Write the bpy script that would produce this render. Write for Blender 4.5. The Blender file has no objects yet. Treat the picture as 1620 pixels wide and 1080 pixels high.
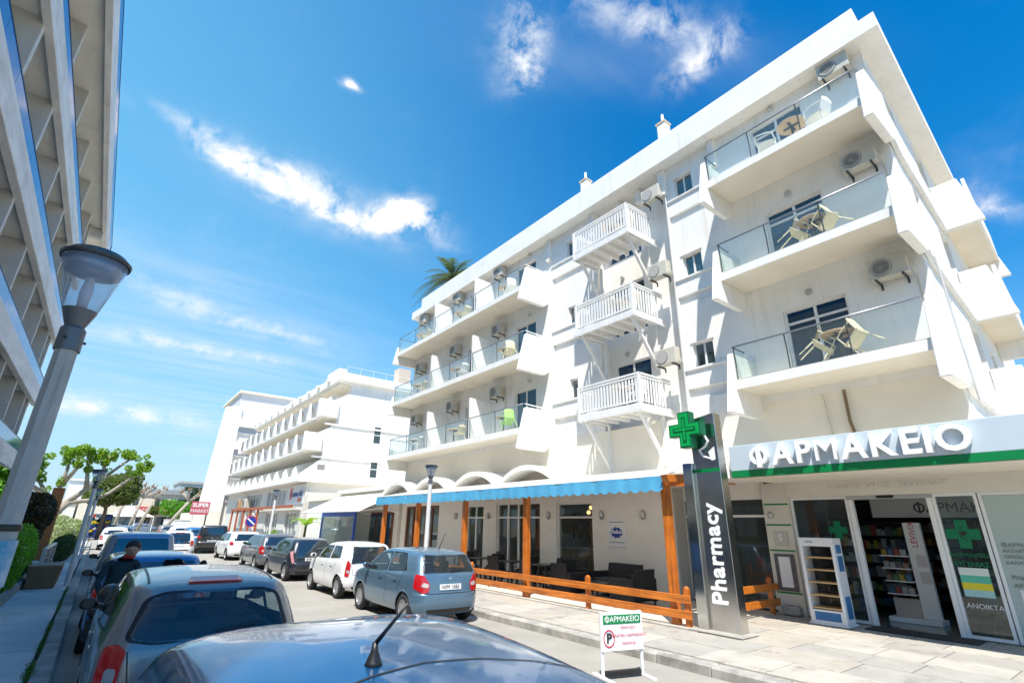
import bpy, bmesh, math, random
from mathutils import Vector, Matrix, geometry
from mathutils.bvhtree import BVHTree
random.seed(7)
SC = bpy.context.scene
COL = SC.collection
R = math.radians
# ------------------------------------------------------------------ camera
cam_d = bpy.data.cameras.new('camera'); cam = bpy.data.objects.new('camera', cam_d); COL.objects.link(cam)
cam_d.sensor_width = 36; cam_d.lens = 789.0/1620*36; cam_d.clip_start = 0.05; cam_d.clip_end = 6000
yaw, pitch, roll = R(37.7), math.atan(291/789.0), R(0.93)
fw = Vector((math.sin(yaw)*math.cos(pitch), math.cos(yaw)*math.cos(pitch), math.sin(pitch)))
rt = Vector((math.cos(yaw), -math.sin(yaw), 0)); up = rt.cross(fw)
r2 = rt*math.cos(roll)+up*math.sin(roll); u2 = -rt*math.sin(roll)+up*math.cos(roll)
cam.matrix_world = Matrix(((r2.x, u2.x, -fw.x, 0), (r2.y, u2.y, -fw.y, 0), (r2.z, u2.z, -fw.z, 2.0), (0, 0, 0, 1)))
SC.camera = cam
# ------------------------------------------------------------------ sun, sky, exposure
SUNV = Vector((-1.0, -1.05, 2.7)).normalized()      # towards the sun
sun_d = bpy.data.lights.new('sun', 'SUN'); sun_d.energy = 4.6; sun_d.angle = R(0.53); sun_d.color = (1.0, 0.955, 0.885)
sun = bpy.data.objects.new('sun', sun_d); COL.objects.link(sun)
sun.rotation_euler = SUNV.to_track_quat('Z', 'Y').to_euler(); sun.location = (-20, -20, 40)
SC.view_settings.view_transform = 'Standard'; SC.view_settings.look = 'None'; SC.view_settings.gamma = 1
SC.view_settings.exposure = 0.78
W = bpy.data.worlds.new('World'); SC.world = W; W.use_nodes = True
nt = W.node_tree; nt.nodes.clear()
def N(t, **k):
    n = nt.nodes.new(t)
    for a, b in k.items():
        if a.startswith('i_'): n.inputs[int(a[2:])].default_value = b
        else: setattr(n, a, b)
    return n
def L(a, b): nt.links.new(a, b)
def M_(op, a, b=None, c=None):
    n = N('ShaderNodeMath', operation=op)
    for i, q in enumerate((a, b, c)):
        if q is None: continue
        if isinstance(q, (int, float)): n.inputs[i].default_value = q
        else: L(q, n.inputs[i])
    return n.outputs[0]
sky = N('ShaderNodeTexSky', sky_type='NISHITA'); sky.sun_disc = False
sky.sun_elevation = math.asin(SUNV.z); sky.sun_rotation = math.atan2(SUNV.x, SUNV.y) % (2*math.pi)
sky.altitude = 0; sky.air_density = 1.25; sky.dust_density = 0.25; sky.ozone_density = 3.2
hsv = N('ShaderNodeHueSaturation'); hsv.inputs['Saturation'].default_value = 1.56; hsv.inputs['Value'].default_value = 1.04
hsv.inputs['Hue'].default_value = 0.500
L(sky.outputs[0], hsv.inputs['Color'])
tc = N('ShaderNodeTexCoord'); sep = N('ShaderNodeSeparateXYZ'); L(tc.outputs['Generated'], sep.inputs[0])
zc = M_('MAXIMUM', sep.outputs[2], 0.02)
cx0 = M_('DIVIDE', sep.outputs[0], zc); cy0 = M_('DIVIDE', sep.outputs[1], zc)
comb = N('ShaderNodeCombineXYZ'); L(cx0, comb.inputs[0]); L(cy0, comb.inputs[1])
nz = N('ShaderNodeTexNoise', noise_dimensions='3D'); nz.inputs['Scale'].default_value = 15.0; nz.inputs['Detail'].default_value = 10; nz.inputs['Roughness'].default_value = 0.66; nz.inputs['Distortion'].default_value = 0.35
L(tc.outputs['Generated'], nz.inputs['Vector'])
nw = N('ShaderNodeTexNoise'); nw.inputs['Scale'].default_value = 2.2; nw.inputs['Detail'].default_value = 4
L(comb.outputs[0], nw.inputs['Vector'])
wsep = N('ShaderNodeSeparateColor'); L(nw.outputs['Color'], wsep.inputs[0])
cx = M_('ADD', cx0, M_('MULTIPLY', M_('SUBTRACT', wsep.outputs[0], 0.5), 0.36))
cy = M_('ADD', cy0, M_('MULTIPLY', M_('SUBTRACT', wsep.outputs[1], 0.5), 0.36))
def blob(x, y, ang, a, b, amp):
    c, s = math.cos(ang), math.sin(ang)
    dx = M_('SUBTRACT', cx, x); dy = M_('SUBTRACT', cy, y)
    u = M_('ADD', M_('MULTIPLY', dx, c/a), M_('MULTIPLY', dy, s/a))
    v = M_('ADD', M_('MULTIPLY', dx, -s/b), M_('MULTIPLY', dy, c/b))
    q = M_('ADD', M_('MULTIPLY', u, u), M_('MULTIPLY', v, v))
    return M_('MULTIPLY', M_('EXPONENT', M_('MULTIPLY', q, -1.0)), amp)
BLOBS = [(0.00, 1.45, 0.08, 0.15, 0.04, 0.55), (0.16, 1.46, 0.10, 0.16, 0.06, 0.75), (0.33, 1.50, 0.25, 0.17, 0.08, 0.8), (0.50, 1.56, 0.35, 0.13, 0.075, 0.8), (0.62, 1.46, 0.2, 0.085, 0.085, 2.4), (0.70, 1.43, 0.0, 0.10, 0.05, 1.0),
         (0.46, 0.62, 1.2, 0.11, 0.055, 0.7), (0.52, 0.66, 1.2, 0.06, 0.04, 0.6), (0.66, 0.40, -0.2, 0.14, 0.045, 0.6), (0.83, 0.42, 1.2, 0.09, 0.045, 0.8),
         (0.3, 2.8, 0.35, 0.55, 0.14, 0.5), (0.2, 3.5, 0.0, 0.5, 0.14, 0.6), (-0.2, 6.3, 0.3, 0.8, 0.5, 0.9), (0.24, 1.0, 0.5, 0.018, 0.018, 1.6), (2.04, 0.10, -0.2, 0.16, 0.05, 0.6), (3.0, 9.0, 0.0, 2.0, 0.8, 0.4)]
VEIL = [(0.1, 2.6, 0.3, 0.9, 0.45, 0.55), (0.3, 3.6, 0.1, 1.2, 0.6, 0.6), (0.4, 1.55, 0.25, 0.4, 0.15, 0.4), (0.0, 6.0, 0.0, 3.0, 1.8, 0.6), (0.7, 0.5, -0.5, 0.35, 0.12, 0.25), (-3.0, 3.0, 0.4, 2.0, 0.8, 0.5), (2.5, -2.5, 0.6, 1.5, 0.5, 0.5)]
acc = None
for b in BLOBS:
    o = blob(*b); acc = o if acc is None else M_('ADD', acc, o)
nlow = N('ShaderNodeTexNoise'); nlow.inputs['Scale'].default_value = 0.8; nlow.inputs['Detail'].default_value = 5; nlow.inputs['Roughness'].default_value = 0.55
L(comb.outputs[0], nlow.inputs['Vector'])
stv = N('ShaderNodeMapping'); stv.inputs['Scale'].default_value = (0.55, 2.2, 1); stv.inputs['Rotation'].default_value = (0, 0, -0.25); L(comb.outputs[0], stv.inputs[0])
nst = N('ShaderNodeTexNoise'); nst.inputs['Scale'].default_value = 2.6; nst.inputs['Detail'].default_value = 7; nst.inputs['Roughness'].default_value = 0.6; L(stv.outputs[0], nst.inputs['Vector'])
base_c = M_('MULTIPLY', M_('MAXIMUM', M_('SUBTRACT', nlow.outputs[0], 0.52), 0.0), 0.55)
dens = M_('ADD', acc, base_c)
cl = M_('MULTIPLY', dens, M_('MULTIPLY', M_('MAXIMUM', M_('SUBTRACT', M_('ADD', nz.outputs[0], M_('MULTIPLY', dens, 0.07)), 0.44), 0.0), 5.2))
vacc = None
for b in VEIL:
    o = blob(*b); vacc = o if vacc is None else M_('ADD', vacc, o)
cl = M_('ADD', cl, M_('MULTIPLY', vacc, M_('MAXIMUM', M_('SUBTRACT', nst.outputs[0], 0.18), 0.0)))
cl = M_('MINIMUM', cl, 0.97)
# aerosol haze low over the horizon
hz = M_('MULTIPLY', M_('POWER', M_('SUBTRACT', 1.0, M_('MINIMUM', M_('MAXIMUM', sep.outputs[2], 0.0), 1.0)), 5.0), 0.85)
mixh = N('ShaderNodeMix', data_type='RGBA'); L(hz, mixh.inputs['Factor']); mixh.inputs['B'].default_value = (2.9, 4.0, 4.9, 1)
# thin high veil over the half of the sky the street runs towards
vd = M_('ADD', M_('MULTIPLY', sep.outputs[0], -0.57), M_('MULTIPLY', sep.outputs[1], 0.82))
vt = M_('MINIMUM', M_('MAXIMUM', M_('DIVIDE', M_('ADD', vd, 0.10), 1.1), 0.0), 1.0)
vs_ = M_('MULTIPLY', M_('MULTIPLY', M_('MULTIPLY', vt, vt), M_('SUBTRACT', 3.0, M_('MULTIPLY', vt, 2.0))), 0.60)
mixv = N('ShaderNodeMix', data_type='RGBA'); L(vs_, mixv.inputs['Factor']); L(hsv.outputs[0], mixv.inputs['A']); mixv.inputs['B'].default_value = (1.55, 4.2, 6.1, 1)
L(mixv.outputs['Result'], mixh.inputs['A'])
mix = N('ShaderNodeMix', data_type='RGBA'); L(cl, mix.inputs['Factor']); L(mixh.outputs['Result'], mix.inputs['A']); mix.inputs['B'].default_value = (5.6, 5.75, 5.95, 1)
bg = N('ShaderNodeBackground'); bg.inputs[1].default_value = 0.109; L(mix.outputs['Result'], bg.inputs[0])
wo = N('ShaderNodeOutputWorld'); L(bg.outputs[0], wo.inputs[0])
# ------------------------------------------------------------------ materials
MATS = {}
def mat(name, col=(0.8, 0.8, 0.8), rough=0.6, metal=0.0, var=0.0, vscale=3.0, bump=0.0, bscale=40.0, coat=0.0, spec=0.5, emit=None, es=1.0, col2=None, stretch=None, ior=None):
    if name in MATS: return MATS[name]
    m = bpy.data.materials.new(name); m.use_nodes = True; t = m.node_tree; p = t.nodes['Principled BSDF']
    p.inputs['Base Color'].default_value = (*col, 1); p.inputs['Roughness'].default_value = rough; p.inputs['Metallic'].default_value = metal
    p.inputs['Coat Weight'].default_value = coat; p.inputs['Coat Roughness'].default_value = 0.03; p.inputs['Specular IOR Level'].default_value = spec
    if ior: p.inputs['IOR'].default_value = ior
    co = None
    if var or bump or col2:
        c = t.nodes.new('ShaderNodeTexCoord'); mp = t.nodes.new('ShaderNodeMapping'); t.links.new(c.outputs['Object'], mp.inputs[0]); co = mp.outputs[0]
        if stretch: mp.inputs['Scale'].default_value = stretch
    if var or col2:
        n = t.nodes.new('ShaderNodeTexNoise'); n.inputs['Scale'].default_value = vscale; n.inputs['Detail'].default_value = 6; n.inputs['Roughness'].default_value = 0.62
        t.links.new(co, n.inputs['Vector'])
        rp = t.nodes.new('ShaderNodeValToRGB'); t.links.new(n.outputs[0], rp.inputs[0])
        c2 = col2 or tuple(max(0, x*(1-var)) for x in col); c1 = col if col2 else tuple(min(1, x*(1+var*0.35)) for x in col)
        rp.color_ramp.elements[0].position = 0.32; rp.color_ramp.elements[1].position = 0.66
        rp.color_ramp.elements[0].color = (*c2, 1); rp.color_ramp.elements[1].color = (*c1, 1)
        t.links.new(rp.outputs[0], p.inputs['Base Color'])
    if bump:
        n2 = t.nodes.new('ShaderNodeTexNoise'); n2.inputs['Scale'].default_value = bscale; n2.inputs['Detail'].default_value = 5; t.links.new(co, n2.inputs['Vector'])
        b = t.nodes.new('ShaderNodeBump'); b.inputs['Strength'].default_value = bump; b.inputs['Distance'].default_value = 0.02
        t.links.new(n2.outputs[0], b.inputs['Height']); t.links.new(b.outputs[0], p.inputs['Normal'])
    if emit: p.inputs['Emission Color'].default_value = (*emit, 1); p.inputs['Emission Strength'].default_value = es
    MATS[name] = m; return m
def glass(name, tint, refl=1.5, milky=0.0, rough=0.01, mcol=(0.8, 0.9, 0.87)):
    if name in MATS: return MATS[name]
    m = bpy.data.materials.new(name); m.use_nodes = True; t = m.node_tree; t.nodes.clear()
    o = t.nodes.new('ShaderNodeOutputMaterial'); tr = t.nodes.new('ShaderNodeBsdfTransparent'); tr.inputs[0].default_value = (*tint, 1)
    g = t.nodes.new('ShaderNodeBsdfGlossy'); g.inputs['Roughness'].default_value = rough; g.inputs[0].default_value = (0.95, 0.97, 1, 1)
    ge = t.nodes.new('ShaderNodeNewGeometry'); dt = t.nodes.new('ShaderNodeVectorMath'); dt.operation = 'DOT_PRODUCT'; t.links.new(ge.outputs['Incoming'], dt.inputs[0]); t.links.new(ge.outputs['Normal'], dt.inputs[1])
    def mm(op, a, b):
        n = t.nodes.new('ShaderNodeMath'); n.operation = op
        for i, q in enumerate((a, b)):
            if isinstance(q, (int, float)): n.inputs[i].default_value = q
            else: t.links.new(q, n.inputs[i])
        return n
    r0 = ((refl-1)/(refl+1))**2        # Schlick reflectance, the same from both sides of a thin pane
    fr = mm('ADD', mm('MULTIPLY', mm('POWER', mm('SUBTRACT', 1.0, mm('ABSOLUTE', dt.outputs['Value'], 0).outputs[0]).outputs[0], 5.0).outputs[0], 1-r0).outputs[0], r0)
    mx = t.nodes.new('ShaderNodeMixShader'); t.links.new(fr.outputs[0], mx.inputs[0]); t.links.new(tr.outputs[0], mx.inputs[1]); t.links.new(g.outputs[0], mx.inputs[2])
    last = mx.outputs[0]
    if milky:
        d = t.nodes.new('ShaderNodeBsdfDiffuse'); d.inputs[0].default_value = (*mcol, 1)
        m2 = t.nodes.new('ShaderNodeMixShader'); m2.inputs[0].default_value = milky; t.links.new(last, m2.inputs[1]); t.links.new(d.outputs[0], m2.inputs[2]); last = m2.outputs[0]
    t.links.new(last, o.inputs[0]); MATS[name] = m; return m
def paint(name, col, dust=0.12, metal=0.35, rough=0.32):
    """car paint: metallic flake base, clear coat, a little dust in patches"""
    if name in MATS: return MATS[name]
    m = mat(name, col, rough, metal, var=0.0, coat=1.0, bump=0.0)
    t = m.node_tree; p = t.nodes['Principled BSDF']
    c = t.nodes.new('ShaderNodeTexCoord'); n = t.nodes.new('ShaderNodeTexNoise'); n.inputs['Scale'].default_value = 2.3; n.inputs['Detail'].default_value = 8; n.inputs['Roughness'].default_value = 0.68
    t.links.new(c.outputs['Object'], n.inputs['Vector'])
    rp = t.nodes.new('ShaderNodeValToRGB'); rp.color_ramp.elements[0].position = 0.4; rp.color_ramp.elements[1].position = 0.75
    rp.color_ramp.elements[0].color = (0, 0, 0, 1); rp.color_ramp.elements[1].color = (dust, dust, dust, 1); t.links.new(n.outputs[0], rp.inputs[0])
    mx = t.nodes.new('ShaderNodeMix'); mx.data_type = 'RGBA'; t.links.new(rp.outputs[0], mx.inputs['Factor']); mx.inputs['A'].default_value = (*col, 1); mx.inputs['B'].default_value = (0.42, 0.39, 0.34, 1)
    t.links.new(mx.outputs['Result'], p.inputs['Base Color'])
    ma = t.nodes.new('ShaderNodeMath'); ma.operation = 'MULTIPLY_ADD'; t.links.new(rp.outputs[0], ma.inputs[0]); ma.inputs[1].default_value = 0.9; ma.inputs[2].default_value = 0.03
    t.links.new(ma.outputs[0], p.inputs['Coat Roughness'])
    return m
def leafmat(name, c1, c2, tr_=0.35):
    if name in MATS: return MATS[name]
    m = mat(name, c1, 0.5, col2=c2, vscale=1.3); t = m.node_tree; p = t.nodes['Principled BSDF']
    tl = t.nodes.new('ShaderNodeBsdfTranslucent'); tl.inputs[0].default_value = (min(0.9, c1[0]*1.6), min(0.9, c1[1]*1.7), c1[2]*(0.8 if c1[2] < 0.5 else 1.1), 1)
    mx = t.nodes.new('ShaderNodeMixShader'); mx.inputs[0].default_value = tr_; o = t.nodes['Material Output']
    t.links.new(p.outputs[0], mx.inputs[1]); t.links.new(tl.outputs[0], mx.inputs[2]); t.links.new(mx.outputs[0], o.inputs[0]); return m
WHITE = mat('white_plaster', (0.86, 0.84, 0.79), 0.75, var=0.07, vscale=1.1, bump=0.12, bscale=55, spec=0.25)
CREAM = mat('cream_plaster', (0.87, 0.805, 0.68), 0.75, var=0.06, vscale=1.3, bump=0.1, bscale=60, spec=0.25)
WOODW = mat('white_painted_wood', (0.83, 0.82, 0.79), 0.5, var=0.08, vscale=4, stretch=(1, 1, 0.3))
ALU = mat('white_aluminium', (0.80, 0.80, 0.79), 0.35, var=0.04)
GREYALU = mat('grey_aluminium', (0.50, 0.50, 0.49), 0.35, 0.5)
STEEL = mat('brushed_steel', (0.52, 0.53, 0.54), 0.28, 0.95)
DARKST = mat('dark_steel', (0.06, 0.065, 0.07), 0.4, 0.6)
DGLASS = mat('sky_tinted_glass', (0.004, 0.030, 0.065), 0.03, 0.0, spec=0.6, ior=1.55)  # blue of the reflected sky painted into the base colour
DGLASS2 = mat('dark_window_glass', (0.025, 0.045, 0.05), 0.04, 0.0, spec=0.9, ior=1.75)
BGLASS = glass('balcony_glass', (0.955, 0.98, 0.975), 1.42, 0.035, mcol=(0.70, 0.82, 0.80))
CGLASS = glass('shop_glass', (0.80, 0.84, 0.83), 1.5, 0.02)
FROST = glass('frosted_glass', (0.75, 0.82, 0.80), 1.5, 0.62, 0.1, mcol=(0.62, 0.72, 0.68))
CARGL = glass('car_glass', (0.56, 0.65, 0.67), 1.55, 0.02)
ORANGE = mat('orange_varnished_wood', (0.62, 0.170, 0.016), 0.42, var=0.5, vscale=22, stretch=(1, 1, 0.05), coat=0.25, bump=0.25, bscale=30)
ORANGR = mat('orange_varnished_rail', (0.64, 0.185, 0.018), 0.42, var=0.5, vscale=22, stretch=(1, 0.05, 1), coat=0.25, bump=0.25, bscale=30)
CONC = mat('grey_concrete', (0.40, 0.395, 0.375), 0.85, var=0.16, vscale=1.6, bump=0.15, bscale=30)
BLACKPL = mat('black_plastic', (0.012, 0.012, 0.013), 0.42, var=0.1)
RUBBER = mat('tyre_rubber', (0.022, 0.022, 0.023), 0.8, var=0.25, vscale=12)
def weather(m, amt, sc, stretch, lo, hi, tint):
    '''multiply a second, streaky or blotchy layer of grime over a material's own colour'''
    t = m.node_tree; p = t.nodes['Principled BSDF']; src = p.inputs['Base Color'].links[0].from_socket
    c = t.nodes.new('ShaderNodeTexCoord'); mp = t.nodes.new('ShaderNodeMapping'); mp.inputs['Scale'].default_value = stretch; t.links.new(c.outputs['Object'], mp.inputs[0])
    n = t.nodes.new('ShaderNodeTexNoise'); n.inputs['Scale'].default_value = sc; n.inputs['Detail'].default_value = 8; n.inputs['Roughness'].default_value = 0.7; t.links.new(mp.outputs[0], n.inputs['Vector'])
    rp = t.nodes.new('ShaderNodeValToRGB'); rp.color_ramp.elements[0].position = lo; rp.color_ramp.elements[1].position = hi; rp.color_ramp.elements[0].color = (0, 0, 0, 1); rp.color_ramp.elements[1].color = (amt, amt, amt, 1); t.links.new(n.outputs[0], rp.inputs[0])
    mx = t.nodes.new('ShaderNodeMix'); mx.data_type = 'RGBA'; mx.blend_type = 'MULTIPLY'; t.links.new(rp.outputs[0], mx.inputs['Factor']); t.links.new(src, mx.inputs['A']); mx.inputs['B'].default_value = (*tint, 1); t.links.new(mx.outputs['Result'], p.inputs['Base Color'])
weather(WHITE, 0.7, 2.2, (2.6, 2.6, 0.14), 0.54, 0.76, (0.76, 0.74, 0.70)); weather(WHITE, 0.5, 1.6, (1, 1, 1), 0.64, 0.74, (0.86, 0.85, 0.83))
weather(CONC, 0.6, 2.0, (2, 2, 0.2), 0.5, 0.75, (0.7, 0.69, 0.66))
for m_ in (ORANGE, ORANGR): weather(m_, 0.75, 2.5, (1, 1, 1), 0.45, 0.7, (0.62, 0.52, 0.45)); weather(m_, 0.9, 14, (1, 1, 1), 0.66, 0.72, (0.4, 0.3, 0.25))
# ------------------------------------------------------------------ mesh builder
WL = {}
def wl(o): return WL.get(o.name, Vector((0, 0, 0)))
class MB:
    def __init__(s): s.v = []; s.f = []
    def add(s, vs, fs):
        n = len(s.v); s.v += [tuple(q) for q in vs]; s.f += [tuple(i+n for i in f) for f in fs]; return s
    def box(s, x0, x1, y0, y1, z0, z1):
        return s.add([(x0, y0, z0), (x1, y0, z0), (x1, y1, z0), (x0, y1, z0), (x0, y0, z1), (x1, y0, z1), (x1, y1, z1), (x0, y1, z1)],
                     [(0, 3, 2, 1), (4, 5, 6, 7), (0, 1, 5, 4), (1, 2, 6, 5), (2, 3, 7, 6), (3, 0, 4, 7)])
    def prism(s, poly, ax, a, b):
        mk = {'x': lambda p, q: (q, p[0], p[1]), 'y': lambda p, q: (p[0], q, p[1]), 'z': lambda p, q: (p[0], p[1], q)}[ax]
        n = len(poly)
        return s.add([mk(p, a) for p in poly]+[mk(p, b) for p in poly],
                     [tuple(range(n-1, -1, -1)), tuple(range(n, 2*n))]+[(i, (i+1) % n, n+(i+1) % n, n+i) for i in range(n)])
    def tube(s, pts, r, n=8, cap=True):
        pts = [Vector(p) for p in pts]; rr = r if isinstance(r, (list, tuple)) else [r]*len(pts); vs = []; fs = []
        prev = None
        for i, p in enumerate(pts):
            d = (pts[min(i+1, len(pts)-1)]-pts[max(i-1, 0)]).normalized()
            a = prev if prev is not None else (Vector((0, 0, 1)) if abs(d.z) < 0.9 else Vector((1, 0, 0)))
            u = (a-d*a.dot(d)); u = u.normalized() if u.length > 1e-5 else d.orthogonal().normalized(); w = d.cross(u); prev = u
            for k in range(n):
                t = 2*math.pi*(k+0.5)/n; vs.append(p+(u*math.cos(t)+w*math.sin(t))*rr[i])
        for i in range(len(pts)-1):
            for k in range(n): fs.append((i*n+k, i*n+(k+1) % n, (i+1)*n+(k+1) % n, (i+1)*n+k))
        if cap: fs.append(tuple(range(n-1, -1, -1))); fs.append(tuple(range((len(pts)-1)*n, len(pts)*n)))
        return s.add(vs, fs)
    def lathe(s, prof, n=24, c=(0, 0, 0), ax='z'):
        vs = []; fs = []
        for (r, h) in prof:
            for k in range(n):
                t = 2*math.pi*k/n; a, b = r*math.cos(t), r*math.sin(t)
                q = {'z': (a, b, h), 'x': (h, a, b), 'y': (a, h, b)}[ax]; vs.append((q[0]+c[0], q[1]+c[1], q[2]+c[2]))
        for i in range(len(prof)-1):
            for k in range(n): fs.append((i*n+k, i*n+(k+1) % n, (i+1)*n+(k+1) % n, (i+1)*n+k))
        if prof[0][0] > 1e-4: fs.append(tuple(range(n-1, -1, -1)))
        if prof[-1][0] > 1e-4: fs.append(tuple(range((len(prof)-1)*n, len(prof)*n)))
        return s.add(vs, fs)
    def ball(s, c, r, n=10, sz=1.0):
        return s.lathe([(max(1e-5, r*math.sin(math.pi*i/n)), -r*sz*math.cos(math.pi*i/n)) for i in range(n+1)], n*2, c)
    def wall(s, ax, f, b, a0, a1, z0, z1, holes=()):
        """slab wall with rectangular openings; ax 'x': faces lie at x=f (front) and x=b (back), runs along y"""
        A = sorted({a0, a1, *[q for h in holes for q in h[:2] if a0 < q < a1]}); Z = sorted({z0, z1, *[q for h in holes for q in h[2:] if z0 < q < z1]})
        P = (lambda d, a, z: (d, a, z)) if ax == 'x' else (lambda d, a, z: (a, d, z))
        def solid(i, j):
            if i < 0 or j < 0 or i >= len(A)-1 or j >= len(Z)-1: return False
            m, k = (A[i]+A[i+1])/2, (Z[j]+Z[j+1])/2
            return not any(h[0] < m < h[1] and h[2] < k < h[3] for h in holes)
        for i in range(len(A)-1):
            for j in range(len(Z)-1):
                if not solid(i, j): continue
                p, q, r, t = A[i], A[i+1], Z[j], Z[j+1]
                for d in (f, b): s.add([P(d, p, r), P(d, q, r), P(d, q, t), P(d, p, t)], [(0, 1, 2, 3)])
                for (ii, jj, c) in ((i-1, j, ((p, r), (p, t))), (i+1, j, ((q, r), (q, t))), (i, j-1, ((p, r), (q, r))), (i, j+1, ((p, t), (q, t)))):
                    if not solid(ii, jj): s.add([P(f, *c[0]), P(f, *c[1]), P(b, *c[1]), P(b, *c[0])], [(0, 1, 2, 3)])
        return s
    def mesh(s, name, m, smooth=False, off=(0, 0, 0), merge=False, bevel=0.0):
        me = bpy.data.meshes.new(name); o = Vector(off)
        me.from_pydata([(q[0]-o.x, q[1]-o.y, q[2]-o.z) for q in s.v], [], s.f)
        bm = bmesh.new(); bm.from_mesh(me)
        if merge or bevel: bmesh.ops.remove_doubles(bm, verts=bm.verts, dist=1e-4)
        if bevel: bmesh.ops.bevel(bm, geom=[e for e in bm.edges if e.calc_face_angle(0) > 0.6], offset=bevel, segments=1, affect='EDGES', clamp_overlap=True)
        bmesh.ops.recalc_face_normals(bm, faces=bm.faces); bm.to_mesh(me); bm.free()
        if smooth:
            me.polygons.foreach_set('use_smooth', [True]*len(me.polygons))
        if m: me.materials.append(m)
        return me
    def build(s, name, m, parent=None, smooth=False, bevel=0.0, merge=False, label=None, cat=None, group=None, kind=None, auto=False):
        if parent is not None: off = wl(parent)
        else:
            xs = [q[0] for q in s.v]; ys = [q[1] for q in s.v]; zs = [q[2] for q in s.v]
            off = Vector(((min(xs)+max(xs))/2, (min(ys)+max(ys))/2, min(zs)))
        me = s.mesh(name, m, smooth, off, merge, bevel); o = bpy.data.objects.new(name, me); COL.objects.link(o)
        if parent is not None: o.parent = parent
        else: o.location = off
        WL[o.name] = off; tag(o, label, cat, group, kind)
        if auto and smooth:
            for e in me.edges: pass
            try: me.set_sharp_from_angle(angle=R(35))
            except Exception: pass
        return o
def tag(o, label=None, cat=None, group=None, kind=None):
    for k, q in (('label', label), ('category', cat), ('group', group), ('kind', kind)):
        if q: o[k] = q
    return o
def T(name, label, cat, loc, group=None):
    o = bpy.data.objects.new(name, None); COL.objects.link(o); o.location = loc; o.empty_display_size = 0.2
    WL[o.name] = Vector(loc); return tag(o, label, cat, group)
def copy_tree(o, parent=None):
    c = o.copy(); COL.objects.link(c); c.parent = parent
    for k in o.keys():
        if k not in c: c[k] = o[k]
    for ch in list(o.children): copy_tree(ch, c)
    return c
def inst(src, loc, rz=0, label=None, group=None, scale=None):
    c = copy_tree(src); c.location = loc; c.rotation_euler = (0, 0, rz)
    if scale: c.scale = (scale,)*3
    if label: c['label'] = label
    if group: c['group'] = group
    return c
def put(me, name, parent, matrix=None, **k):
    o = bpy.data.objects.new(name, me); COL.objects.link(o)
    if parent is not None: o.parent = parent
    if matrix is not None: o.matrix_local = matrix
    WL[o.name] = wl(parent) if parent is not None else Vector((0, 0, 0)); tag(o, **k); return o
GRK = str.maketrans('ΑΒΕΖΗΙΚΜΝΟΡΤΥΧ', 'ABEZHIKMNOPTYX')     # capitals that share their shape
_tc = {}
def text_mesh(body, size, ext=0.0, bold=0.0, m=None, align='CENTER', shear=0.0, sp=1.0):
    body = body.translate(GRK)
    phi = body.startswith('Φ'); body = body.replace('Φ', 'O')
    if 'M' in body: bold = 0.0
    key = (body, size, phi, ext, bold, m.name if m else '', align, shear, sp)
    if key in _tc: return _tc[key]
    c = bpy.data.curves.new('text', 'FONT'); c.body = body; c.size = size; c.extrude = ext; c.offset = bold; c.align_x = align; c.align_y = 'CENTER'; c.shear = shear; c.resolution_u = 3; c.space_character = sp
    o = bpy.data.objects.new('text', c); COL.objects.link(o); dg = bpy.context.evaluated_depsgraph_get(); dg.update()
    me = bpy.data.meshes.new_from_object(o.evaluated_get(dg)); bpy.data.objects.remove(o); bpy.data.curves.remove(c)
    if phi:        # the bar through the letter phi
        w = text_mesh('O', size, ext, 0.0, m, 'LEFT'); ow = max(v.co.x for v in w.vertices)-min(v.co.x for v in w.vertices); x0 = min(v.co.x for v in me.vertices)+ow/2; ys = [v.co.y for v in w.vertices]
        bm = bmesh.new(); bm.from_mesh(me); q = bmesh.ops.create_cube(bm, size=1.0); dy = max(ys)-min(ys)
        for v in q['verts']: v.co = Vector((x0+v.co.x*size*0.11, (max(ys)+min(ys))/2+v.co.y*dy*1.18, v.co.z*(2*ext+0.003)))
        bm.to_mesh(me); bm.free()
    me.materials.clear()
    if m: me.materials.append(m)
    _tc[key] = me; return me
def face_mat(p, normal='-x', spin=0.0):
    """matrix standing text up; its right hand is along the viewer's right when facing it"""
    rx, nn = {'-x': (Vector((0, -1, 0)), Vector((-1, 0, 0))), '-y': (Vector((1, 0, 0)), Vector((0, -1, 0))), '+x': (Vector((0, 1, 0)), Vector((1, 0, 0)))}[normal]
    u = Vector((0, 0, 1)); c, s = math.cos(spin), math.sin(spin); a = rx*c+u*s; b = -rx*s+u*c
    return Matrix(((a.x, b.x, nn.x, p[0]), (a.y, b.y, nn.y, p[1]), (a.z, b.z, nn.z, p[2]), (0, 0, 0, 1)))
def txt(body, size, p, parent, m, name='lettering', normal='-x', ext=0.004, bold=0.0, spin=0.0, align='CENTER', shear=0.0, sp=1.0):
    q = Vector(p)-wl(parent)
    return put(text_mesh(body, size, ext, bold, m, align, shear, sp), name, parent, face_mat(q, normal, spin))
def pip(pt, poly):
    x, y = pt; c = False; j = len(poly)-1
    for i in range(len(poly)):
        xi, yi = poly[i]; xj, yj = poly[j]
        if (yi > y) != (yj > y) and x < (xj-xi)*(y-yi)/(yj-yi)+xi: c = not c
        j = i
    return c
def rnd(poly, r, n=5):
    """round the corners of a 2-D polygon"""
    out = []
    for i in range(len(poly)):
        a, b, c = Vector(poly[i-1]), Vector(poly[i]), Vector(poly[(i+1) % len(poly)])
        q = min(r, (a-b).length*0.45, (c-b).length*0.45); p0 = b+(a-b).normalized()*q; p1 = b+(c-b).normalized()*q
        for k in range(n+1):
            t = k/n; out.append(tuple(p0*(1-t)**2+b*2*t*(1-t)+p1*t*t))
    return out

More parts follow.
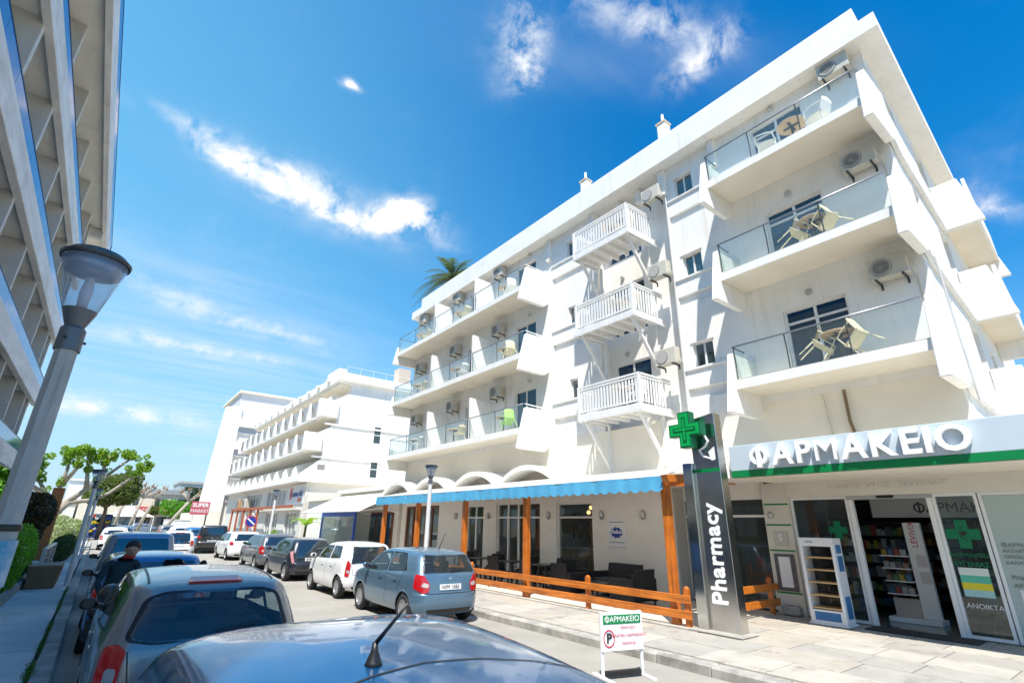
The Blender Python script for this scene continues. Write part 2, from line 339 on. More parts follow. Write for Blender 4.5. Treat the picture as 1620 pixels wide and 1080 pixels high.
# ================================================================== ground
ASPH = mat('pale_worn_road', (0.32, 0.30, 0.26), 0.9, var=0.16, vscale=0.9, bump=0.3, bscale=90)
PAVE = [mat('paving_stone_%s' % n, c, 0.8, var=0.14, vscale=2.2, bump=0.2, bscale=45) for n, c in (('pale', (0.43, 0.400, 0.345)), ('warm', (0.39, 0.355, 0.295)), ('grey', (0.355, 0.335, 0.295)))]
for pm_ in PAVE: weather(pm_, 0.8, 3.0, (1, 1, 1), 0.55, 0.68, (0.62, 0.60, 0.56)); weather(pm_, 0.8, 26, (1, 1, 1), 0.68, 0.74, (0.5, 0.48, 0.45))
weather(ASPH, 0.4, 0.7, (1, 0.25, 1), 0.52, 0.72, (0.68, 0.67, 0.66)); weather(ASPH, 0.7, 9, (1, 1, 1), 0.67, 0.73, (0.55, 0.54, 0.52))
KERB = mat('kerb_stone', (0.38, 0.36, 0.32), 0.85, var=0.4, vscale=3, bump=0.3, bscale=35)
LPAVE = mat('left_pavement_concrete', (0.56, 0.55, 0.53), 0.85, var=0.2, vscale=1.2, bump=0.2, bscale=50)
SOIL = mat('dry_ground', (0.33, 0.29, 0.22), 0.95, var=0.2, vscale=0.3, bump=0.2)
def sheet(name, x0, x1, y0, y1, z, m, nx=1, ny=1, amp=0.0):
    b = MB(); vs = []; fs = []
    for j in range(ny+1):
        for i in range(nx+1):
            vs.append((x0+(x1-x0)*i/nx, y0+(y1-y0)*j/ny, z+(random.uniform(-amp, amp) if amp else 0)))
    for j in range(ny):
        for i in range(nx):
            a = j*(nx+1)+i; fs.append((a, a+1, a+nx+2, a+nx+1))
    b.add(vs, fs); return b.build(name, m, kind='structure')
sheet('ground', -3000, 3000, -3000, 3000, -0.03, SOIL)
sheet('road', -0.02, 7.46, -30, 97, 0.0, ASPH, 4, 40)
sheet('cross_street', -60, 70, 97, 110, 0.004, ASPH)
# ---- right pavement: bed plus single slabs
rp = MB().box(7.72, 13.9, -12, 41.5, -0.02, 0.125).build('right_pavement', mat('mortar_bed', (0.30, 0.28, 0.24), 0.95, var=0.2, vscale=4), kind='structure')
MB().box(7.72, 11.4, 42, 97, -0.02, 0.14).build('far_right_pavement', PAVE[2], kind='structure')
xs = [7.735, 8.62, 9.50]
def slab_row(x0, x1, y0, y1, step, jit):
    y = y0
    while y < y1:
        h = step*random.uniform(1-jit, 1+jit); g = 0.009
        z = 0.15+random.uniform(-0.003, 0.003); t = random.uniform(-0.002, 0.002)
        b = MB().box(x0+g, x1-g, y+g, min(y+h, y1)-g, 0.10, z)
        b.v = [(p[0], p[1], p[2]+(t if p[0] > x0+0.1 and p[2] > 0.12 else 0)) for p in b.v]
        b.build('paving_slab', random.choice(PAVE), rp, bevel=0.004); y += h
for a, b_ in zip(xs[:-1], xs[1:]): slab_row(a, b_, -1.0, 26, 1.05, 0.35)
for k in range(5): slab_row(9.50+k*0.75, 9.50+(k+1)*0.75, 1.0, 6.5, 0.9, 0.3)
MB().box(9.62, 13.2, 6.5, 26.0, 0.10, 0.168).build('terrace_floor', mat('terrace_tile', (0.58, 0.53, 0.45), 0.6, var=0.1, vscale=2), rp)
MB().box(9.50, 9.618, 6.35, 26.0, 0.10, 0.185).build('terrace_edge', PAVE[0], rp, bevel=0.01)
def kerb_run(parent, x0, x1, y0, y1, z, step=1.0, stop=60):
    y = y0
    while y < y1:
        h = step*random.uniform(0.85, 1.1) if y < stop else 8
        dz = random.uniform(-0.008, 0.006); dx = random.uniform(-0.008, 0.008)
        MB().box(x0+dx, x1, y+0.006, min(y+h, y1)-0.006, -0.02, z+dz).build('kerb_stone', KERB, parent, bevel=0.018); y += h
kerb_run(rp, 7.46, 7.72, -3, 41.5, 0.135, 1.0, 34)
lp = MB().box(-3.4, -0.27, -12, 97, -0.02, 0.118).build('left_pavement', mat('mortar_dark', (0.10, 0.095, 0.08), 0.95, var=0.2, vscale=4), kind='structure')
kerb_run(lp, -0.235, -0.02, 1, 60, 0.14, 1.2, 40)
y = 1.0
while y < 60:
    h = 2.1*random.uniform(0.9, 1.1)
    MB().box(-1.55, -0.285, y+0.01, y+h-0.01, 0.05, 0.14+random.uniform(-0.004, 0.004)).build('pavement_panel', LPAVE, lp, bevel=0.006)
    MB().box(-3.38, -1.56, y+0.01, y+h-0.01, 0.05, 0.137).build('pavement_panel', LPAVE, lp); y += h
b = MB()          # weeds along the kerb joint
for k in range(1500):
    c_ = random.choice([(7.0, 0.25), (7.6, 0.2), (8.3, 0.35), (8.3, 0.3), (9.6, 0.25), (9.9, 0.2), (11.6, 0.3), (13.4, 0.4), (16.5, 0.5), (19.5, 0.4), (6, 0.3)]); yy = random.gauss(*c_); xx = -0.262+random.gauss(0, 0.025); h = random.uniform(0.02, 0.07); a = random.uniform(0, 6.28); w = 0.009
    dx, dy = math.cos(a)*w, math.sin(a)*w; ox, oy = random.gauss(0, 0.02), random.gauss(0, 0.02)
    b.add([(xx-dx, yy-dy, 0.118), (xx+dx, yy+dy, 0.118), (xx+ox, yy+oy, 0.12+h)], [(0, 1, 2)])
b.build('weeds', leafmat('weed_leaf', (0.10, 0.20, 0.03), (0.05, 0.11, 0.02)), label='low green weeds in the joint behind the left kerb', cat='weeds', kind='stuff')
# ================================================================== the white hotel with the pharmacy
XW = 12.7
FS = [5.2, 8.13, 11.06]                     # undersides of the balcony slabs
FN = ['first floor', 'second floor', 'top floor']
H = T('white_hotel', 'white four storey hotel with glass balconies above the pharmacy and cafe', 'building', (20, 14, 0.12))
def ey(x): return 1.95+0.05*(x-11.5)       # the end wall runs slightly askew
XR = 13.1                                   # recessed bay behind the timber balconies
holes = []; slots = []
for f in FS:
    holes += [(3.6, 5.06, f+0.2, f+2.08), (14.8, 16.2, f+0.2, f+2.08), (18.6, 20.0, f+0.2, f+2.08), (22.4, 23.8, f+0.2, f+2.08)]
    holes += [(7.05, 7.7, f+1.2, f+1.93), (12.45, 12.85, f+1.2, f+1.93)]
    s = [(6.25, 8.0, f+0.28, f+0.6), (11.6, 13.75, f+0.28, f+0.6)]; holes += s; slots += s
mw = MB()
mw.wall('x', XW, XW+0.28, ey(XW)+0.02, 8.1, 5.0, 13.56, [h for h in holes if h[1] <= 8.1])
mw.wall('x', XW, XW+0.28, 11.25, 25.8, 5.0, 13.56, [h for h in holes if h[0] >= 11.25])
mw.wall('x', XR, XR+0.28, 8.0, 11.35, 5.02, 13.56, [(9.5, 11.0, f+0.2, f+2.1) for f in FS])
mw.box(XW+0.281, XR-0.001, 8.0, 8.1, 5.0, 13.55); mw.box(XW+0.281, XR-0.001, 11.25, 11.35, 5.0, 13.55)
mw.build('street_wall', WHITE, H)
MB().box(XW+0.002, XR+0.02, ey(XW)+0.03, 25.8, 3.35, 4.998).build('lower_wall', mat('bounce_warmed_plaster', (0.87, 0.815, 0.70), 0.75, var=0.06, vscale=0.9, bump=0.1, bscale=60, spec=0.25), H)  # white wall band; warm light bounced off the paving is put into its colour
for s in slots: MB().box(XW+0.09, XW+0.27, s[0]-0.02, s[1]+0.02, s[2]-0.02, s[3]+0.02).build('slot_back', WHITE, H)
bk = MB(); bk.box(XR+0.5, XR+0.6, 2.6, 25.39, 3.4, 13.5); bk.box(XW+0.3, 30, 25.4, 25.75, 0.1, 13.5); bk.box(29.6, 30, 3.2, 25.4, 0.1, 13.5)
bk.prism([(XW+0.3, 3.36), (30, 3.36), (30, 13.5), (XW+0.3, 13.5)], 'y', 3.2, 3.4)
bk.build('rear_walls', WHITE, H)
# end wall (facing the right-hand edge of the picture)
def skew(mb):
    mb.v = [(x, y+0.05*(x-11.5), z) for (x, y, z) in mb.v]; return mb
skew(MB().wall('y', 1.95, 2.2, XW+0.285, 29.6, 3.35, 13.56, [(14.2, 14.9, f+1.1, f+2.0) for f in FS]+[(17.0, 18.4, f+0.2, f+2.1) for f in FS]+[(20.0, 21.0, f+0.9, f+2.0) for f in FS])).build('end_wall', WHITE, H)
def window(y0, y1, z0, z1, x, n=2, fw_=0.05, m=DGLASS, name='window', ax='x', dp=0.07, transom=None, par=None, fm=None, sill=False):
    P = par or H; fb = MB(); fm = fm or ALU
    def bx(a0, a1, c0, c1, d0, d1, mb):
        if ax == 'x': mb.box(d0, d1, a0, a1, c0, c1)
        else: mb.box(a0, a1, d0, d1, c0, c1)
    bx(y0, y0+fw_, z0, z1, x, x+dp, fb); bx(y1-fw_, y1, z0, z1, x, x+dp, fb); bx(y0+fw_, y1-fw_, z0, z0+fw_, x, x+dp, fb); bx(y0+fw_, y1-fw_, z1-fw_, z1, x, x+dp, fb)
    ys = [y0+fw_+(y1-y0-2*fw_)*k/n for k in range(n+1)]
    for q in ys[1:-1]: bx(q-fw_*0.6, q+fw_*0.6, z0+fw_, z1-fw_, x-0.004, x+dp, fb)
    if transom: bx(y0+fw_, y1-fw_, transom-fw_*0.5, transom+fw_*0.5, x-0.002, x+dp-0.004, fb)
    o = fb.build(name, fm, P)
    zz = [z0+fw_, z1-fw_] if not transom else [z0+fw_, transom-fw_*0.5, z1-fw_]
    for k in range(n):
        for c0, c1 in zip(zz[:-1] if not transom else [zz[0], transom+fw_*0.5], zz[1:]):
            pb = MB(); a0 = ys[k]+(fw_*0.6 if k else 0); a1 = ys[k+1]-(fw_*0.6 if k < n-1 else 0)
            bx(a0+0.002, a1-0.002, c0+0.002, c1-0.002, x+0.03+0.012*k, x+0.038+0.012*k, pb); pb.build('pane', m, o)
    return o
for f in FS:
    window(3.6, 5.06, f+0.2, f+2.08, XW+0.1, 2, 0.055, name='balcony_door', transom=f+1.72)
    for a in (14.8, 18.6, 22.4): window(a, a+1.4, f+0.2, f+2.08, XW+0.1, 2, 0.055, name='balcony_door')
    window(9.5, 11.0, f+0.2, f+2.1, XR+0.08, 2, 0.055, name='balcony_door')
    window(7.05, 7.7, f+1.2, f+1.93, XW+0.1, 2, 0.04, m=DGLASS2); window(12.45, 12.85, f+1.2, f+1.93, XW+0.1, 1, 0.045, m=DGLASS2)
    MB().box(XW-0.05, XW+0.12, 6.2, 8.05, f+1.13, f+1.185).build('window_sill', WHITE, H, bevel=0.006)
    MB().box(XW-0.05, XW+0.12, 11.4, 13.8, f+1.13, f+1.185).build('window_sill', WHITE, H, bevel=0.006)
    MB().box(XW-0.03, XW+0.1, 7.0, 7.75, f+1.94, f+1.98).build('window_hood', WHITE, H)
# piers under the eave
for (a, b_) in ((6.12, 6.34), (7.98, 8.22), (11.22, 11.46), (13.78, 14.0)):
    MB().box(XW-0.14, XW+0.05, a, b_, 12.55, 13.55).build('pier', WHITE, H, bevel=0.01)
for (a, b_) in ((9.15, 9.35), (10.05, 10.25)): MB().box(XW+0.05, XR+0.02, a, b_, 13.0, 13.55).build('pier', WHITE, H)
# eave, parapet and roof
MB().prism([(12.22, 1.50), (12.22, 25.75), (30.4, 25.75), (30.4, 2.45)], 'z', 13.56, 14.0).build('eave_slab', WHITE, H)
MB().prism([(12.222, 1.88), (12.222, 24.6), (12.5, 24.6), (12.5, 2.16), (29.5, 2.98), (29.5, 2.72)], 'z', 14.0, 14.52).build('parapet', WHITE, H)
MB().prism([(12.55, 24.3), (29.5, 24.3), (29.5, 24.6), (12.55, 24.6)], 'z', 14.002, 14.5).build('parapet_end', WHITE, H)
# ---- glass balconies
FINP = [(11.53, 0.92), (XW+0.02, 0.92), (XW+0.02, -0.68), (11.12, -0.68)]
RAILM = mat('steel_rail', (0.30, 0.31, 0.33), 0.35, 0.8)
def fin(f, y0, y1, top=0.92):
    p = [(x, f+z) for x, z in [(11.53, top), (XW+0.02, top), (XW+0.02, -0.42), (12.45, -0.62), (11.16, -0.62), (11.30, 0.0)]]
    return MB().prism(p, 'y', y0, y1).build('balcony_fin', WHITE, H, bevel=0.02)
def glass_front(f, ys, x=11.535):
    for a, c in zip(ys[:-1], ys[1:]):
        MB().box(x, x+0.014, a+0.012, c-0.012, f+0.215, f+1.055).build('glass_panel', BGLASS, H)
        MB().tube([(x+0.05, c, f+0.2), (x+0.05, c, f+0.7), (x+0.02, c, f+1.06)], 0.016, 6).build('rail_post', DARKST, H)
    MB().tube([(x+0.007, ys[0], f+1.07), (x+0.007, ys[-1], f+1.07)], 0.021, 8).build('top_rail', RAILM, H, smooth=True)
    MB().box(x-0.012, x+0.03, ys[0], ys[-1], f+0.19, f+0.225).build('base_rail', GREYALU, H)
for i, f in enumerate(FS):
    MB().prism([(11.50, 2.06), (XW+0.02, 2.06), (XW+0.02, 5.93), (11.50, 5.93)], 'z', f, f+0.2).build('balcony_slab', CREAM, H, bevel=0.008)
    MB().box(11.49, 11.53, 2.06, 5.93, f-0.02, f+0.188).build('slab_edge', WHITE, H)
    fin(f, 5.93, 6.08); fin(f, 1.88, 2.06)
    glass_front(f, [2.08, 3.4, 4.66, 5.9])
    MB().box(11.56, 11.57+1.1, 5.905, 5.915, f+0.3, f+1.05).build('glass_panel', BGLASS, H)
    MB().tube([(11.55, 5.92, f+1.06), (12.1, 5.92, f+1.05)], 0.022, 8).build('top_rail', DARKST, H)
    # three rooms of the left block
    MB().prism([(11.50, 14.16), (XW+0.02, 14.16), (XW+0.02, 25.68), (11.50, 25.68)], 'z', f, f+0.2).build('balcony_slab', CREAM, H, bevel=0.008)
    MB().box(11.49, 11.53, 14.16, 25.68, f-0.02, f+0.188).build('slab_edge', WHITE, H)
    fin(f, 13.98, 14.16); 
    MB().prism([(11.5, f+0.55), (XW+0.02, f+0.55), (XW+0.02, f-0.5), (11.3, f-0.5)], 'y', 25.68, 25.84).build('balcony_fin', WHITE, H, bevel=0.02)
    for yy in (17.9, 21.65):
        MB().prism([(11.6, f+0.2), (XW+0.02, f+0.2), (XW+0.02, f+1.92), (11.56, f+1.98)], 'y', yy-0.06, yy+0.06).build('partition', WHITE, H, bevel=0.01)
    glass_front(f, [14.2, 16.0, 17.82]); glass_front(f, [17.98, 19.8, 21.57]); glass_front(f, [21.73, 23.7, 25.66])
    MB().tube([(11.55, 14.1, f+1.06), (12.65, 14.1, f+1.02)], 0.02, 8).build('top_rail', ALU, H)
    MB().box(11.56, 12.6, 25.66, 25.67, f+0.3, f+1.05).build('glass_panel', BGLASS, H)
    MB().tube([(11.545, 25.66, f+1.07), (12.65, 25.66, f+1.07)], 0.018, 8).build('top_rail', DARKST, H)
# ceiling spots over the doors
for f in FS:
    for yy in (4.35, 15.2, 10.4): MB().lathe([(0.001, 0), (0.07, 0), (0.085, 0.03), (0.085, 0.06), (0.001, 0.06)], 14, ((XR if yy == 10.4 else XW)-0.07, yy, f+2.38), 'x').build('wall_spot', GREYALU, H)
# ---- timber balconies
def timber(f):
    o = MB(); Y0, Y1, X0, X1 = 8.78, 11.22, 11.46, XW+0.0
    o.box(X0, X1, Y0, Y1, f+0.12, f+0.16)
    par = o.build('timber_balcony', WOODW, H)
    for k in range(6): MB().box(X0+0.05, X1, Y0+0.06+k*(Y1-Y0-0.2)/5, Y0+0.14+k*(Y1-Y0-0.2)/5, f-0.04, f+0.118).build('joist', WOODW, par)
    MB().box(X0-0.03, X0+0.05, Y0, Y1, f-0.07, f+0.15).build('edge_beam', WOODW, par, bevel=0.008)
    for yy in (Y0-0.05, Y1): MB().box(X0-0.03, X1+0.3, yy, yy+0.05, f-0.07, f+0.15).build('edge_beam', WOODW, par)
    for yy in (Y0-0.04, Y1-0.05): MB().box(X0-0.035, X0+0.055, yy, yy+0.09, f-0.05, f+1.07).build('corner_post', WOODW, par, bevel=0.006)
    n = 19
    for k in range(n):
        q = Y0+0.12+(Y1-Y0-0.24)*k/(n-1); MB().box(X0, X0+0.022, q-0.032, q+0.032, f+0.2, f+0.985).build('baluster', WOODW, par)
    for yy in (Y0-0.02, Y1-0.02):
        for k in range(9):
            q = X0+0.14+(X1-X0-0.2)*k/8; MB().box(q-0.032, q+0.032, yy, yy+0.022, f+0.2, f+0.985).build('baluster', WOODW, par)
        MB().box(X0, X1+0.3, yy-0.02, yy+0.045, f+1.02, f+1.07).build('handrail', WOODW, par); MB().box(X0, X1+0.3, yy-0.012, yy+0.035, f+0.93, f+0.975).build('handrail', WOODW, par)
    MB().box(X0-0.02, X0+0.045, Y0, Y1, f+1.022, f+1.072).build('handrail', WOODW, par); MB().box(X0-0.012, X0+0.035, Y0, Y1, f+0.932, f+0.977).build('handrail', WOODW, par); MB().box(X0-0.012, X0+0.035, Y0, Y1, f+0.21, f+0.26).build('handrail', WOODW, par)
    for yy in (Y0+0.12, Y1-0.2):
        MB().prism([(X0+0.08, f-0.04), (X0+0.2, f-0.04), (XR if yy < 0 else XW+0.02, f-1.42), (XW+0.02, f-1.58)], 'y', yy, yy+0.09).build('brace', WOODW, par)
        MB().box(XW-0.03, XW+0.02, yy-0.005, yy+0.095, f-1.7, f-0.05).build('wall_post', WOODW, par)
for f in FS: timber(f)
# rainwater pipe, small conduits
MB().tube([(XW-0.05, 8.03, 13.2), (XW-0.05, 8.03, 4.3), (XW-0.05, 7.9, 3.7)], 0.028, 8).build('rain_pipe', mat('grey_pipe', (0.55, 0.55, 0.54), 0.5), H)
MB().tube([(XW-0.05, 4.05, 5.0), (XW-0.07, 4.05, 4.3), (XW-0.05, 4.0, 3.9)], 0.035, 6).build('waste_pipe', mat('brown_pipe', (0.22, 0.15, 0.09), 0.6), H)
MB().tube([(XW-0.04, 4.5, 5.0), (XW-0.04, 4.45, 4.0)], 0.012, 6).build('cable', mat('cream_cable', (0.6, 0.55, 0.45), 0.6), H)
MB().tube([(12.75, 1.86, 7.5), (12.76, 1.86, 5.4), (12.9, 1.88, 4.4)], 0.022, 6).build('waste_pipe', mat('grey_pipe'), H)
# side balconies on the end wall
for i, f in enumerate(FS):
    sp = [(1.30, f+0.93), (1.95, f+0.93), (1.95, f-0.62), (0.98, f-0.62)]
    skew(MB().prism(sp, 'x', 18.0, 18.18)).build('side_fin', WHITE, H, bevel=0.02)
    skew(MB().box(18.18, 23, 1.22, 1.95, f, f+0.2)).build('side_slab', CREAM, H)
    skew(MB().box(18.2, 23, 1.14, 1.22, f-0.05, f+0.95)).build('side_parapet', WHITE, H)
    skew(MB().prism(sp, 'x', 23.0, 23.18)).build('side_fin', WHITE, H, bevel=0.02)
    window(14.2, 14.9, f+1.1, f+2.0, 2.18, 2, 0.04, m=DGLASS2, ax='y')
    skew(MB().prism([(12.72, f-0.42), (12.72, f+0.6), (17.95, f-0.1), (17.95, f-0.62), (13.2, f-0.62)], 'y', 1.84, 1.948)).build('end_band', WHITE, H, bevel=0.01)
# roof things
def chimney(x, y, h, label):
    t = T('chimney', label, 'chimney', (x, y, 14.0), 'roof chimneys'); b = MB().box(x-0.17, x+0.17, y-0.17, y+0.17, 14.0, 14.0+h); b.build('shaft', WHITE, t, bevel=0.02)
    MB().prism([(x-0.2, y-0.2), (x+0.2, y-0.2), (x+0.2, y+0.2), (x-0.2, y+0.2)], 'z', 14.0+h, 14.06+h).build('cap', mat('chimney_cap', (0.62, 0.48, 0.33), 0.8), t)
    MB().lathe([(0.06, 14.06+h), (0.05, 14.5+h), (0.001, 14.52+h)], 8, (x, y, 0)).build('flue', WHITE, t)
chimney(13.2, 8.15, 1.95, 'white roof chimney nearest the right glass balconies')
chimney(13.2, 12.1, 1.8, 'white roof chimney above the timber balconies')
t = T('roof_vent', 'dark little vent on the roof edge above the left balconies', 'vent', (13.2, 15.9, 14.0)); MB().tube([(13.2, 15.9, 14.0), (13.2, 15.9, 15.1)], 0.09, 8).build('pipe', DARKST, t); MB().lathe([(0.2, 15.0), (0.22, 15.15), (0.001, 15.3)], 10, (13.2, 15.9, 0)).build('cowl', DARKST, t)
# ---- arches over the cafe terrace
for yc in (13.85, 17.1, 20.6, 24.0):
    pts = []; hw = 1.68; n = 16
    for k in range(n+1):
        a = -1+2*k/n; pts.append((yc+hw*a, 3.30+0.70*(1-a*a)**0.85))
    inner = [(yc+(p[0]-yc)*0.91, 3.27+(p[1]-3.30)*0.80) for p in pts]
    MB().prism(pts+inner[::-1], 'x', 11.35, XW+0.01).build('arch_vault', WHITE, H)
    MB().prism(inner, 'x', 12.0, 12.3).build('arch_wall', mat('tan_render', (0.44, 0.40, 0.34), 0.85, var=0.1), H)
MB().box(11.3, XW, 6.3, 25.7, 3.1, 3.32).build('terrace_beam', WHITE, H, bevel=0.01)
# ---- ground floor cafe wall
CAFE = mat('cafe_wall_paint', (0.82, 0.78, 0.71), 0.8, var=0.04)
gh = [(12.0, 13.72, 0.5, 2.78), (14.6, 17.3, 0.17, 2.84), (18.2, 19.5, 0.17, 2.8), (21.9, 25.3, 0.17, 2.86)]
MB().wall('x', XW, XW+0.25, 9.3, 25.8, 0.12, 3.1, gh).build('cafe_wall', CAFE, H)
MB().box(XW, 13.45, 9.05, 9.3, 0.12, 3.3).build('cafe_return', CAFE, H)
window(12.0, 13.72, 0.5, 2.78, XW+0.08, 1, 0.06, m=CGLASS, transom=2.3)
window(14.6, 17.3, 0.17, 2.84, XW+0.08, 4, 0.06, m=CGLASS, name='cafe_door', transom=2.3)
window(18.2, 19.5, 0.17, 2.8, XW+0.08, 2, 0.06, m=CGLASS, name='cafe_door', transom=2.3)
BROWN = mat('dark_brown_wood', (0.16, 0.055, 0.02), 0.5, var=0.25, vscale=5, stretch=(1, 1, 0.2))
window(21.9, 25.3, 0.17, 2.86, XW+0.05, 5, 0.09, m=CGLASS, name='folding_door', fm=BROWN)
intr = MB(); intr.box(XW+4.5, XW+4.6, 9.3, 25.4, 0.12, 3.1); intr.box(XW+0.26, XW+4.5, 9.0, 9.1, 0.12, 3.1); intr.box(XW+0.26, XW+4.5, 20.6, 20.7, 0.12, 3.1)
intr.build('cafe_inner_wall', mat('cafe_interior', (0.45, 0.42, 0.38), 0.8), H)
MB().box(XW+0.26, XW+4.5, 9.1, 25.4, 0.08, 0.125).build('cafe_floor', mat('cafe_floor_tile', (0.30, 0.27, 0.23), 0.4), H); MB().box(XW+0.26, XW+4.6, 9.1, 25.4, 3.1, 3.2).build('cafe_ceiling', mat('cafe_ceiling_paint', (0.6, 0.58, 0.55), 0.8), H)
t = T('bar_counter', 'wooden bar counter seen through the cafe doors', 'counter', (XW+3.2, 15.5, 0.125)); MB().box(XW+2.9, XW+3.5, 13.6, 17.6, 0.125, 1.15).build('body', mat('pale_oak', (0.5, 0.36, 0.2), 0.5, var=0.15), t); MB().box(XW+2.8, XW+3.6, 13.5, 17.7, 1.15, 1.2).build('top', mat('cafe_white_top', (0.75, 0.74, 0.72), 0.3), t)
for k in range(3): MB().box(XW+4.2, XW+4.48, 13.6, 17.6, 1.45+k*0.42, 1.49+k*0.42).build('back_shelf', mat('pale_oak'), t)
bm_ = [mat('bottle_%d' % k, c, 0.15) for k, c in enumerate([(0.02, 0.08, 0.03), (0.2, 0.08, 0.02), (0.5, 0.5, 0.45), (0.02, 0.03, 0.1)])]
for k in range(36): MB().lathe([(0.04, 0), (0.04, 0.17), (0.015, 0.24), (0.015, 0.29)], 8, (XW+4.32, 13.7+(k % 12)*0.32+random.uniform(-0.05, 0.05), 1.49+(k//12)*0.42)).build('bottle', random.choice(bm_), t)
for k, (dy, dz) in enumerate([(0, 0), (0.13, 0.06), (0.24, -0.07)]):
    MB().tube([(XW+0.9, 12.75+dy, 3.1), (XW+0.9, 12.75+dy, 2.62+dz)], 0.006, 5)
t = T('pendant_lamp', 'warm glowing cluster of globe lamps behind the big cafe window', 'lamp', (XW+0.9, 12.85, 3.1))
for k, (dy, dz) in enumerate([(0, 0), (0.14, 0.08), (0.26, -0.08)]):
    MB().tube([(XW+0.9, 12.75+dy, 3.1), (XW+0.9, 12.75+dy, 2.62+dz)], 0.006, 5).build('cord', BLACKPL, t)
    MB().ball((XW+0.9, 12.75+dy, 2.56+dz), 0.07).build('globe', mat('warm_globe', (0.9, 0.7, 0.35), 0.4, emit=(1, 0.62, 0.25), es=1.6), t, smooth=True)
for q, yy in enumerate((20.28, 17.77, 14.07, 11.54, 9.91)):
    nm = ['leftmost, beside the folding doors', 'left of the glazed cafe doors', 'right of the glazed cafe doors', 'between the big window and the logo board', 'rightmost, beside the end post'][q]
    t = T('wall_lamp', 'oval metal wall lamp on the cafe wall, '+nm, 'lamp', (XW-0.05, yy, 2.2), 'cafe wall lamps')
    MB().lathe([(0.001, 2.22), (0.06, 2.27), (0.085, 2.37), (0.06, 2.47), (0.001, 2.52)], 12, (XW-0.075, yy, 0)).build('shade', STEEL, t, smooth=True); MB().box(XW-0.03, XW, yy-0.03, yy+0.03, 2.32, 2.42).build('base', DARKST, t)
t = T('logo_board', 'white board with a blue round logo on the cafe wall', 'sign', (XW-0.03, 10.9, 1.5))
MB().box(XW-0.035, XW-0.003, 10.62, 11.32, 1.44, 2.26).build('panel', mat('white_board', (0.78, 0.78, 0.77), 0.4), t, bevel=0.004)
for z in (1.56, 2.14): MB().box(XW-0.043, XW-0.036, 10.68, 11.26, z, z+0.025).build('stripe', mat('grey_stripe', (0.3, 0.3, 0.3), 0.5), t)
BLUE = mat('logo_blue', (0.015, 0.05, 0.30), 0.4)
lg = MB(); n = 40; lg.prism([(10.97+(0.22+0.025*math.cos(9*2*math.pi*k/n))*math.cos(2*math.pi*k/n), 1.85+(0.15+0.02*math.cos(9*2*math.pi*k/n))*math.sin(2*math.pi*k/n)) for k in range(n)], 'x', XW-0.043, XW-0.036); lg.build('emblem', BLUE, t)
txt('Relios', 0.16, (XW-0.046, 10.97, 1.87), t, mat('sign_white', (0.85, 0.85, 0.85), 0.5), bold=0.003, shear=0.2)

# ================================================================== pergola, awning, fence
PG = T('timber_pergola', 'orange timber pergola posts carrying the blue awning', 'pergola', (9.75, 14.2, 0.168))
for yy in (6.97, 11.79, 15.05, 18.4, 21.45):
    MB().box(9.67, 9.83, yy-0.08, yy+0.08, 0.168, 2.86).build('post', ORANGE, PG, bevel=0.008)
MB().box(9.66, 9.82, 6.86, 22.0, 2.862, 3.0).build('front_beam', ORANGR, PG, bevel=0.008)
for yy in (6.97, 11.79, 15.05, 18.4, 21.45): MB().prism([(9.825, 2.87), (12.68, 3.08), (12.68, 3.2), (9.825, 2.99)], 'y', yy-0.05, yy+0.05).build('rafter', ORANGE, PG)
MB().prism([(9.42, 2.93), (9.64, 2.93), (9.64, 3.10), (9.36, 3.08)], 'y', 6.62, 6.80).build('beam_end', ORANGE, PG, bevel=0.006)
MB().prism([(9.642, 2.95), (12.6, 3.16), (12.6, 3.3), (9.642, 3.1)], 'y', 6.64, 6.78).build('end_rafter', ORANGE, PG)
AW = T('blue_awning', 'long terrace awning with white top and scalloped blue valance', 'awning', (9.6, 14.2, 2.8))
CANV = leafmat('white_canvas', (0.82, 0.81, 0.78), (0.77, 0.76, 0.73), 0.6); CANB = mat('blue_canvas', (0.08, 0.36, 0.58), 0.75, var=0.12, vscale=1.5, stretch=(1, 0.5, 3))
MB().prism([(9.52, 3.085), (11.3, 3.43), (11.3, 3.45), (9.52, 3.105)], 'y', 6.82, 21.85).build('canopy', CANV, AW)
MB().tube([(9.52, 6.82, 3.08), (9.52, 21.85, 3.08)], 0.035, 8).build('front_bar', ALU, AW, smooth=True)
b = MB(); n = 300; y0, y1 = 6.83, 21.84
top = []; bot = []
for k in range(n+1):
    q = y0+(y1-y0)*k/n; sc = abs(math.sin(math.pi*(q-y0)/0.30)); x = 9.478+0.012*math.sin(q*5.1)+0.008*math.sin(q*13.7)
    top.append((x+0.01, q, 3.07)); bot.append((x-0.02, q, 2.795-0.06*sc))
vs = top+bot+[(p[0]+0.004, p[1], p[2]) for p in top+bot]; m_ = 2*(n+1)
fs = [(k, k+1, n+2+k, n+1+k) for k in range(n)]+[(m_+k+1, m_+k, m_+n+1+k, m_+n+2+k) for k in range(n)]+[(n+1+k, n+2+k, m_+n+2+k, m_+n+1+k) for k in range(n)]
b.add(vs, fs); b.build('valance', CANB, AW)
def fence(y0, y1, posts, label, x=9.66):
    t = T('timber_fence', label, 'fence', (x, (y0+y1)/2, 0.15), 'orange rail fences')
    for yy in posts: MB().prism([(yy-0.055, 0.15), (yy+0.055, 0.15), (yy+0.055, 0.86), (yy, 0.91), (yy-0.055, 0.86)], 'x', x-0.045, x+0.045).build('post', ORANGE, t, bevel=0.006)
    for z in (0.32, 0.60): MB().box(x-0.085, x-0.047, y0, y1, z, z+0.15).build('rail', ORANGR, t, bevel=0.006)
    return t
fence(6.50, 14.6, [6.62, 9.35, 14.4], 'long orange two-rail fence along the cafe terrace')
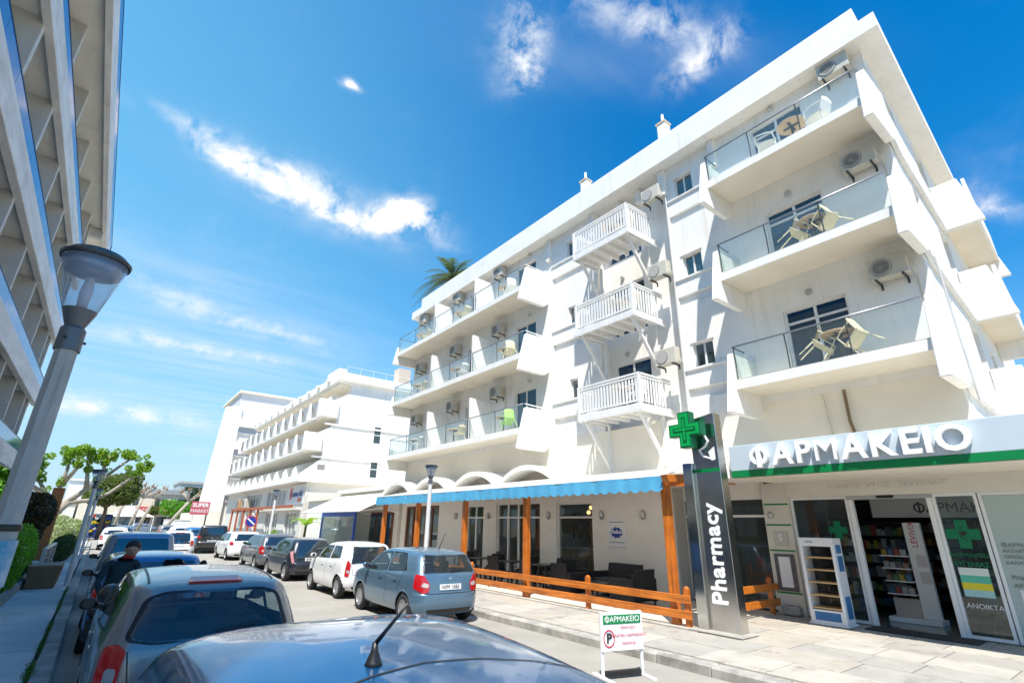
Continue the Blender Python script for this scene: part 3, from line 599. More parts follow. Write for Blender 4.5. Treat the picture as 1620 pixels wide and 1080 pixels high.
fence(14.75, 21.4, [17.0, 20.6], 'orange two-rail fence behind the blue hatchback and white car')
t = T('timber_fence', 'short orange fence return between the mirrored pylon and the pharmacy', 'fence', (11.6, 6.55, 0.15), 'orange rail fences')
for xx in (10.95, 12.9): MB().prism([(xx-0.055, 0.15), (xx+0.055, 0.15), (xx+0.055, 0.9), (xx, 0.95), (xx-0.055, 0.9)], 'y', 6.5, 6.59).build('post', ORANGE, t, bevel=0.006)
for z in (0.34, 0.66): MB().box(10.75, 13.15, 6.455, 6.495, z, z+0.15).build('rail', ORANGR, t, bevel=0.006)
# ================================================================== pharmacy
PH = T('pharmacy_shop', 'glazed pharmacy shop front with sliding door and lit interior', 'shop', (13.3, 4, 0.15))
PX = 13.27
PWALL = mat('pharmacy_cladding', (0.66, 0.63, 0.55), 0.55, var=0.05)
GREEN = mat('pharmacy_green', (0.0, 0.20, 0.055), 0.4)
MB().wall('x', 13.2, 13.4, 5.93, 6.56, 0.12, 3.1).build('side_panel', PWALL, PH)
for z in (0.60, 1.52, 2.10, 2.58): MB().box(13.19, 13.199, 5.95, 6.54, z, z+0.035).build('stripe', GREEN, PH)
MB().box(13.15, 13.42, 0.3, 5.93, 2.74, 3.1).build('header', PWALL, PH)
MB().box(11.25, 13.5, 0.2, 6.2, 3.1, 3.24).build('soffit', CREAM, PH)
MB().box(13.0, 13.2, 6.0, 6.4, 0.16, 0.36).build('step_stone', mat('rough_stone', (0.36, 0.35, 0.33), 0.9, var=0.3, vscale=6, bump=0.5), PH, bevel=0.03)
def frame(y0, y1, z0=0.17, z1=2.74, x=PX, w=0.055):
    return MB().box(x, x+0.08, y0, y0+w, z0, z1).box(x, x+0.08, y1-w, y1, z0, z1).box(x, x+0.08, y0+w, y1-w, z1-w, z1).box(x, x+0.08, y0+w, y1-w, z0, z0+w)
for (a, c, m, nm) in ((4.66, 5.92, CGLASS, 'shop_window'), (2.42, 3.12, CGLASS, 'sliding_door'), (1.35, 2.40, FROST, 'shop_window')):
    o = frame(a, c).build(nm, ALU, PH); MB().box(PX+0.03, PX+0.038, a+0.057, c-0.057, 0.228, 2.68).build('pane', m, o)
for a in (4.56, 3.125): MB().box(PX-0.02, PX+0.1, a, a+0.09, 0.16, 2.74).build('door_jamb', ALU, PH, bevel=0.004)
MB().box(PX-0.05, PX+0.12, 3.1, 4.66, 2.66, 2.738).build('door_track', GREYALU, PH)
MB().box(PX-0.12, PX-0.05, 3.75, 4.05, 2.68, 2.74).build('door_sensor', BLACKPL, PH, bevel=0.01)
MB().prism([(13.35, 1.33), (13.4, 1.33), (14.6, 0.3), (14.55, 0.26)], 'z', 0.17, 2.74).build('angled_window', CGLASS, PH)
MB().box(PX-0.02, PX+0.09, 1.26, 1.345, 0.16, 2.74).build('corner_post', ALU, PH)
# interior
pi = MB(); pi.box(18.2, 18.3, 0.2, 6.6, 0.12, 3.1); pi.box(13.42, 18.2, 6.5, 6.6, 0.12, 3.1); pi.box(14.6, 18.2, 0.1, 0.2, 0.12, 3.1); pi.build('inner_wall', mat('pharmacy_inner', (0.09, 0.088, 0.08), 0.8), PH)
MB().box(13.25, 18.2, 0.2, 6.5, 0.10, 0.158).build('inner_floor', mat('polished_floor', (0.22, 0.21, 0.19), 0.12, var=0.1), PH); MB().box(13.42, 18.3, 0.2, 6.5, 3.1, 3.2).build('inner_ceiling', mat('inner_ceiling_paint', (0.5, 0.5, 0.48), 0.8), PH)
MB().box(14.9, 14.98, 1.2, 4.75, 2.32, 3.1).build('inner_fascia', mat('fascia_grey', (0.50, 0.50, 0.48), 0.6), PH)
BLK = mat('print_black', (0.02, 0.02, 0.02), 0.5)
txt('PHARMACY   APOTHEKE', 0.22, (14.893, 3.1, 2.86), PH, BLK, bold=0.003); txt('ΦΑΡΜΑΚΕΙΟ', 0.30, (14.893, 3.05, 2.52), PH, BLK, bold=0.004)
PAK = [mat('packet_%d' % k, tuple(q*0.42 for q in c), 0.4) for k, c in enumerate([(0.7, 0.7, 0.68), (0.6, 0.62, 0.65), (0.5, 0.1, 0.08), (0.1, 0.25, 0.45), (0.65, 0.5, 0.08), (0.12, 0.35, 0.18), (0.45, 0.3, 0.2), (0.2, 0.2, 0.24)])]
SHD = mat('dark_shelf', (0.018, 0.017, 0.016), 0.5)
def shelving(x0, x1, y0, y1, label, rows=6, face='-x', m=SHD, z1=2.1, dens=1.0):
    s = T('shelving_unit', label, 'shelving', ((x0+x1)/2, (y0+y1)/2, 0.16))
    fb = MB()
    if face == '-x': fb.box(x1-0.03, x1, y0, y1, 0.16, z1)
    else: fb.box(x0, x1, y1-0.03, y1, 0.16, z1)
    fb.build('back', m, s)
    for k in range(rows):
        z = 0.3+(z1-0.4)*k/(rows-1); MB().box(x0, x1-0.031, y0, y1-0.031, z, z+0.025).build('shelf', m, s)
        if k == rows-1: continue
        q = 0; ln = (y1-y0) if face == '-x' else (x1-x0)
        while q < ln-0.16:
            w = random.uniform(0.06, 0.15); h = random.uniform(0.1, (z1-0.4)/(rows-1)*0.8); d = random.uniform(0.08, 0.14)
            if random.random() < dens:
                bb = MB()
                if face == '-x': bb.box(x0+0.02, x0+0.02+d, y0+q, y0+q+w*0.93, z+0.026, z+0.026+h)
                else: bb.box(x0+q, x0+q+w*0.93, y0+0.02, y0+0.02+d, z+0.026, z+0.026+h)
                bb.build('packet', random.choice(PAK), s)
            q += w
    return s
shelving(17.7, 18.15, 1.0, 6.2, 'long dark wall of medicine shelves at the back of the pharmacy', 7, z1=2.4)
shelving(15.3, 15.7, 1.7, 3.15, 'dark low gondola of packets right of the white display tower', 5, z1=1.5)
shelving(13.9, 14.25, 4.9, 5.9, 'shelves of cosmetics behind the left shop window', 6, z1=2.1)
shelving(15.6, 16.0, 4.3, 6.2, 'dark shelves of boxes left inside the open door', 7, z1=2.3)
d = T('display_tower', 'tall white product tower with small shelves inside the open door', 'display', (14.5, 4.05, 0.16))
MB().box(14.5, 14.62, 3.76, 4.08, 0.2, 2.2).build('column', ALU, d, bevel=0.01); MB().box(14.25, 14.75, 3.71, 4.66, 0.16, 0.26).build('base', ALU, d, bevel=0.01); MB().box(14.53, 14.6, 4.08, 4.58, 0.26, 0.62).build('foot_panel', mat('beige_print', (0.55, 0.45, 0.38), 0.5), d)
txt('LEVIVIX', 0.16, (14.493, 3.92, 1.95), d, mat('print_red', (0.55, 0.02, 0.06), 0.5), spin=R(90))
for k in range(4):
    z = 0.70+k*0.26; MB().box(14.35, 14.6, 4.085, 4.61, z, z+0.02).build('shelf', ALU, d)
    for j in range(4): MB().box(14.38, 14.46, 4.11+j*0.12, 4.21+j*0.12, z+0.021, z+0.13+0.03*random.random()).build('packet', PAK[(k*3+j) % 8], d)
for z in (0.95, 1.28): MB().box(14.485, 14.498, 3.78, 3.96, z, z+0.24).build('poster', mat('red_poster', (0.6, 0.55, 0.55), 0.5), d)
t = T('door_mat', 'dark doormat in front of the open pharmacy door', 'mat', (12.9, 3.7, 0.156)); MB().box(12.62, 13.22, 2.85, 4.6, 0.156, 0.172).build('mat', mat('mat_fibre', (0.05, 0.045, 0.04), 0.95, var=0.3, vscale=30), t)
# window graphics
GCR = mat('green_vinyl', (0.0, 0.17, 0.07), 0.4)
def cross(y, z, s, x0, x1, m, parent, name='green_cross', w=0.36):
    a = s*w/2; p = [(-a, -s/2), (a, -s/2), (a, -a), (s/2, -a), (s/2, a), (a, a), (a, s/2), (-a, s/2), (-a, a), (-s/2, a), (-s/2, -a), (-a, -a)]
    return MB().prism([(y+q[0], z+q[1]) for q in p], 'x', x0, x1).build(name, m, parent)
cross(2.78, 1.98, 0.52, PX+0.022, PX+0.028, GCR, PH); cross(4.98, 2.02, 0.38, PX+0.022, PX+0.028, GCR, PH)
MB().tube([(PX+0.019, 2.74, 1.86), (PX+0.019, 2.83, 1.93), (PX+0.019, 2.72, 2.0), (PX+0.019, 2.81, 2.07), (PX+0.019, 2.76, 2.12)], 0.008, 5).build('snake_emblem', BLK, PH); MB().prism([(2.70, 2.02), (2.86, 2.02), (2.80, 1.95), (2.76, 1.95)], 'x', PX+0.016, PX+0.021).build('cup_emblem', BLK, PH); txt('ΦΑΡΜΑΚΕΙΟ', 0.115, (PX+0.02, 2.77, 1.60), PH, GCR, bold=0.002); txt('ΕΥΓΕΝΙΑΣ', 0.115, (PX+0.02, 2.77, 1.44), PH, GCR, bold=0.002)
for z0, z1, c in ((1.25, 1.38, (0.7, 0.74, 0.7)), (1.12, 1.25, (0.1, 0.5, 0.35)), (1.0, 1.12, (0.75, 0.62, 0.03)), (0.88, 1.0, (0.35, 0.6, 0.6))): MB().box(PX+0.02, PX+0.026, 2.56, 3.0, z0, z1).build('sticker', mat('sticker_%d' % int(z0*100), c, 0.5), PH)
txt('ΑΝΟΙΚΤΑ', 0.12, (PX+0.02, 2.75, 0.72), PH, mat('vinyl_white', (0.75, 0.75, 0.75), 0.5))
GRT = mat('grey_print', (0.22, 0.25, 0.23), 0.6)
for k, s in enumerate(('ΦΑΡΜΑΚΕΙΟ', 'ΑΛΛΟΠΑΘΗΤΙΚΑ', 'ΟΜΟΙΟΠΑΘΗΤΙΚΑ', 'ΚΑΛΛΥΝΤΙΚΑ')): txt(s, 0.085 if k else 0.11, (PX+0.02, 2.28, 1.80-k*0.10), PH, GRT, align='LEFT')
for k, s in enumerate(('PHARMACY', 'APOTHEKE')): txt(s, 0.11, (PX+0.02, 2.26, 1.25-k*0.13), PH, GRT, align='LEFT')
MB().box(PX+0.022, PX+0.027, 1.72, 2.2, 0.82, 1.06).build('sticker', mat('sticker_white', (0.75, 0.75, 0.78), 0.5), PH); lg = MB().lathe([(0.001, 0), (0.08, 0), (0.08, 0.004), (0.001, 0.004)], 18, (PX+0.016, 2.05, 0.94), 'x'); lg.build('emblem', mat('violet_print', (0.08, 0.03, 0.22), 0.5), PH)
txt('Α. ΒΑΣΙΛΟΠΟΥΛΟΣ - ΤΣΙΚΑΛΙΑΔΟΥ', 0.13, (13.135, 3.85, 2.94), PH, mat('raised_cream', (0.80, 0.78, 0.72), 0.5), ext=0.012)
# number plate, notice case, bell lamp
t = T('house_number', 'small clear plate with the number 5 on the pharmacy side panel', 'sign', (13.17, 6.24, 1.7)); MB().box(13.172, 13.185, 6.08, 6.40, 1.66, 1.96).build('plate', mat('number_plate_grey', (0.55, 0.53, 0.48), 0.25), t, bevel=0.003); txt('5', 0.2, (13.167, 6.24, 1.82), t, mat('sign_white'), bold=0.004)
t = T('notice_case', 'dark notice case with a white paper beside the pharmacy window', 'notice board', (13.15, 6.2, 0.66)); MB().box(13.15, 13.188, 6.0, 6.46, 0.66, 1.46).build('case', mat('notice_grey', (0.10, 0.10, 0.11), 0.4), t, bevel=0.006); MB().box(13.142, 13.149, 6.09, 6.36, 0.74, 1.40).build('paper', mat('paper_white', (0.75, 0.75, 0.77), 0.7), t)
t = T('security_lamp', 'round grey lamp on an arm above the pharmacy side panel', 'lamp', (13.0, 6.35, 2.3)); MB().tube([(13.19, 6.42, 2.42), (13.02, 6.36, 2.36)], 0.015, 6).build('arm', GREYALU, t); MB().lathe([(0.05, -0.05), (0.09, 0), (0.08, 0.05), (0.001, 0.06)], 14, (13.0, 6.3, 2.34), 'y').build('head', GREYALU, t, smooth=True)
# sign board with raised letters
SG = T('pharmacy_sign', 'long pale sign board with raised white letters and green lower edge', 'sign', (11.2, 3.4, 3.1))
MB().box(11.2, 11.34, 0.5, 6.18, 3.245, 3.80).build('board', mat('sign_panel', (0.52, 0.60, 0.66), 0.35, var=0.03), SG, bevel=0.008); MB().box(11.19, 11.345, 0.5, 6.182, 3.10, 3.24).build('green_edge', GREEN, SG, bevel=0.004)
MB().box(11.26, 13.3, 6.10, 6.17, 3.245, 3.75).build('board_end', mat('sign_panel'), SG)
LW = mat('letter_white', (0.86, 0.86, 0.85), 0.35)
yy = 5.66
for ch in 'ΦΑΡΜΑΚΕΙΟ':
    me = text_mesh('O' if ch == 'Φ' else ch, 0.62 if ch != 'Φ' else 0.52, 0.05, 0.016, LW, 'LEFT'); xs_ = [v.co.x for v in me.vertices]; w = max(xs_)-min(xs_)
    lo = put(me, 'letter', SG, face_mat(Vector((11.13, yy+min(xs_), 3.50))-wl(SG)))
    if ch == 'Φ': MB().box(11.072, 11.187, yy-w/2-0.05, yy-w/2+0.05, 3.27, 3.735).build('letter_bar', LW, SG)
    yy -= w+0.062
# pylon
PY = T('mirror_pylon', 'tall mirrored steel pylon reading Pharmacy upwards beside the fence', 'sign', (9.75, 6.0, 0.15))
MIRR = mat('polished_dark_steel', (0.60, 0.585, 0.56), 0.19, 1.0, var=0.25, vscale=1.2, bump=0.03, bscale=3)
MB().box(9.62, 9.9, 6.18, 6.40, 0.2, 3.3).build('steel_strip', mat('polished_steel', (0.60, 0.60, 0.58), 0.1, 1.0), PY, bevel=0.006)
MB().prism([(5.56, 0.2), (6.178, 0.2), (6.178, 4.22), (5.60, 4.30)], 'x', 9.70, 9.96).build('panel', MIRR, PY, bevel=0.006)
MB().box(9.5, 10.1, 5.45, 6.55, 0.148, 0.2).build('base', PAVE[2], PY, bevel=0.02)
txt('Pharmacy', 0.44, (9.692, 5.90, 1.56), PY, LW, spin=R(90), bold=0.012, ext=0.006, sp=1.08)
MB().tube([(9.69, 5.75, 3.36), (9.69, 5.92, 3.42), (9.69, 6.0, 3.55), (9.69, 5.86, 3.62), (9.69, 5.78, 3.72), (9.69, 5.86, 3.86)], 0.022, 6).build('snake_emblem', LW, PY); MB().prism([(5.66, 3.6), (5.8, 3.5), (5.74, 3.32), (5.66, 3.34)], 'x', 9.688, 9.698).build('cup_emblem', LW, PY)
MB().box(9.685, 9.6985, 5.59, 6.17, 3.1, 3.17).build('green_band', GREEN, PY)
CR = T('led_cross', 'glowing green pharmacy cross mounted on top of the pylon', 'sign', (9.5, 6.25, 3.5))
cross(6.12, 3.97, 0.76, 9.40, 9.60, mat('cross_housing', (0.0, 0.13, 0.05), 0.35), CR, 'housing', 0.36)
LED = mat('green_led', (0.0, 0.26, 0.06), 0.4, emit=(0.0, 0.6, 0.08), es=0.10); LED2 = mat('dark_green_led', (0.0, 0.10, 0.03), 0.4)
cross(6.12, 3.97, 0.69, 9.39, 9.399, LED, CR, 'led_face', 0.32); cross(6.12, 3.97, 0.54, 9.382, 9.389, LED2, CR, 'led_groove', 0.16); cross(6.12, 3.97, 0.45, 9.375, 9.381, LED, CR, 'led_core', 0.09)
MB().box(9.601, 9.70, 6.02, 6.17, 3.9, 4.05).build('bracket', DARKST, CR)
# product stand outside
PS = T('product_stand', 'white outdoor shelf stand with wooden shelves beside the pharmacy door', 'stand', (12.75, 5.1, 0.156))
WD = mat('light_wood', (0.62, 0.42, 0.20), 0.5, var=0.15, vscale=5); WHP = mat('white_laminate', (0.80, 0.80, 0.80), 0.35)
X0, Y0, Y1 = 12.45, 4.82, 5.52
for a in (Y0, Y1-0.06): MB().box(X0, X0+0.42, a, a+0.06, 0.2, 1.85).build('side_panel', WHP, PS, bevel=0.005)
MB().box(X0+0.002, X0+0.42, Y0+0.06, Y1-0.06, 1.68, 1.85).build('header', WHP, PS); MB().box(X0, X0+0.42, Y0+0.062, Y1-0.062, 0.2, 0.44).build('plinth', WHP, PS); MB().box(X0-0.04, X0+0.46, Y0-0.03, Y1+0.03, 0.156, 0.198).build('foot', WHP, PS, bevel=0.005)
MB().box(X0-0.008, X0-0.001, Y0+0.1, Y1-0.1, 0.24, 0.40).build('blue_panel', mat('blue_print', (0.03, 0.18, 0.42), 0.4, var=0.3, vscale=4), PS)
for k, (z0, z1) in enumerate(((0.3, 0.72), (1.2, 1.5), (1.55, 1.72))): MB().box(X0+0.1, X0+0.35, Y0-0.008, Y0-0.001, z0, z1).build('blue_panel', mat('blue_print'), PS)
for k in range(5): MB().box(X0+0.01, X0+0.40, Y0+0.062, Y1-0.062, 0.46+k*0.245, 0.485+k*0.245).build('shelf', WD, PS)
MB().box(X0+0.40, X0+0.415, Y0+0.062, Y1-0.062, 0.45, 1.67).build('mesh_back', glass('smoky_back', (0.35, 0.33, 0.3), 1.4, 0.05), PS)
txt('derma', 0.06, (X0-0.002, 5.3, 1.77), PS, GRT)
# a-board
SB = T('sandwich_board', 'white pavement board with green pharmacy heading and parking sign', 'sign', (6.35, 5.45, 0))
WP = mat('white_sign_board', (0.82, 0.82, 0.80), 0.5, var=0.04)
bx, by = 6.05, 5.62; ex, ey_ = 6.72, 5.42
dirv = Vector((ex-bx, ey_-by, 0)).normalized(); nrm = Vector((-dirv.y, dirv.x, 0))*-1
SBr = Matrix(((dirv.x, -nrm.x, 0, 0), (dirv.y, -nrm.y, 0, 0), (0, 0, 1, 0), (0, 0, 0, 1)))
def sbox(name, a0, a1, d0, d1, z0, z1, m, bev=0.004):
    b = MB().box(a0, a1, d0, d1, z0, z1); b.v = [tuple(Vector((bx, by, 0))+SBr @ Vector(p)) for p in b.v]; return b.build(name, m, SB, bevel=bev)
sbox('board', 0.0, 0.70, 0.0, 0.02, 0.34, 0.84, WP); sbox('green_heading', 0.03, 0.67, -0.006, -0.001, 0.68, 0.80, GREEN)
for a in (0.0, 0.66):
    sbox('leg', a, a+0.04, 0.021, 0.06, 0.03, 0.84, WP); sbox('foot', a-0.01, a+0.05, -0.26, 0.3, 0.0, 0.03, WP)
sbox('ballast_bar', 0.06, 0.64, 0.0, 0.08, 0.03, 0.09, BLACKPL)
def stxt(s, size, a, z, m, **k):
    p = Vector((bx, by, 0))+SBr @ Vector((a, -0.008, z))-wl(SB); mm = Matrix(((dirv.x, 0, nrm.x, p.x), (dirv.y, 0, nrm.y, p.y), (0, 1, 0, p.z), (0, 0, 0, 1)))
    put(text_mesh(s, size, 0.001, k.get('bold', 0.0), m), 'lettering', SB, mm)
RED = mat('print_red')
stxt('ΦΑΡΜΑΚΕΙΟ', 0.105, 0.35, 0.74, LW, bold=0.004); stxt('P', 0.17, 0.12, 0.50, BLK, bold=0.006)
for z, s in ((0.63, 'ΚΡΑΤΗΣΗ'), (0.53, 'ΠΕΛΑΤΩΝ ΦΑΡΜΑΚΕΙΟΥ'), (0.43, 'PARKING')): stxt(s, 0.055, 0.45, z, RED)
ring = MB(); n = 24
for k in range(n):
    t0, t1 = 2*math.pi*k/n, 2*math.pi*(k+1)/n
    ring.add([tuple(Vector((bx, by, 0))+SBr @ Vector((0.12+r*math.cos(t), -0.007, 0.50+r*1.2*math.sin(t)))) for r, t in ((0.095, t0), (0.095, t1), (0.08, t1), (0.08, t0))], [(0, 1, 2, 3)])
ring.build('red_ring', RED, SB)
# glazed unit between cafe and pharmacy
o = frame(6.62, 7.9, 0.2, 2.8, 13.42, 0.06).box(13.42, 13.5, 6.68, 7.84, 2.3, 2.36).build('corner_window', ALU, H); MB().box(13.45, 13.458, 6.68, 7.84, 0.26, 2.74).build('pane', CGLASS, o)
o = frame(7.92, 9.05, 0.2, 2.8, 13.42, 0.06).box(13.42, 13.5, 7.98, 8.99, 2.3, 2.36).build('corner_window', ALU, H); MB().box(13.45, 13.458, 7.98, 8.99, 0.26, 2.74).build('pane', CGLASS, o)
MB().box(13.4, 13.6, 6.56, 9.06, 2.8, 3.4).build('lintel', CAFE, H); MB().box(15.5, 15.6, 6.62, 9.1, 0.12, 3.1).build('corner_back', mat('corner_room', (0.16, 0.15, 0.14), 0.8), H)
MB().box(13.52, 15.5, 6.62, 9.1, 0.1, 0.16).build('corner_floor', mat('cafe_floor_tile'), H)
MB().box(XW+0.0, 13.5, 6.3, 9.05, 3.3, 3.42).build('corner_soffit', CREAM, H)
# ================================================================== air conditioners, balcony furniture
ACW = mat('ac_casing', (0.56, 0.53, 0.45), 0.45, var=0.06)
FANM = mat('fan_grille', (0.10, 0.10, 0.10), 0.5)
def ac_proto():
    t = T('ac_unit', 'x', 'air conditioner', (0, 0, 0), 'air conditioner units')
    MB().box(-0.40, -0.1, -0.41, 0.41, 0.03, 0.60).build('casing', ACW, t, bevel=0.015)
    MB().lathe([(0.23, -0.012), (0.23, -0.001), (0.001, -0.001)], 24, (-0.40, 0.12, 0.31), 'x').build('fan_recess', FANM, t)
    g = MB()
    for k in range(5): g.lathe([(0.05+k*0.042, -0.022), (0.056+k*0.042, -0.022), (0.056+k*0.042, -0.014), (0.05+k*0.042, -0.014)], 20, (-0.40, 0.12, 0.31), 'x')
    for k in range(8):
        a = k*math.pi/4; g.tube([(-0.418, 0.12+0.03*math.cos(a), 0.31+0.03*math.sin(a)), (-0.418, 0.12+0.225*math.cos(a), 0.31+0.225*math.sin(a))], 0.005, 4)
    g.build('fan_grille', mat('grille_grey', (0.4, 0.39, 0.36), 0.5), t); MB().lathe([(0.001, -0.025), (0.05, -0.02), (0.05, -0.013)], 12, (-0.40, 0.12, 0.31), 'x').build('fan_hub', mat('grille_grey'), t)
    for yy in (-0.3, 0.26): MB().box(-0.44, 0.0, yy, yy+0.04, -0.02, 0.028).box(-0.03, 0.0, yy, yy+0.04, -0.14, -0.02).build('bracket', DARKST, t)
    MB().tube([(-0.25, -0.41, 0.15), (-0.2, -0.47, 0.12), (-0.05, -0.47, 0.02), (-0.02, -0.46, -0.6)], 0.018, 6).build('pipe', mat('cream_cable'), t)
    t.scale = (0.88, 0.88, 0.88); return t
AC0 = ac_proto(); first = True
def ac(x, y, z, label):
    global first
    if first: first = False; AC0.location = (x, y, z); AC0['label'] = label; return AC0
    return inst(AC0, (x, y, z), 0, label)
for i, f in enumerate(FS):
    ac(XW, 2.62, f+1.98, 'cream air conditioner on the wall above the %s right glass balcony' % FN[i])
    ac(XW+0.02, 8.45, f+1.38, 'white air conditioner beside the %s timber balcony' % FN[i])
    ac(XW, 17.2, f+1.98, 'air conditioner by the first partition of the %s left balconies' % FN[i])
    ac(XW, 20.9, f+1.98, 'air conditioner by the second partition of the %s left balconies' % FN[i])
    ac(XW, 24.6, f+1.9, 'air conditioner in the farthest room of the %s left balconies' % FN[i])
CHM = {'cream': mat('cream_chair_plastic', (0.72, 0.64, 0.42), 0.45, var=0.05), 'white': mat('white_chair_plastic', (0.78, 0.78, 0.75), 0.45), 'green': mat('lime_chair_plastic', (0.38, 0.68, 0.14), 0.45)}
def chair_proto(col, nm):
    t = T(nm, 'x', 'chair', (0, 0, 0), 'balcony chairs'); m = CHM[col]
    b = MB(); n = 6
    for i in range(n):       # curved seat shell
        pass
    MB().prism([(-0.22, 0.43), (0.2, 0.41), (0.24, 0.43), (0.24, 0.46), (0.18, 0.44), (-0.22, 0.46)], 'y', -0.23, 0.23).build('seat', m, t, bevel=0.012)
    vs = []; fs = []
    for j in range(7):
        a = -0.9+1.8*j/6
        for k in range(4):
            z = 0.46+0.36*k/3; vs.append((-0.2-0.10*k/3-0.05*math.cos(a)+0.06, 0.24*math.sin(a)*1.1, z-0.05*abs(a)*(k == 3)))
    for j in range(6):
        for k in range(3): fs.append((j*4+k, (j+1)*4+k, (j+1)*4+k+1, j*4+k+1))
    nb = len(vs); b.add(vs+[(x-0.018, y, z) for x, y, z in vs], fs+[tuple(q+nb for q in f[::-1]) for f in fs]+[(j*4+3, (j+1)*4+3, nb+(j+1)*4+3, nb+j*4+3) for j in range(6)]); b.build('backrest', m, t, smooth=True)
    for sx, sy in ((1, 1), (1, -1), (-1, 1), (-1, -1)): MB().tube([(0.18*sx, 0.19*sy, 0.43), (0.24*sx, 0.23*sy, 0.0)], [0.02, 0.014], 6).build('leg', m, t)
    for sy in (1, -1): MB().tube([(-0.24, 0.24*sy, 0.66), (0.0, 0.27*sy, 0.66), (0.16, 0.26*sy, 0.64), (0.2, 0.24*sy, 0.44)], 0.016, 6).build('armrest', m, t)
    return t
CP = {c: chair_proto(c, c+'_chair') for c in CHM}; CPu = {c: False for c in CHM}
def bchair(c, x, y, z, rz, label, tilt=0.0):
    o = CP[c] if not CPu[c] else copy_tree(CP[c]); CPu[c] = True
    o.location = (x, y, z); o.rotation_euler = (0, tilt, rz) if tilt == 0 else Matrix.Rotation(rz, 3, 'Z').to_4x4().to_quaternion().to_euler()
    if tilt: o.rotation_euler = (Matrix.Rotation(rz, 4, 'Z') @ Matrix.Rotation(tilt, 4, 'Y')).to_euler()
    o['label'] = label; return o
def table_proto():
    t = T('round_table', 'x', 'table', (0, 0, 0), 'round balcony tables')
    MB().lathe([(0.001, 0.70), (0.34, 0.70), (0.35, 0.715), (0.34, 0.73), (0.001, 0.73)], 28).build('table_top', mat('table_wood', (0.58, 0.40, 0.22), 0.5, var=0.12), t)
    MB().tube([(0, 0, 0.06), (0, 0, 0.70)], 0.03, 8).build('stem', DARKST, t); MB().box(-0.2, 0.2, -0.03, 0.03, 0.675, 0.70).box(-0.03, 0.03, -0.2, 0.2, 0.675, 0.70).build('spider', DARKST, t)
    for k in range(4):
        a = k*math.pi/2+0.4; MB().tube([(0, 0, 0.06), (0.28*math.cos(a), 0.28*math.sin(a), 0.015)], 0.02, 6).build('foot', DARKST, t)
    return t
TB = table_proto(); tbu = False
def btable(x, y, z, label):
    global tbu
    o = TB if not tbu else copy_tree(TB); tbu = True; o.location = (x, y, z); o['label'] = label
for i, f in enumerate(FS):
    z = f+0.2; nm = FN[i]
    btable(12.05, 3.72, z, 'round wooden table on the %s right glass balcony' % nm)
    c = 'white' if i == 2 else 'cream'
    bchair(c, 11.95, 4.36, z+(0.17 if i < 2 else 0), R(-70), '%s plastic chair left of the table on the %s right balcony' % (c, nm), 0.72 if i < 2 else 0)
    bchair(c, 11.95, 3.08, z+(0.18 if i < 2 else 0), R(80), '%s plastic chair right of the table on the %s right balcony' % (c, nm), 0.78 if i < 2 else 0)
    btable(12.0, 9.9, f+0.16, 'round wooden table on the %s timber balcony' % nm); bchair('cream' if i else 'white', 11.95, 9.25, f+0.16, R(90), 'plastic chair on the %s timber balcony' % nm)
    for j, yy in enumerate((15.6, 19.4, 23.4)):
        rn = ['nearest', 'middle', 'farthest'][j]
        btable(12.1, yy+0.55, z, 'round wooden table in the %s room of the %s left balconies' % (rn, nm))
        c = 'green' if (i == 0 and j == 0) else ('white' if (i + j) % 3 == 2 else 'cream')
        bchair(c, 11.95, yy-0.1, z+(0.12 if j == 0 else 0), R(75+20*j), '%s plastic chair in the %s room of the %s left balconies' % ({'green': 'lime green', 'white': 'white', 'cream': 'cream'}[c], rn, nm), 0.5 if j == 0 else 0)
# ================================================================== cafe terrace furniture
WIC = mat('black_wicker', (0.018, 0.017, 0.018), 0.6, var=0.3, vscale=60, bump=0.5, bscale=120); CUSH = mat('dark_cushion', (0.06, 0.06, 0.065), 0.9)
def sofa(x, y, w, rz, label, cat='sofa'):
    t = T('wicker_sofa' if w > 1 else 'wicker_armchair', label, cat, (0, 0, 0), 'black wicker terrace seats')
    MB().box(-0.35, 0.35, -w/2, w/2, 0.1, 0.36).build('base', WIC, t, bevel=0.02); MB().prism([(0.25, 0.36), (0.38, 0.36), (0.45, 0.84), (0.36, 0.84)], 'y', -w/2, w/2).build('backrest', WIC, t, bevel=0.02)
    for sy in (-1, 1): MB().box(-0.38, 0.38, min(sy*w/2, sy*(w/2+0.12)), max(sy*w/2, sy*(w/2+0.12)), 0.08, 0.62).build('armrest', WIC, t, bevel=0.02)
    n = 2 if w > 1 else 1
    for k in range(n): MB().box(-0.34, 0.24, -w/2+0.01+k*w/n, -w/2+(k+1)*w/n-0.01, 0.362, 0.46).build('cushion', CUSH, t, bevel=0.03)
    for sx in (-0.33, 0.33):
        for sy in (-1, 1): MB().tube([(sx, sy*(w/2+0.05), 0.0), (sx, sy*(w/2+0.05), 0.1)], 0.025, 6).build('leg', DARKST, t)
    t.location = (x, y, 0.168); t.rotation_euler = (0, 0, rz); return t
sofa(12.1, 10.55, 1.25, 0, 'black wicker sofa against the wall below the logo board')
sofa(11.2, 9.25, 0.75, R(-90), 'black wicker armchair nearest the right end of the fence', 'armchair')
sofa(12.1, 12.8, 1.35, 0, 'black wicker sofa under the big cafe window')
sofa(11.1, 11.5, 0.62, R(180), 'black wicker armchair with its back to the street left of the middle fence post', 'armchair')
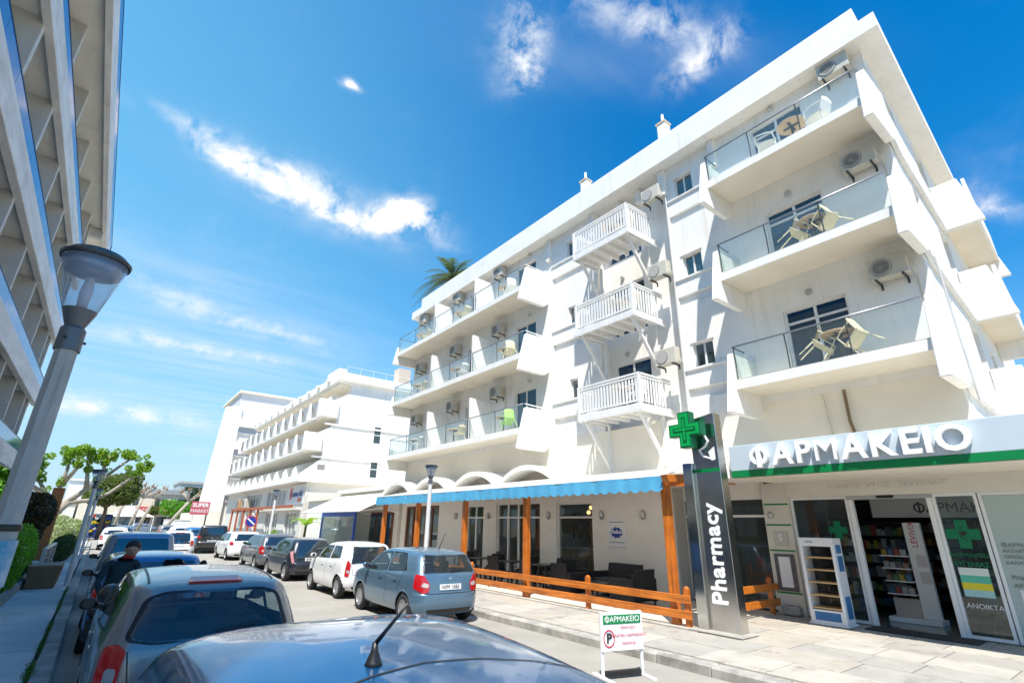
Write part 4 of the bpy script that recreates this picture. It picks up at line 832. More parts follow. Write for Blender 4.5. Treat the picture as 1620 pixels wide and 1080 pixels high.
def wchair(x, y, rz, label):
    t = T('wicker_chair', label, 'chair', (0, 0, 0), 'black wicker dining chairs')
    MB().box(-0.24, 0.24, -0.25, 0.25, 0.40, 0.46).build('seat', WIC, t, bevel=0.015); MB().prism([(0.2, 0.46), (0.25, 0.46), (0.32, 0.92), (0.28, 0.92)], 'y', -0.25, 0.25).build('backrest', WIC, t, bevel=0.012)
    for sx in (-0.21, 0.21):
        for sy in (-0.22, 0.22): MB().box(sx-0.02, sx+0.02, sy-0.02, sy+0.02, 0, 0.40).build('leg', WIC, t)
    t.location = (x, y, 0.168); t.rotation_euler = (0, 0, rz)
def ctable(x, y, label, w=0.75, h=0.74):
    t = T('cafe_table', label, 'table', (x, y, 0.168), 'cafe tables'); MB().box(x-w/2, x+w/2, y-w/2, y+w/2, h+0.128, h+0.168).build('table_top', mat('dark_table_top', (0.05, 0.05, 0.055), 0.3), t, bevel=0.005)
    MB().tube([(x, y, 0.2), (x, y, h+0.13)], 0.04, 8).build('stem', DARKST, t); MB().lathe([(0.26, 0.168), (0.25, 0.19), (0.03, 0.21)], 16, (x, y, 0)).build('base', DARKST, t)
ctable(11.2, 10.5, 'low dark table before the sofa under the logo board', 0.8, 0.42)
for j, yy in enumerate((12.6, 14.3, 16.1, 17.9)):
    pos = ['first', 'second', 'third', 'fourth'][j]; ctable(11.2, yy, '%s dark cafe table from the long fence post' % pos)
    wchair(10.55, yy-0.15, R(180+8*j), 'black wicker chair on the street side of the %s cafe table' % pos); wchair(11.9, yy+0.1, R(6), 'black wicker chair on the wall side of the %s cafe table' % pos)
    wchair(11.2, yy-0.75, R(-95), 'black wicker chair at the near end of the %s cafe table' % pos)
# ================================================================== street lamps
LGL = glass('lamp_glass', (0.85, 0.88, 0.92), 1.45, 0.26, 0.1, mcol=(0.50, 0.62, 0.80)); POLE = mat('concrete_pole', (0.45, 0.425, 0.39), 0.85, var=0.16, vscale=5, bump=0.2, bscale=60)
weather(POLE, 0.8, 5, (4, 4, 0.4), 0.5, 0.7, (0.6, 0.58, 0.55)); weather(POLE, 0.9, 40, (1, 1, 1), 0.66, 0.7, (0.45, 0.43, 0.4))
POLEW = mat('white_pole', (0.68, 0.67, 0.65), 0.6, var=0.1, vscale=3)
def lamp(x, y, h, label, pm, r=0.075, oct_=8, near=False, k=0.85, kz=0.85):
    t = T('street_lamp', label, 'street lamp', (x, y, 0.13), 'street lamps'); z = 0.13
    A = lambda pr: [(q, h+w*kz) for q, w in pr]
    MB().tube([(x, y, z), (x, y, h-0.62*kz)], [r*1.25, r], oct_).build('pole', pm, t)
    MB().lathe(A([(0.001, -0.62), (r*1.15, -0.62), (r*1.12, -0.48), (r*0.85, -0.46), (r*1.0, -0.44), (r*1.55, -0.35)]), 20, (x, y, 0)).build('collar', mat('lamp_grey', (0.13, 0.14, 0.15), 0.4, 0.3), t, smooth=near, auto=True)
    for a in (0.3, 2.3, 4.4): MB().tube([(x+r*1.1*math.cos(a), y+r*1.1*math.sin(a), h-0.55*kz), (x+r*1.4*math.cos(a), y+r*1.4*math.sin(a), h-0.55*kz)], 0.007, 6).build('screw', DARKST, t)
    MB().lathe(A([(r*1.5, -0.35), (0.19*k, -0.12), (0.23*k, -0.01)]), 28, (x, y, 0)).build('glass_bowl', LGL, t, smooth=True)
    MB().lathe(A([(0.001, -0.002), (0.245*k, -0.008), (0.25*k, 0.012), (0.2*k, 0.05), (0.001, 0.075)]), 28, (x, y, 0)).build('cap', mat('lamp_cap', (0.05, 0.055, 0.06), 0.35, 0.4), t, smooth=near, auto=True)
    MB().lathe(A([(0.001, -0.012), (0.215*k, -0.015), (0.19*k, -0.09), (0.10*k, -0.10), (0.001, -0.08)]), 24, (x, y, 0)).build('reflector', mat('lamp_reflector', (0.34, 0.34, 0.34), 0.35, 0.6, var=0.3, vscale=9), t, smooth=True)
    MB().lathe(A([(0.001, -0.34), (0.035*k, -0.33), (0.045*k, -0.22), (0.03*k, -0.12), (0.001, -0.115)]), 12, (x, y, 0)).build('bulb', mat('bulb_white', (0.7, 0.72, 0.75), 0.3), t, smooth=True)
    return t
lt = lamp(-0.335, 3.45, 3.37, 'tall concrete street lamp with glass bowl at the left front', POLE, 0.05, 8, True, 0.66, 0.86)
MB().lathe([(0.0575, 1.94), (0.0595, 1.945), (0.0595, 1.965), (0.0575, 1.97)], 16, (-0.335, 3.45, 0)).build('strap', BLACKPL, lt)
pw = MB(); V = []; F = []
for j in range(9):
    a_ = R(-150+18*j)
    for zz in (1.70, 1.90): V.append((-0.335+0.0625*math.cos(a_), 3.45+0.0625*math.sin(a_), zz))
for j in range(8): F.append((2*j, 2*j+2, 2*j+3, 2*j+1))
pw.add(V+[(-0.335+(p[0]+0.335)*0.98, 3.45+(p[1]-3.45)*0.98, p[2]) for p in V], F+[tuple(q+18 for q in f[::-1]) for f in F]); pw.build('poster', mat('faded_blue_poster', (0.05, 0.30, 0.46), 0.6, col2=(0.55, 0.60, 0.62), vscale=9), lt)
lamp(-0.30, 20.9, 3.42, 'pale street lamp beside the brown planter on the left pavement', POLEW, 0.06)
lamp(-0.30, 34.5, 3.42, 'pale street lamp farther along the left pavement past the planter', POLEW, 0.06)
lamp(7.95, 14.35, 3.72, 'cream street lamp standing in front of the blue awning', POLEW, 0.06)
lamp(8.0, 33.0, 3.75, 'cream street lamp in front of the timber pergola of the far hotel', POLEW, 0.06)

# ================================================================== cars
def pchip(xs, ys, t):
    n = len(xs)
    d = [(ys[i+1]-ys[i])/(xs[i+1]-xs[i]) for i in range(n-1)]
    m = [d[0]]+[0 if d[i-1]*d[i] <= 0 else 2*d[i-1]*d[i]/(d[i-1]+d[i]) for i in range(1, n-1)]+[d[-1]]
    i = max(0, min(n-2, int(t))); h = 1.0; s = t-i
    return ys[i]*(1+2*s)*(1-s)**2+m[i]*s*(1-s)**2+ys[i+1]*s*s*(3-2*s)+m[i+1]*s*s*(s-1)
GL_OP = mat('tinted_car_window', (0.012, 0.022, 0.028), 0.03, spec=0.9, ior=1.7)
REDL = mat('tail_light_red', (0.40, 0.008, 0.012), 0.12, coat=1.0, emit=(0.5, 0.01, 0.01), es=0.05)
CLRL = mat('tail_light_clear', (0.62, 0.56, 0.55), 0.12, 0.3, coat=1.0)
SEAM = mat('panel_gap', (0.015, 0.015, 0.016), 0.8); PLATEM = mat('number_plate_white', (0.72, 0.72, 0.70), 0.5); CHROME = mat('chrome', (0.7, 0.7, 0.7), 0.12, 1.0)
RIM = mat('wheel_silver', (0.42, 0.42, 0.43), 0.35, 0.7); SEATM = mat('seat_cloth', (0.17, 0.17, 0.18), 0.9)
_wh = {}
def wheel_meshes(rad, spokes):
    k = (rad, spokes)
    if k in _wh: return _wh[k]
    w = 0.095; r = rad
    ty = MB().lathe([(r*0.64, -w*0.8), (r*0.72, -w), (r*0.93, -w), (r, -w*0.7), (r, w*0.7), (r*0.93, w), (r*0.72, w), (r*0.64, w*0.8)], 32, ax='x').mesh('tyre', RUBBER, True)
    rm = MB(); rm.lathe([(r*0.66, -w*0.82), (r*0.66, -w*0.95), (r*0.60, -w*0.98), (r*0.585, -w*0.7), (r*0.585, w*0.5)], 32, ax='x'); rm.lathe([(0.001, -w*0.85), (0.05, -w*0.85), (0.065, -w*0.6), (0.065, 0)], 14, ax='x')
    for q in range(spokes):
        a = 2*math.pi*q/spokes; c, s = math.cos(a), math.sin(a)
        vs = []
        for (rr, hw) in ((0.05, 0.030), (r*0.60, 0.022)):
            for x in (-w*0.8, -w*0.45):
                for sg in (-1, 1): vs.append((x, rr*c-sg*hw*s, rr*s+sg*hw*c))
        rm.add(vs, [(0, 1, 3, 2), (4, 6, 7, 5), (0, 4, 5, 1), (2, 3, 7, 6), (0, 2, 6, 4), (1, 5, 7, 3)])
    rmm = rm.mesh('rim', RIM)
    dk = MB().lathe([(0.001, -w*0.3), (r*0.6, -w*0.3), (r*0.6, -w*0.1), (0.001, -w*0.1)], 20, ax='x').mesh('brake_disc', mat('brake_dark', (0.04, 0.038, 0.036), 0.7), False)
    _wh[k] = (ty, rmm, dk); return _wh[k]
HATCH = [  # z, rear y, front y (from nose, negative), half width, rear corner radius, front corner radius   (unit: Fabia-like)
    (0.19, 0.20, -0.22, 0.66, 0.25, 0.4), (0.24, 0.09, -0.10, 0.76, 0.28, 0.42), (0.33, 0.03, -0.03, 0.805, 0.30, 0.45), (0.46, 0.0, 0.0, 0.82, 0.31, 0.45), (0.60, 0.005, -0.02, 0.82, 0.30, 0.45),
    (0.645, 0.045, -0.04, 0.82, 0.27, 0.45), (0.78, 0.06, -0.10, 0.818, 0.25, 0.42), (0.88, 0.075, -0.28, 0.812, 0.23, 0.40), (0.945, 0.09, -0.62, 0.802, 0.21, 0.36), (0.985, 0.105, -0.92, 0.79, 0.20, 0.3),
    (1.03, 0.125, -1.04, 0.772, 0.19, 0.25), (1.15, 0.185, -1.21, 0.735, 0.18, 0.22), (1.28, 0.26, -1.42, 0.69, 0.17, 0.22), (1.38, 0.335, -1.62, 0.648, 0.17, 0.24), (1.43, 0.40, -1.78, 0.605, 0.19, 0.28),
    (1.462, 0.52, -1.98, 0.53, 0.24, 0.3), (1.482, 0.74, -2.2, 0.40, 0.28, 0.3), (1.494, 1.02, -2.42, 0.22, 0.2, 0.2), (1.498, 1.3, -2.6, 0.06, 0.05, 0.05)]
BOXY = [  # upright 4x4
    (0.30, 0.16, -0.2, 0.66, 0.2, 0.3), (0.36, 0.06, -0.08, 0.76, 0.2, 0.3), (0.5, 0.0, 0.0, 0.80, 0.2, 0.3), (0.66, 0.0, -0.01, 0.80, 0.18, 0.3), (0.70, 0.06, -0.03, 0.80, 0.15, 0.3), (0.9, 0.065, -0.08, 0.80, 0.14, 0.28),
    (1.02, 0.07, -0.2, 0.795, 0.14, 0.25), (1.07, 0.075, -0.6, 0.785, 0.14, 0.25), (1.10, 0.08, -1.05, 0.775, 0.14, 0.22), (1.25, 0.11, -1.2, 0.75, 0.14, 0.2), (1.45, 0.16, -1.38, 0.715, 0.14, 0.2), (1.58, 0.20, -1.5, 0.685, 0.14, 0.2),
    (1.64, 0.25, -1.6, 0.645, 0.16, 0.22), (1.675, 0.36, -1.75, 0.55, 0.2, 0.25), (1.69, 0.6, -2.0, 0.38, 0.2, 0.2), (1.698, 0.95, -2.2, 0.1, 0.1, 0.1)]
def make_car(label, x, y, rz=0.0, L=3.95, W=1.64, Hh=1.498, rows=HATCH, pm=None, arch=0.0, holes=False, res=1.0, win=None, rearw=None, lights=None, spokes=7, wr=0.295, wb=(0.62, 3.07), plate='', name='parked_car', spare=False, dome=0.0, cat='car', group='parked cars', gl=None, taper=0.0, trunk=None, extra=None):
    root = T(name, label, cat, (0, 0, 0), group)
    zs = Hh/rows[-1][0]; ws = W/1.64
    lk = min(1.0, L/(3.95 if rows is HATCH else 3.75)); K = [(r[0]*zs, r[1]*lk, L+r[2]*lk, r[3]*ws, r[4], r[5]) for r in rows]
    if trunk: K = trunk(K)
    nk = len(K); sub = max(2, int(4*res)); ts = [k/sub for k in range((nk-1)*sub+1)]; idx = list(range(nk))
    NR, NC, NS = max(6, int(16*res)), max(4, int(8*res)), max(24, int(96*res))
    grid = []
    zt = K[-1][0]
    for t in ts:
        z, r, f, w, rc, rf = [pchip(idx, [q[j] for q in K], t) for j in range(6)]
        rc = min(rc, w*0.9, (f-r)*0.45); rf = min(rf, w*0.9, (f-r)*0.45); pts = []
        for k in range(NR): pts.append((-(w-rc)+2*(w-rc)*k/NR, r))          # rear edge, left to right
        for k in range(NC): a = math.pi/2*k/NC; pts.append((w-rc+rc*math.sin(a), r+rc-rc*math.cos(a)))
        for k in range(NS): pts.append((w, r+rc+(f-rf-r-rc)*k/NS))
        for k in range(NC): a = math.pi/2*k/NC; pts.append((w-rf+rf*math.cos(a), f-rf+rf*math.sin(a)))
        for k in range(NR): pts.append((w-rf-2*(w-rf)*k/NR, f))
        for k in range(NC): a = math.pi/2*k/NC; pts.append((-(w-rf)-rf*math.sin(a), f-rf+rf*math.cos(a)))
        for k in range(NS): pts.append((-w, f-rf-(f-rf-r-rc)*k/NS))
        for k in range(NC): a = math.pi/2*k/NC; pts.append((-(w-rc)-rc*math.cos(a), r+rc-rc*math.sin(a)))
        ring = []
        for (px, py) in pts:
            u = (py-r)/(f-r); bw = 1-0.05*max(0, 1-py/0.9)**2-0.06*max(0, 1-(L-py)/1.1)**2       # plan taper at the ends
            yb = py-0.05*(1-(px/max(w, 0.05))**2)*(1 if u < 0.5 else -1)*min(1, w*2)*(1 if (u < 0.12 or u > 0.88) else 0)
            top = max(0, min(1, (z-0.95*zs)/(zt-0.95*zs))); v = (py-L*0.46)/(L*0.5)
            zz = z-(arch*v*v)*top
            ring.append((px*bw, yb, zz))
        grid.append(ring)
    npnt = len(grid[0]); b = MB(); vs = [p for rg in grid for p in rg]; fs = []
    for i in range(len(grid)-1):
        for k in range(npnt): fs.append((i*npnt+k, i*npnt+(k+1) % npnt, (i+1)*npnt+(k+1) % npnt, (i+1)*npnt+k))
    fs.append(tuple(range((len(grid)-1)*npnt, len(grid)*npnt)))
    bvh = BVHTree.FromPolygons([Vector(p) for p in vs], fs)
    # wheel arches: snap vertices to the arch circle, then open it
    wcs = [(wb[0], wr), (wb[1], wr)]; AR = wr+0.055; h = 0.03/res
    nv = []
    for p in vs:
        q = list(p)
        for (yc, zc) in wcs:
            dy, dz = q[1]-yc, q[2]-zc; d = math.hypot(dy, dz)
            if abs(q[0]) > W*0.30 and AR-h < d < AR+h and d > 0: q[1] = yc+dy*AR/d; q[2] = zc+dz*AR/d
        nv.append(tuple(q))
    SL = (Vector((-3, 0, 0)), Vector((0, 1, 0)), Vector((0, 0, 1)), Vector((1, 0, 0))); SR = (Vector((3, 0, 0)), Vector((0, 1, 0)), Vector((0, 0, 1)), Vector((-1, 0, 0)))
    RE = (Vector((0, -3, 0)), Vector((1, 0, 0)), Vector((0, 0, 1)), Vector((0, 1, 0))); FR = (Vector((0, L+3, 0)), Vector((1, 0, 0)), Vector((0, 0, 1)), Vector((0, -1, 0)))
    s2 = math.sqrt(0.5); CL = (Vector((-3, -3, 0)), Vector((s2, -s2, 0)), Vector((0, 0, 1)), Vector((s2, s2, 0))); CRr = (Vector((3, -3, 0)), Vector((s2, s2, 0)), Vector((0, 0, 1)), Vector((-s2, s2, 0)))
    def cast(fr, a, c, off):
        o = fr[0]+fr[1]*a+fr[2]*c; hit = bvh.ray_cast(o, fr[3])
        if hit[0] is None: return None
        n = hit[1]; n = -n if n.dot(fr[3]) > 0 else n
        if fr is FR and n.dot(fr[3]) > -0.30: return None
        return hit[0]+n*off, n
    def patch(name, poly, fr, m, off=0.004, rs=0.05, par=None, skirt=0.012):
        B = []
        for i in range(len(poly)):
            a, c = Vector(poly[i]), Vector(poly[(i+1) % len(poly)]); k = max(1, int((c-a).length/rs))
            for q in range(k): B.append(a+(c-a)*q/k)
        nb = len(B); xs_ = [p.x for p in B]; ys_ = [p.y for p in B]; P = list(B); bp = [tuple(p) for p in B]
        gx = min(xs_)+rs/2
        while gx < max(xs_):
            gy = min(ys_)+rs/2
            while gy < max(ys_):
                if pip((gx, gy), bp) and min((Vector((gx, gy))-p).length for p in B) > rs*0.35: P.append(Vector((gx, gy)))
                gy += rs
            gx += rs
        r = geometry.delaunay_2d_cdt(P, [(i, (i+1) % nb) for i in range(nb)], [], 1, 1e-5)
        vv = []; ok = []
        bmap = {}
        for i, p in enumerate(r[0]):
            h = cast(fr, p[0], p[1], off)
            vv.append(h); ok.append(h is not None)
        mb = MB(); ids = {}; V = []; F = []
        for i, h in enumerate(vv):
            if h: ids[i] = len(V); V.append(h[0])
        for t_ in r[2]:
            if all(ok[i] for i in t_): F.append(tuple(ids[i] for i in t_))
        org = r[3]
        edge = {}
        for f_ in F:
            for q in range(len(f_)):
                e = (f_[q], f_[(q+1) % len(f_)]); kk = tuple(sorted(e)); edge[kk] = edge.get(kk, 0)+1
        inv = {ids[i]: i for i in ids}
        if skirt:
            low = {}
            for e, c in list(edge.items()):
                if c == 1:
                    for q in e:
                        if q not in low: low[q] = len(V); V.append(vv[inv[q]][0]-vv[inv[q]][1]*skirt)
                    F.append((e[0], e[1], low[e[1]], low[e[0]]))
        mb.add(V, F); return mb.build(name, m, par or root, smooth=True, auto=True)
    def ribbon(name, line, fr, w, m, off=0.003, par=None):
        mb = MB(); V = []; F = []; pts = []
        for i in range(len(line)-1):
            a, c = Vector(line[i]), Vector(line[i+1]); k = max(1, int((c-a).length/0.05))
            for q in range(k): pts.append(a+(c-a)*q/k)
        pts.append(Vector(line[-1]))
        for i, p in enumerate(pts):
            d = (pts[min(i+1, len(pts)-1)]-pts[max(0, i-1)]).normalized(); nn = Vector((-d.y, d.x))*w/2
            h1, h2 = cast(fr, (p+nn).x, (p+nn).y, off), cast(fr, (p-nn).x, (p-nn).y, off)
            if h1 and h2: V += [h1[0], h2[0]]
        for i in range(len(V)//2-1): F.append((2*i, 2*i+1, 2*i+3, 2*i+2))
        if F: mb.add(V, F); return mb.build(name, m, par or root)
    # glazing outlines
    bz, tz = 0.985*zs, 1.375*zs
    win = win or [[(0.60, bz+0.05), (1.53, bz-0.005), (1.545, tz+0.015), (0.86, tz+0.01)], [(1.60, bz-0.005), (2.86, bz-0.03), (2.26, tz), (1.615, tz+0.015)]]
    rearw = rearw or [(-0.635*ws, 1.01*zs), (0.635*ws, 1.01*zs), (0.545*ws, 1.365*zs), (-0.545*ws, 1.365*zs)]
    wt = 1.36*zs-arch*0.75; wscr = [(-0.60*ws, 1.03*zs-arch*0.3), (0.60*ws, 1.03*zs-arch*0.3), (0.50*ws, wt), (-0.50*ws, wt)]
    pan = [(p, SL, 'side_window') for p in win]+[(p, SR, 'side_window') for p in win]+[(rearw, RE, 'rear_window'), (wscr, FR, 'windscreen')]
    gm = gl or (CARGL if holes else GL_OP)
    keep = []
    small = [([(c[0]+(p[0]-c[0])*0.93, c[1]+(p[1]-c[1])*0.90) for p in poly], fr) for poly, fr, _ in pan for c in [(sum(p[0] for p in poly)/len(poly), sum(p[1] for p in poly)/len(poly))]]
    for f_ in fs:
        c = sum((Vector(nv[i]) for i in f_), Vector())/len(f_); kill = False
        if abs(c.x) > W*0.30:
            for (yc, zc) in wcs:
                if math.hypot(c.y-yc, c.z-zc) < AR-0.002: kill = True
        if holes and not kill and len(f_) == 4:
            n = (Vector(nv[f_[1]])-Vector(nv[f_[0]])).cross(Vector(nv[f_[3]])-Vector(nv[f_[0]]))
            if n.length > 1e-9:
                n.normalize()
                if n.dot(c-Vector((0, L*0.45, 0.8))) < 0: n = -n
                for sp, fr in small:
                    if n.dot(fr[3]) < -0.35 and pip((c.dot(fr[1]), c.z), sp): kill = True; break
        if not kill: keep.append(f_)
    body = MB(); body.add(nv, keep); bo = body.build('body', pm, root, smooth=True)
    for poly, fr, nm in pan:
        rp_ = rnd(poly, 0.06 if nm != 'side_window' else 0.05)
        o = patch(nm, rp_, fr, gm, 0.003, 0.07/res if res < 1 else 0.06)
        if holes or res >= 1:      # black rim round the pane
            cc = [sum(p[0] for p in rp_)/len(rp_), sum(p[1] for p in rp_)/len(rp_)]
            mb = MB(); V = []; F = []
            for p in rp_:
                h1 = cast(fr, p[0], p[1], 0.006); k = 0.90; dx, dy = p[0]-cc[0], p[1]-cc[1]; ln = math.hypot(dx, dy); sh = 0.035/max(ln, 0.1)
                h2 = cast(fr, p[0]-dx*sh, p[1]-dy*sh*1.0, 0.006)
                if h1 and h2: V += [h1[0], h2[0]]
            nn = len(V)//2
            F = [(2*i, 2*((i+1) % nn), 2*((i+1) % nn)+1, 2*i+1) for i in range(nn)]
            mb.add(V, F); mb.build('window_seal', BLACKPL, o)
    # underbody, arches
    MB().box(-W*0.40, W*0.40, 0.15, L-0.2, 0.20, 0.30).build('underbody', BLACKPL, root)
    for (yc, zc) in wcs:
        for sx in (-1, 1):
            mb = MB(); V = []; F = []; n = 18
            for k in range(n+1):
                a = -0.25+(math.pi+0.5)*k/n
                for xx in (W/2-0.022, W/2-0.34): V.append((sx*xx, yc+(AR+0.004)*math.cos(a), zc+(AR+0.004)*math.sin(a)))
            for k in range(n): F.append((2*k, 2*k+1, 2*k+3, 2*k+2))
            V2 = len(V); V.append((sx*(W/2-0.34), yc, zc))
            for k in range(n): F.append((2*k+1, 2*k+3, V2))
            mb.add(V, F); mb.build('wheel_arch', BLACKPL, root)
    ty, rm, dk = wheel_meshes(wr, spokes)
    for (yc, zc) in wcs:
        for sx in (-1, 1):
            mt = Matrix.Translation((sx*(W/2-0.105), yc, zc)) @ (Matrix.Identity(4) if sx < 0 else Matrix.Rotation(math.pi, 4, 'Z'))
            w_ = put(ty, 'wheel', root, mt); put(rm, 'rim', w_); put(dk, 'brake_disc', w_)
    # lights
    for fr, mir in ((CL, 1), (CRr, -1)):
        for poly, m in (lights or [([(-0.13, 0.70), (0.10, 0.66), (0.13, 0.80), (0.05, 0.96), (-0.14, 0.98)], REDL), ([(0.0, 0.76), (0.10, 0.74), (0.105, 0.82), (0.02, 0.85)], CLRL)]):
            cu = (-W/2-0.0)*s2*1.0
            pp = [((q[0]+cu-0.0)*mir, q[1]*zs) for q in poly]
            if mir < 0: pp = pp[::-1]
            patch('tail_light' if m is REDL else 'reversing_light', rnd(pp, 0.035), fr, m, 0.012 if m is REDL else 0.016, 0.05)
    if res >= 0.6:
        for fr in (SL, SR):
            for ln in ([(1.56, 0.36*zs), (1.56, bz)], [(2.70, 0.36*zs), (2.78, 0.8*zs), (2.74, bz)], [(0.98, 0.66*zs), (0.75, 0.9*zs), (0.72, bz+0.05)]): ribbon('door_gap', ln, fr, 0.009, SEAM)
            for yy in (0.98, 1.78): patch('door_handle', rnd([(yy, 0.83*zs), (yy+0.17, 0.825*zs), (yy+0.17, 0.855*zs), (yy, 0.86*zs)], 0.012), fr, pm, 0.022, 0.03)
        ribbon('tailgate_gap', [(-0.60*ws, 0.95*zs), (-0.53*ws, 0.62*zs), (0.53*ws, 0.62*zs), (0.60*ws, 0.95*zs)], RE, 0.009, SEAM)
        ribbon('wiper', [(0.02, 1.035*zs), (0.36*ws, 1.075*zs)], RE, 0.03, BLACKPL, 0.02)
        if not spare and res != 1.25: patch('badge', [(0.035*math.cos(k*0.628), 0.90*zs+0.035*math.sin(k*0.628)) for k in range(10)], RE, CHROME, 0.008, 0.03)
    pl = patch('number_plate', [(-0.26, 0.69*zs), (0.26, 0.69*zs), (0.26, 0.80*zs), (-0.26, 0.80*zs)], RE, PLATEM, 0.014, 0.1)
    if plate:
        h = cast(RE, 0, 0.745*zs, 0.02)
        if h: put(text_mesh(plate, 0.105, 0.001, 0.002, BLK), 'plate_number', pl, face_mat((h[0].x, h[0].y, h[0].z), '-y'))
    if res >= 0.6:
        patch('bumper_insert', rnd([(-0.50*ws, 0.25*zs), (0.50*ws, 0.25*zs), (0.56*ws, 0.33*zs), (-0.56*ws, 0.33*zs)], 0.03), RE, BLACKPL, 0.005, 0.06)
        ribbon('bumper_gap', [(-0.70*ws, 0.63*zs), (0.70*ws, 0.63*zs)], RE, 0.008, SEAM)
    for sx in (-1, 1):
        mb = MB(); c = (sx*(W/2+0.075), 2.60, bz+0.06)
        mb.lathe([(0.001, -0.05), (0.06, -0.05), (0.085, -0.03), (0.08, 0.03), (0.04, 0.07), (0.001, 0.075)], 16, c, 'y'); mb.v = [(c[0]+(p[0]-c[0])*1.05, p[1], c[2]+(p[2]-c[2])*0.75) for p in mb.v]
        mo = mb.build('door_mirror', pm if res == 1.1 or res == 1.0 else BLACKPL, root, smooth=True); MB().lathe([(0.001, -0.056), (0.056, -0.056), (0.056, -0.0505)], 14, c, 'y').build('mirror_glass', mat('mirror_dark', (0.04, 0.045, 0.05), 0.25), mo); MB().box(min(sx*(W/2-0.06), sx*(W/2+0.04)), max(sx*(W/2-0.06), sx*(W/2+0.04)), 2.60, 2.66, bz+0.0, bz+0.05).build('mirror_arm', BLACKPL, mo)
    if holes:
        MB().box(-W/2+0.12, W/2-0.12, 0.35, L-1.2, 0.30, 0.50).build('cabin_floor', BLACKPL, root)
        MB().prism([(0.95, 0.5), (1.15, 0.5), (0.98, 1.04), (0.88, 1.04)], 'x', -0.58, 0.58).build('rear_bench', SEATM, root, bevel=0.03)
        for sx in (-0.32, 0.32):
            MB().prism([(1.75, 0.5), (1.95, 0.5), (1.80, 1.10), (1.68, 1.10)], 'x', sx-0.23, sx+0.23).build('front_seat', SEATM, root, bevel=0.04)
            MB().box(sx-0.13, sx+0.13, 1.66, 1.74, 1.12, 1.32).build('headrest', SEATM, root, bevel=0.03); MB().box(sx-0.12, sx+0.12, 0.87, 0.94, 1.06, 1.2).build('headrest', SEATM, root, bevel=0.03)
        MB().box(-0.62, 0.62, 2.62, 2.85, 0.55, 0.99).build('dashboard', BLACKPL, root, bevel=0.04)
        for sx in (-1, 1): MB().box(sx*(W/2-0.10)-0.02, sx*(W/2-0.10)+0.02, 0.5, L-1.25, 0.4, 0.93).build('door_trim', SEATM, root)
    if spare:
        c = (0.06, 0.0, 0.93); MB().lathe([(0.001, -0.16), (0.2, -0.16), (0.30, -0.13), (0.32, -0.06), (0.31, 0.05)], 28, c, 'y').build('spare_wheel_cover', pm, root, smooth=True)
    if extra: extra(root, cast, patch, ribbon, RE, SL, SR, FR, zs, ws)
    root.location = (x, y, 0); root.rotation_euler = (0, 0, rz); return root
BLUEM = paint('steel_blue_paint', (0.085, 0.17, 0.25), 0.10); WHP_ = paint('white_car_paint', (0.78, 0.78, 0.77), 0.08, 0.0, 0.4); DKB = paint('dark_blue_black_paint', (0.016, 0.022, 0.035), 0.10); GRYP = paint('grey_car_paint', (0.13, 0.145, 0.17), 0.12)
SILV = paint('silver_grey_paint', (0.27, 0.265, 0.26), 0.15, 0.5); TEAL = paint('deep_blue_paint', (0.003, 0.11, 0.28), 0.16, 0.6); LBLU = paint('mid_blue_paint', (0.02, 0.16, 0.40), 0.15, 0.3); BLKP = paint('black_car_paint', (0.012, 0.012, 0.014), 0.12); SILB = paint('silver_blue_paint', (0.22, 0.30, 0.42), 0.12, 0.5)
def aerial(root, cast, patch, ribbon, RE, SL, SR, FR, zs, ws):
    MB().tube([(0.0, 0.62, 1.47*zs), (0.0, 0.36, 1.82*zs)], [0.012, 0.005], 6).build('aerial', BLACKPL, root)
# --- foreground roof
def fg(root, cast, patch, ribbon, RE, SL, SR, FR, zs, ws):
    TP = (Vector((0, 0, 4)), Vector((1, 0, 0)), Vector((0, 1, 0)), Vector((0, 0, -1)))
    h = cast(TP, -0.16, 0.98, 0.0)[0]
    MB().lathe([(0.001, 0), (0.032, 0.0), (0.026, 0.012), (0.012, 0.045), (0.009, 0.07)], 16, (h.x, h.y, h.z-0.004)).build('aerial_base', BLACKPL, root, smooth=True); MB().tube([(h.x, h.y, h.z+0.06), (h.x+0.06, h.y-0.10, h.z+0.19)], [0.008, 0.004], 8).build('aerial', BLACKPL, root, smooth=True)
    ribbon('tailgate_gap', [(-0.56, 0.72), (-0.4, 0.82), (-0.2, 0.89), (0, 0.92), (0.2, 0.89), (0.4, 0.82), (0.56, 0.72)], TP, 0.010, SEAM, 0.002)
make_car('deep blue domed hatchback at the front whose roof fills the bottom edge', 0.99, 0.82, 0, L=3.75, W=1.66, Hh=1.595, pm=TEAL, arch=0.20, res=1.6, holes=False, extra=fg, name='hatchback_car', wb=(0.6, 2.95), win=[[(0.62, 1.03), (1.45, 1.0), (1.45, 1.28), (1.2, 1.31), (0.9, 1.25)], [(1.52, 1.0), (2.6, 0.99), (2.2, 1.22), (1.8, 1.30), (1.52, 1.30)]])
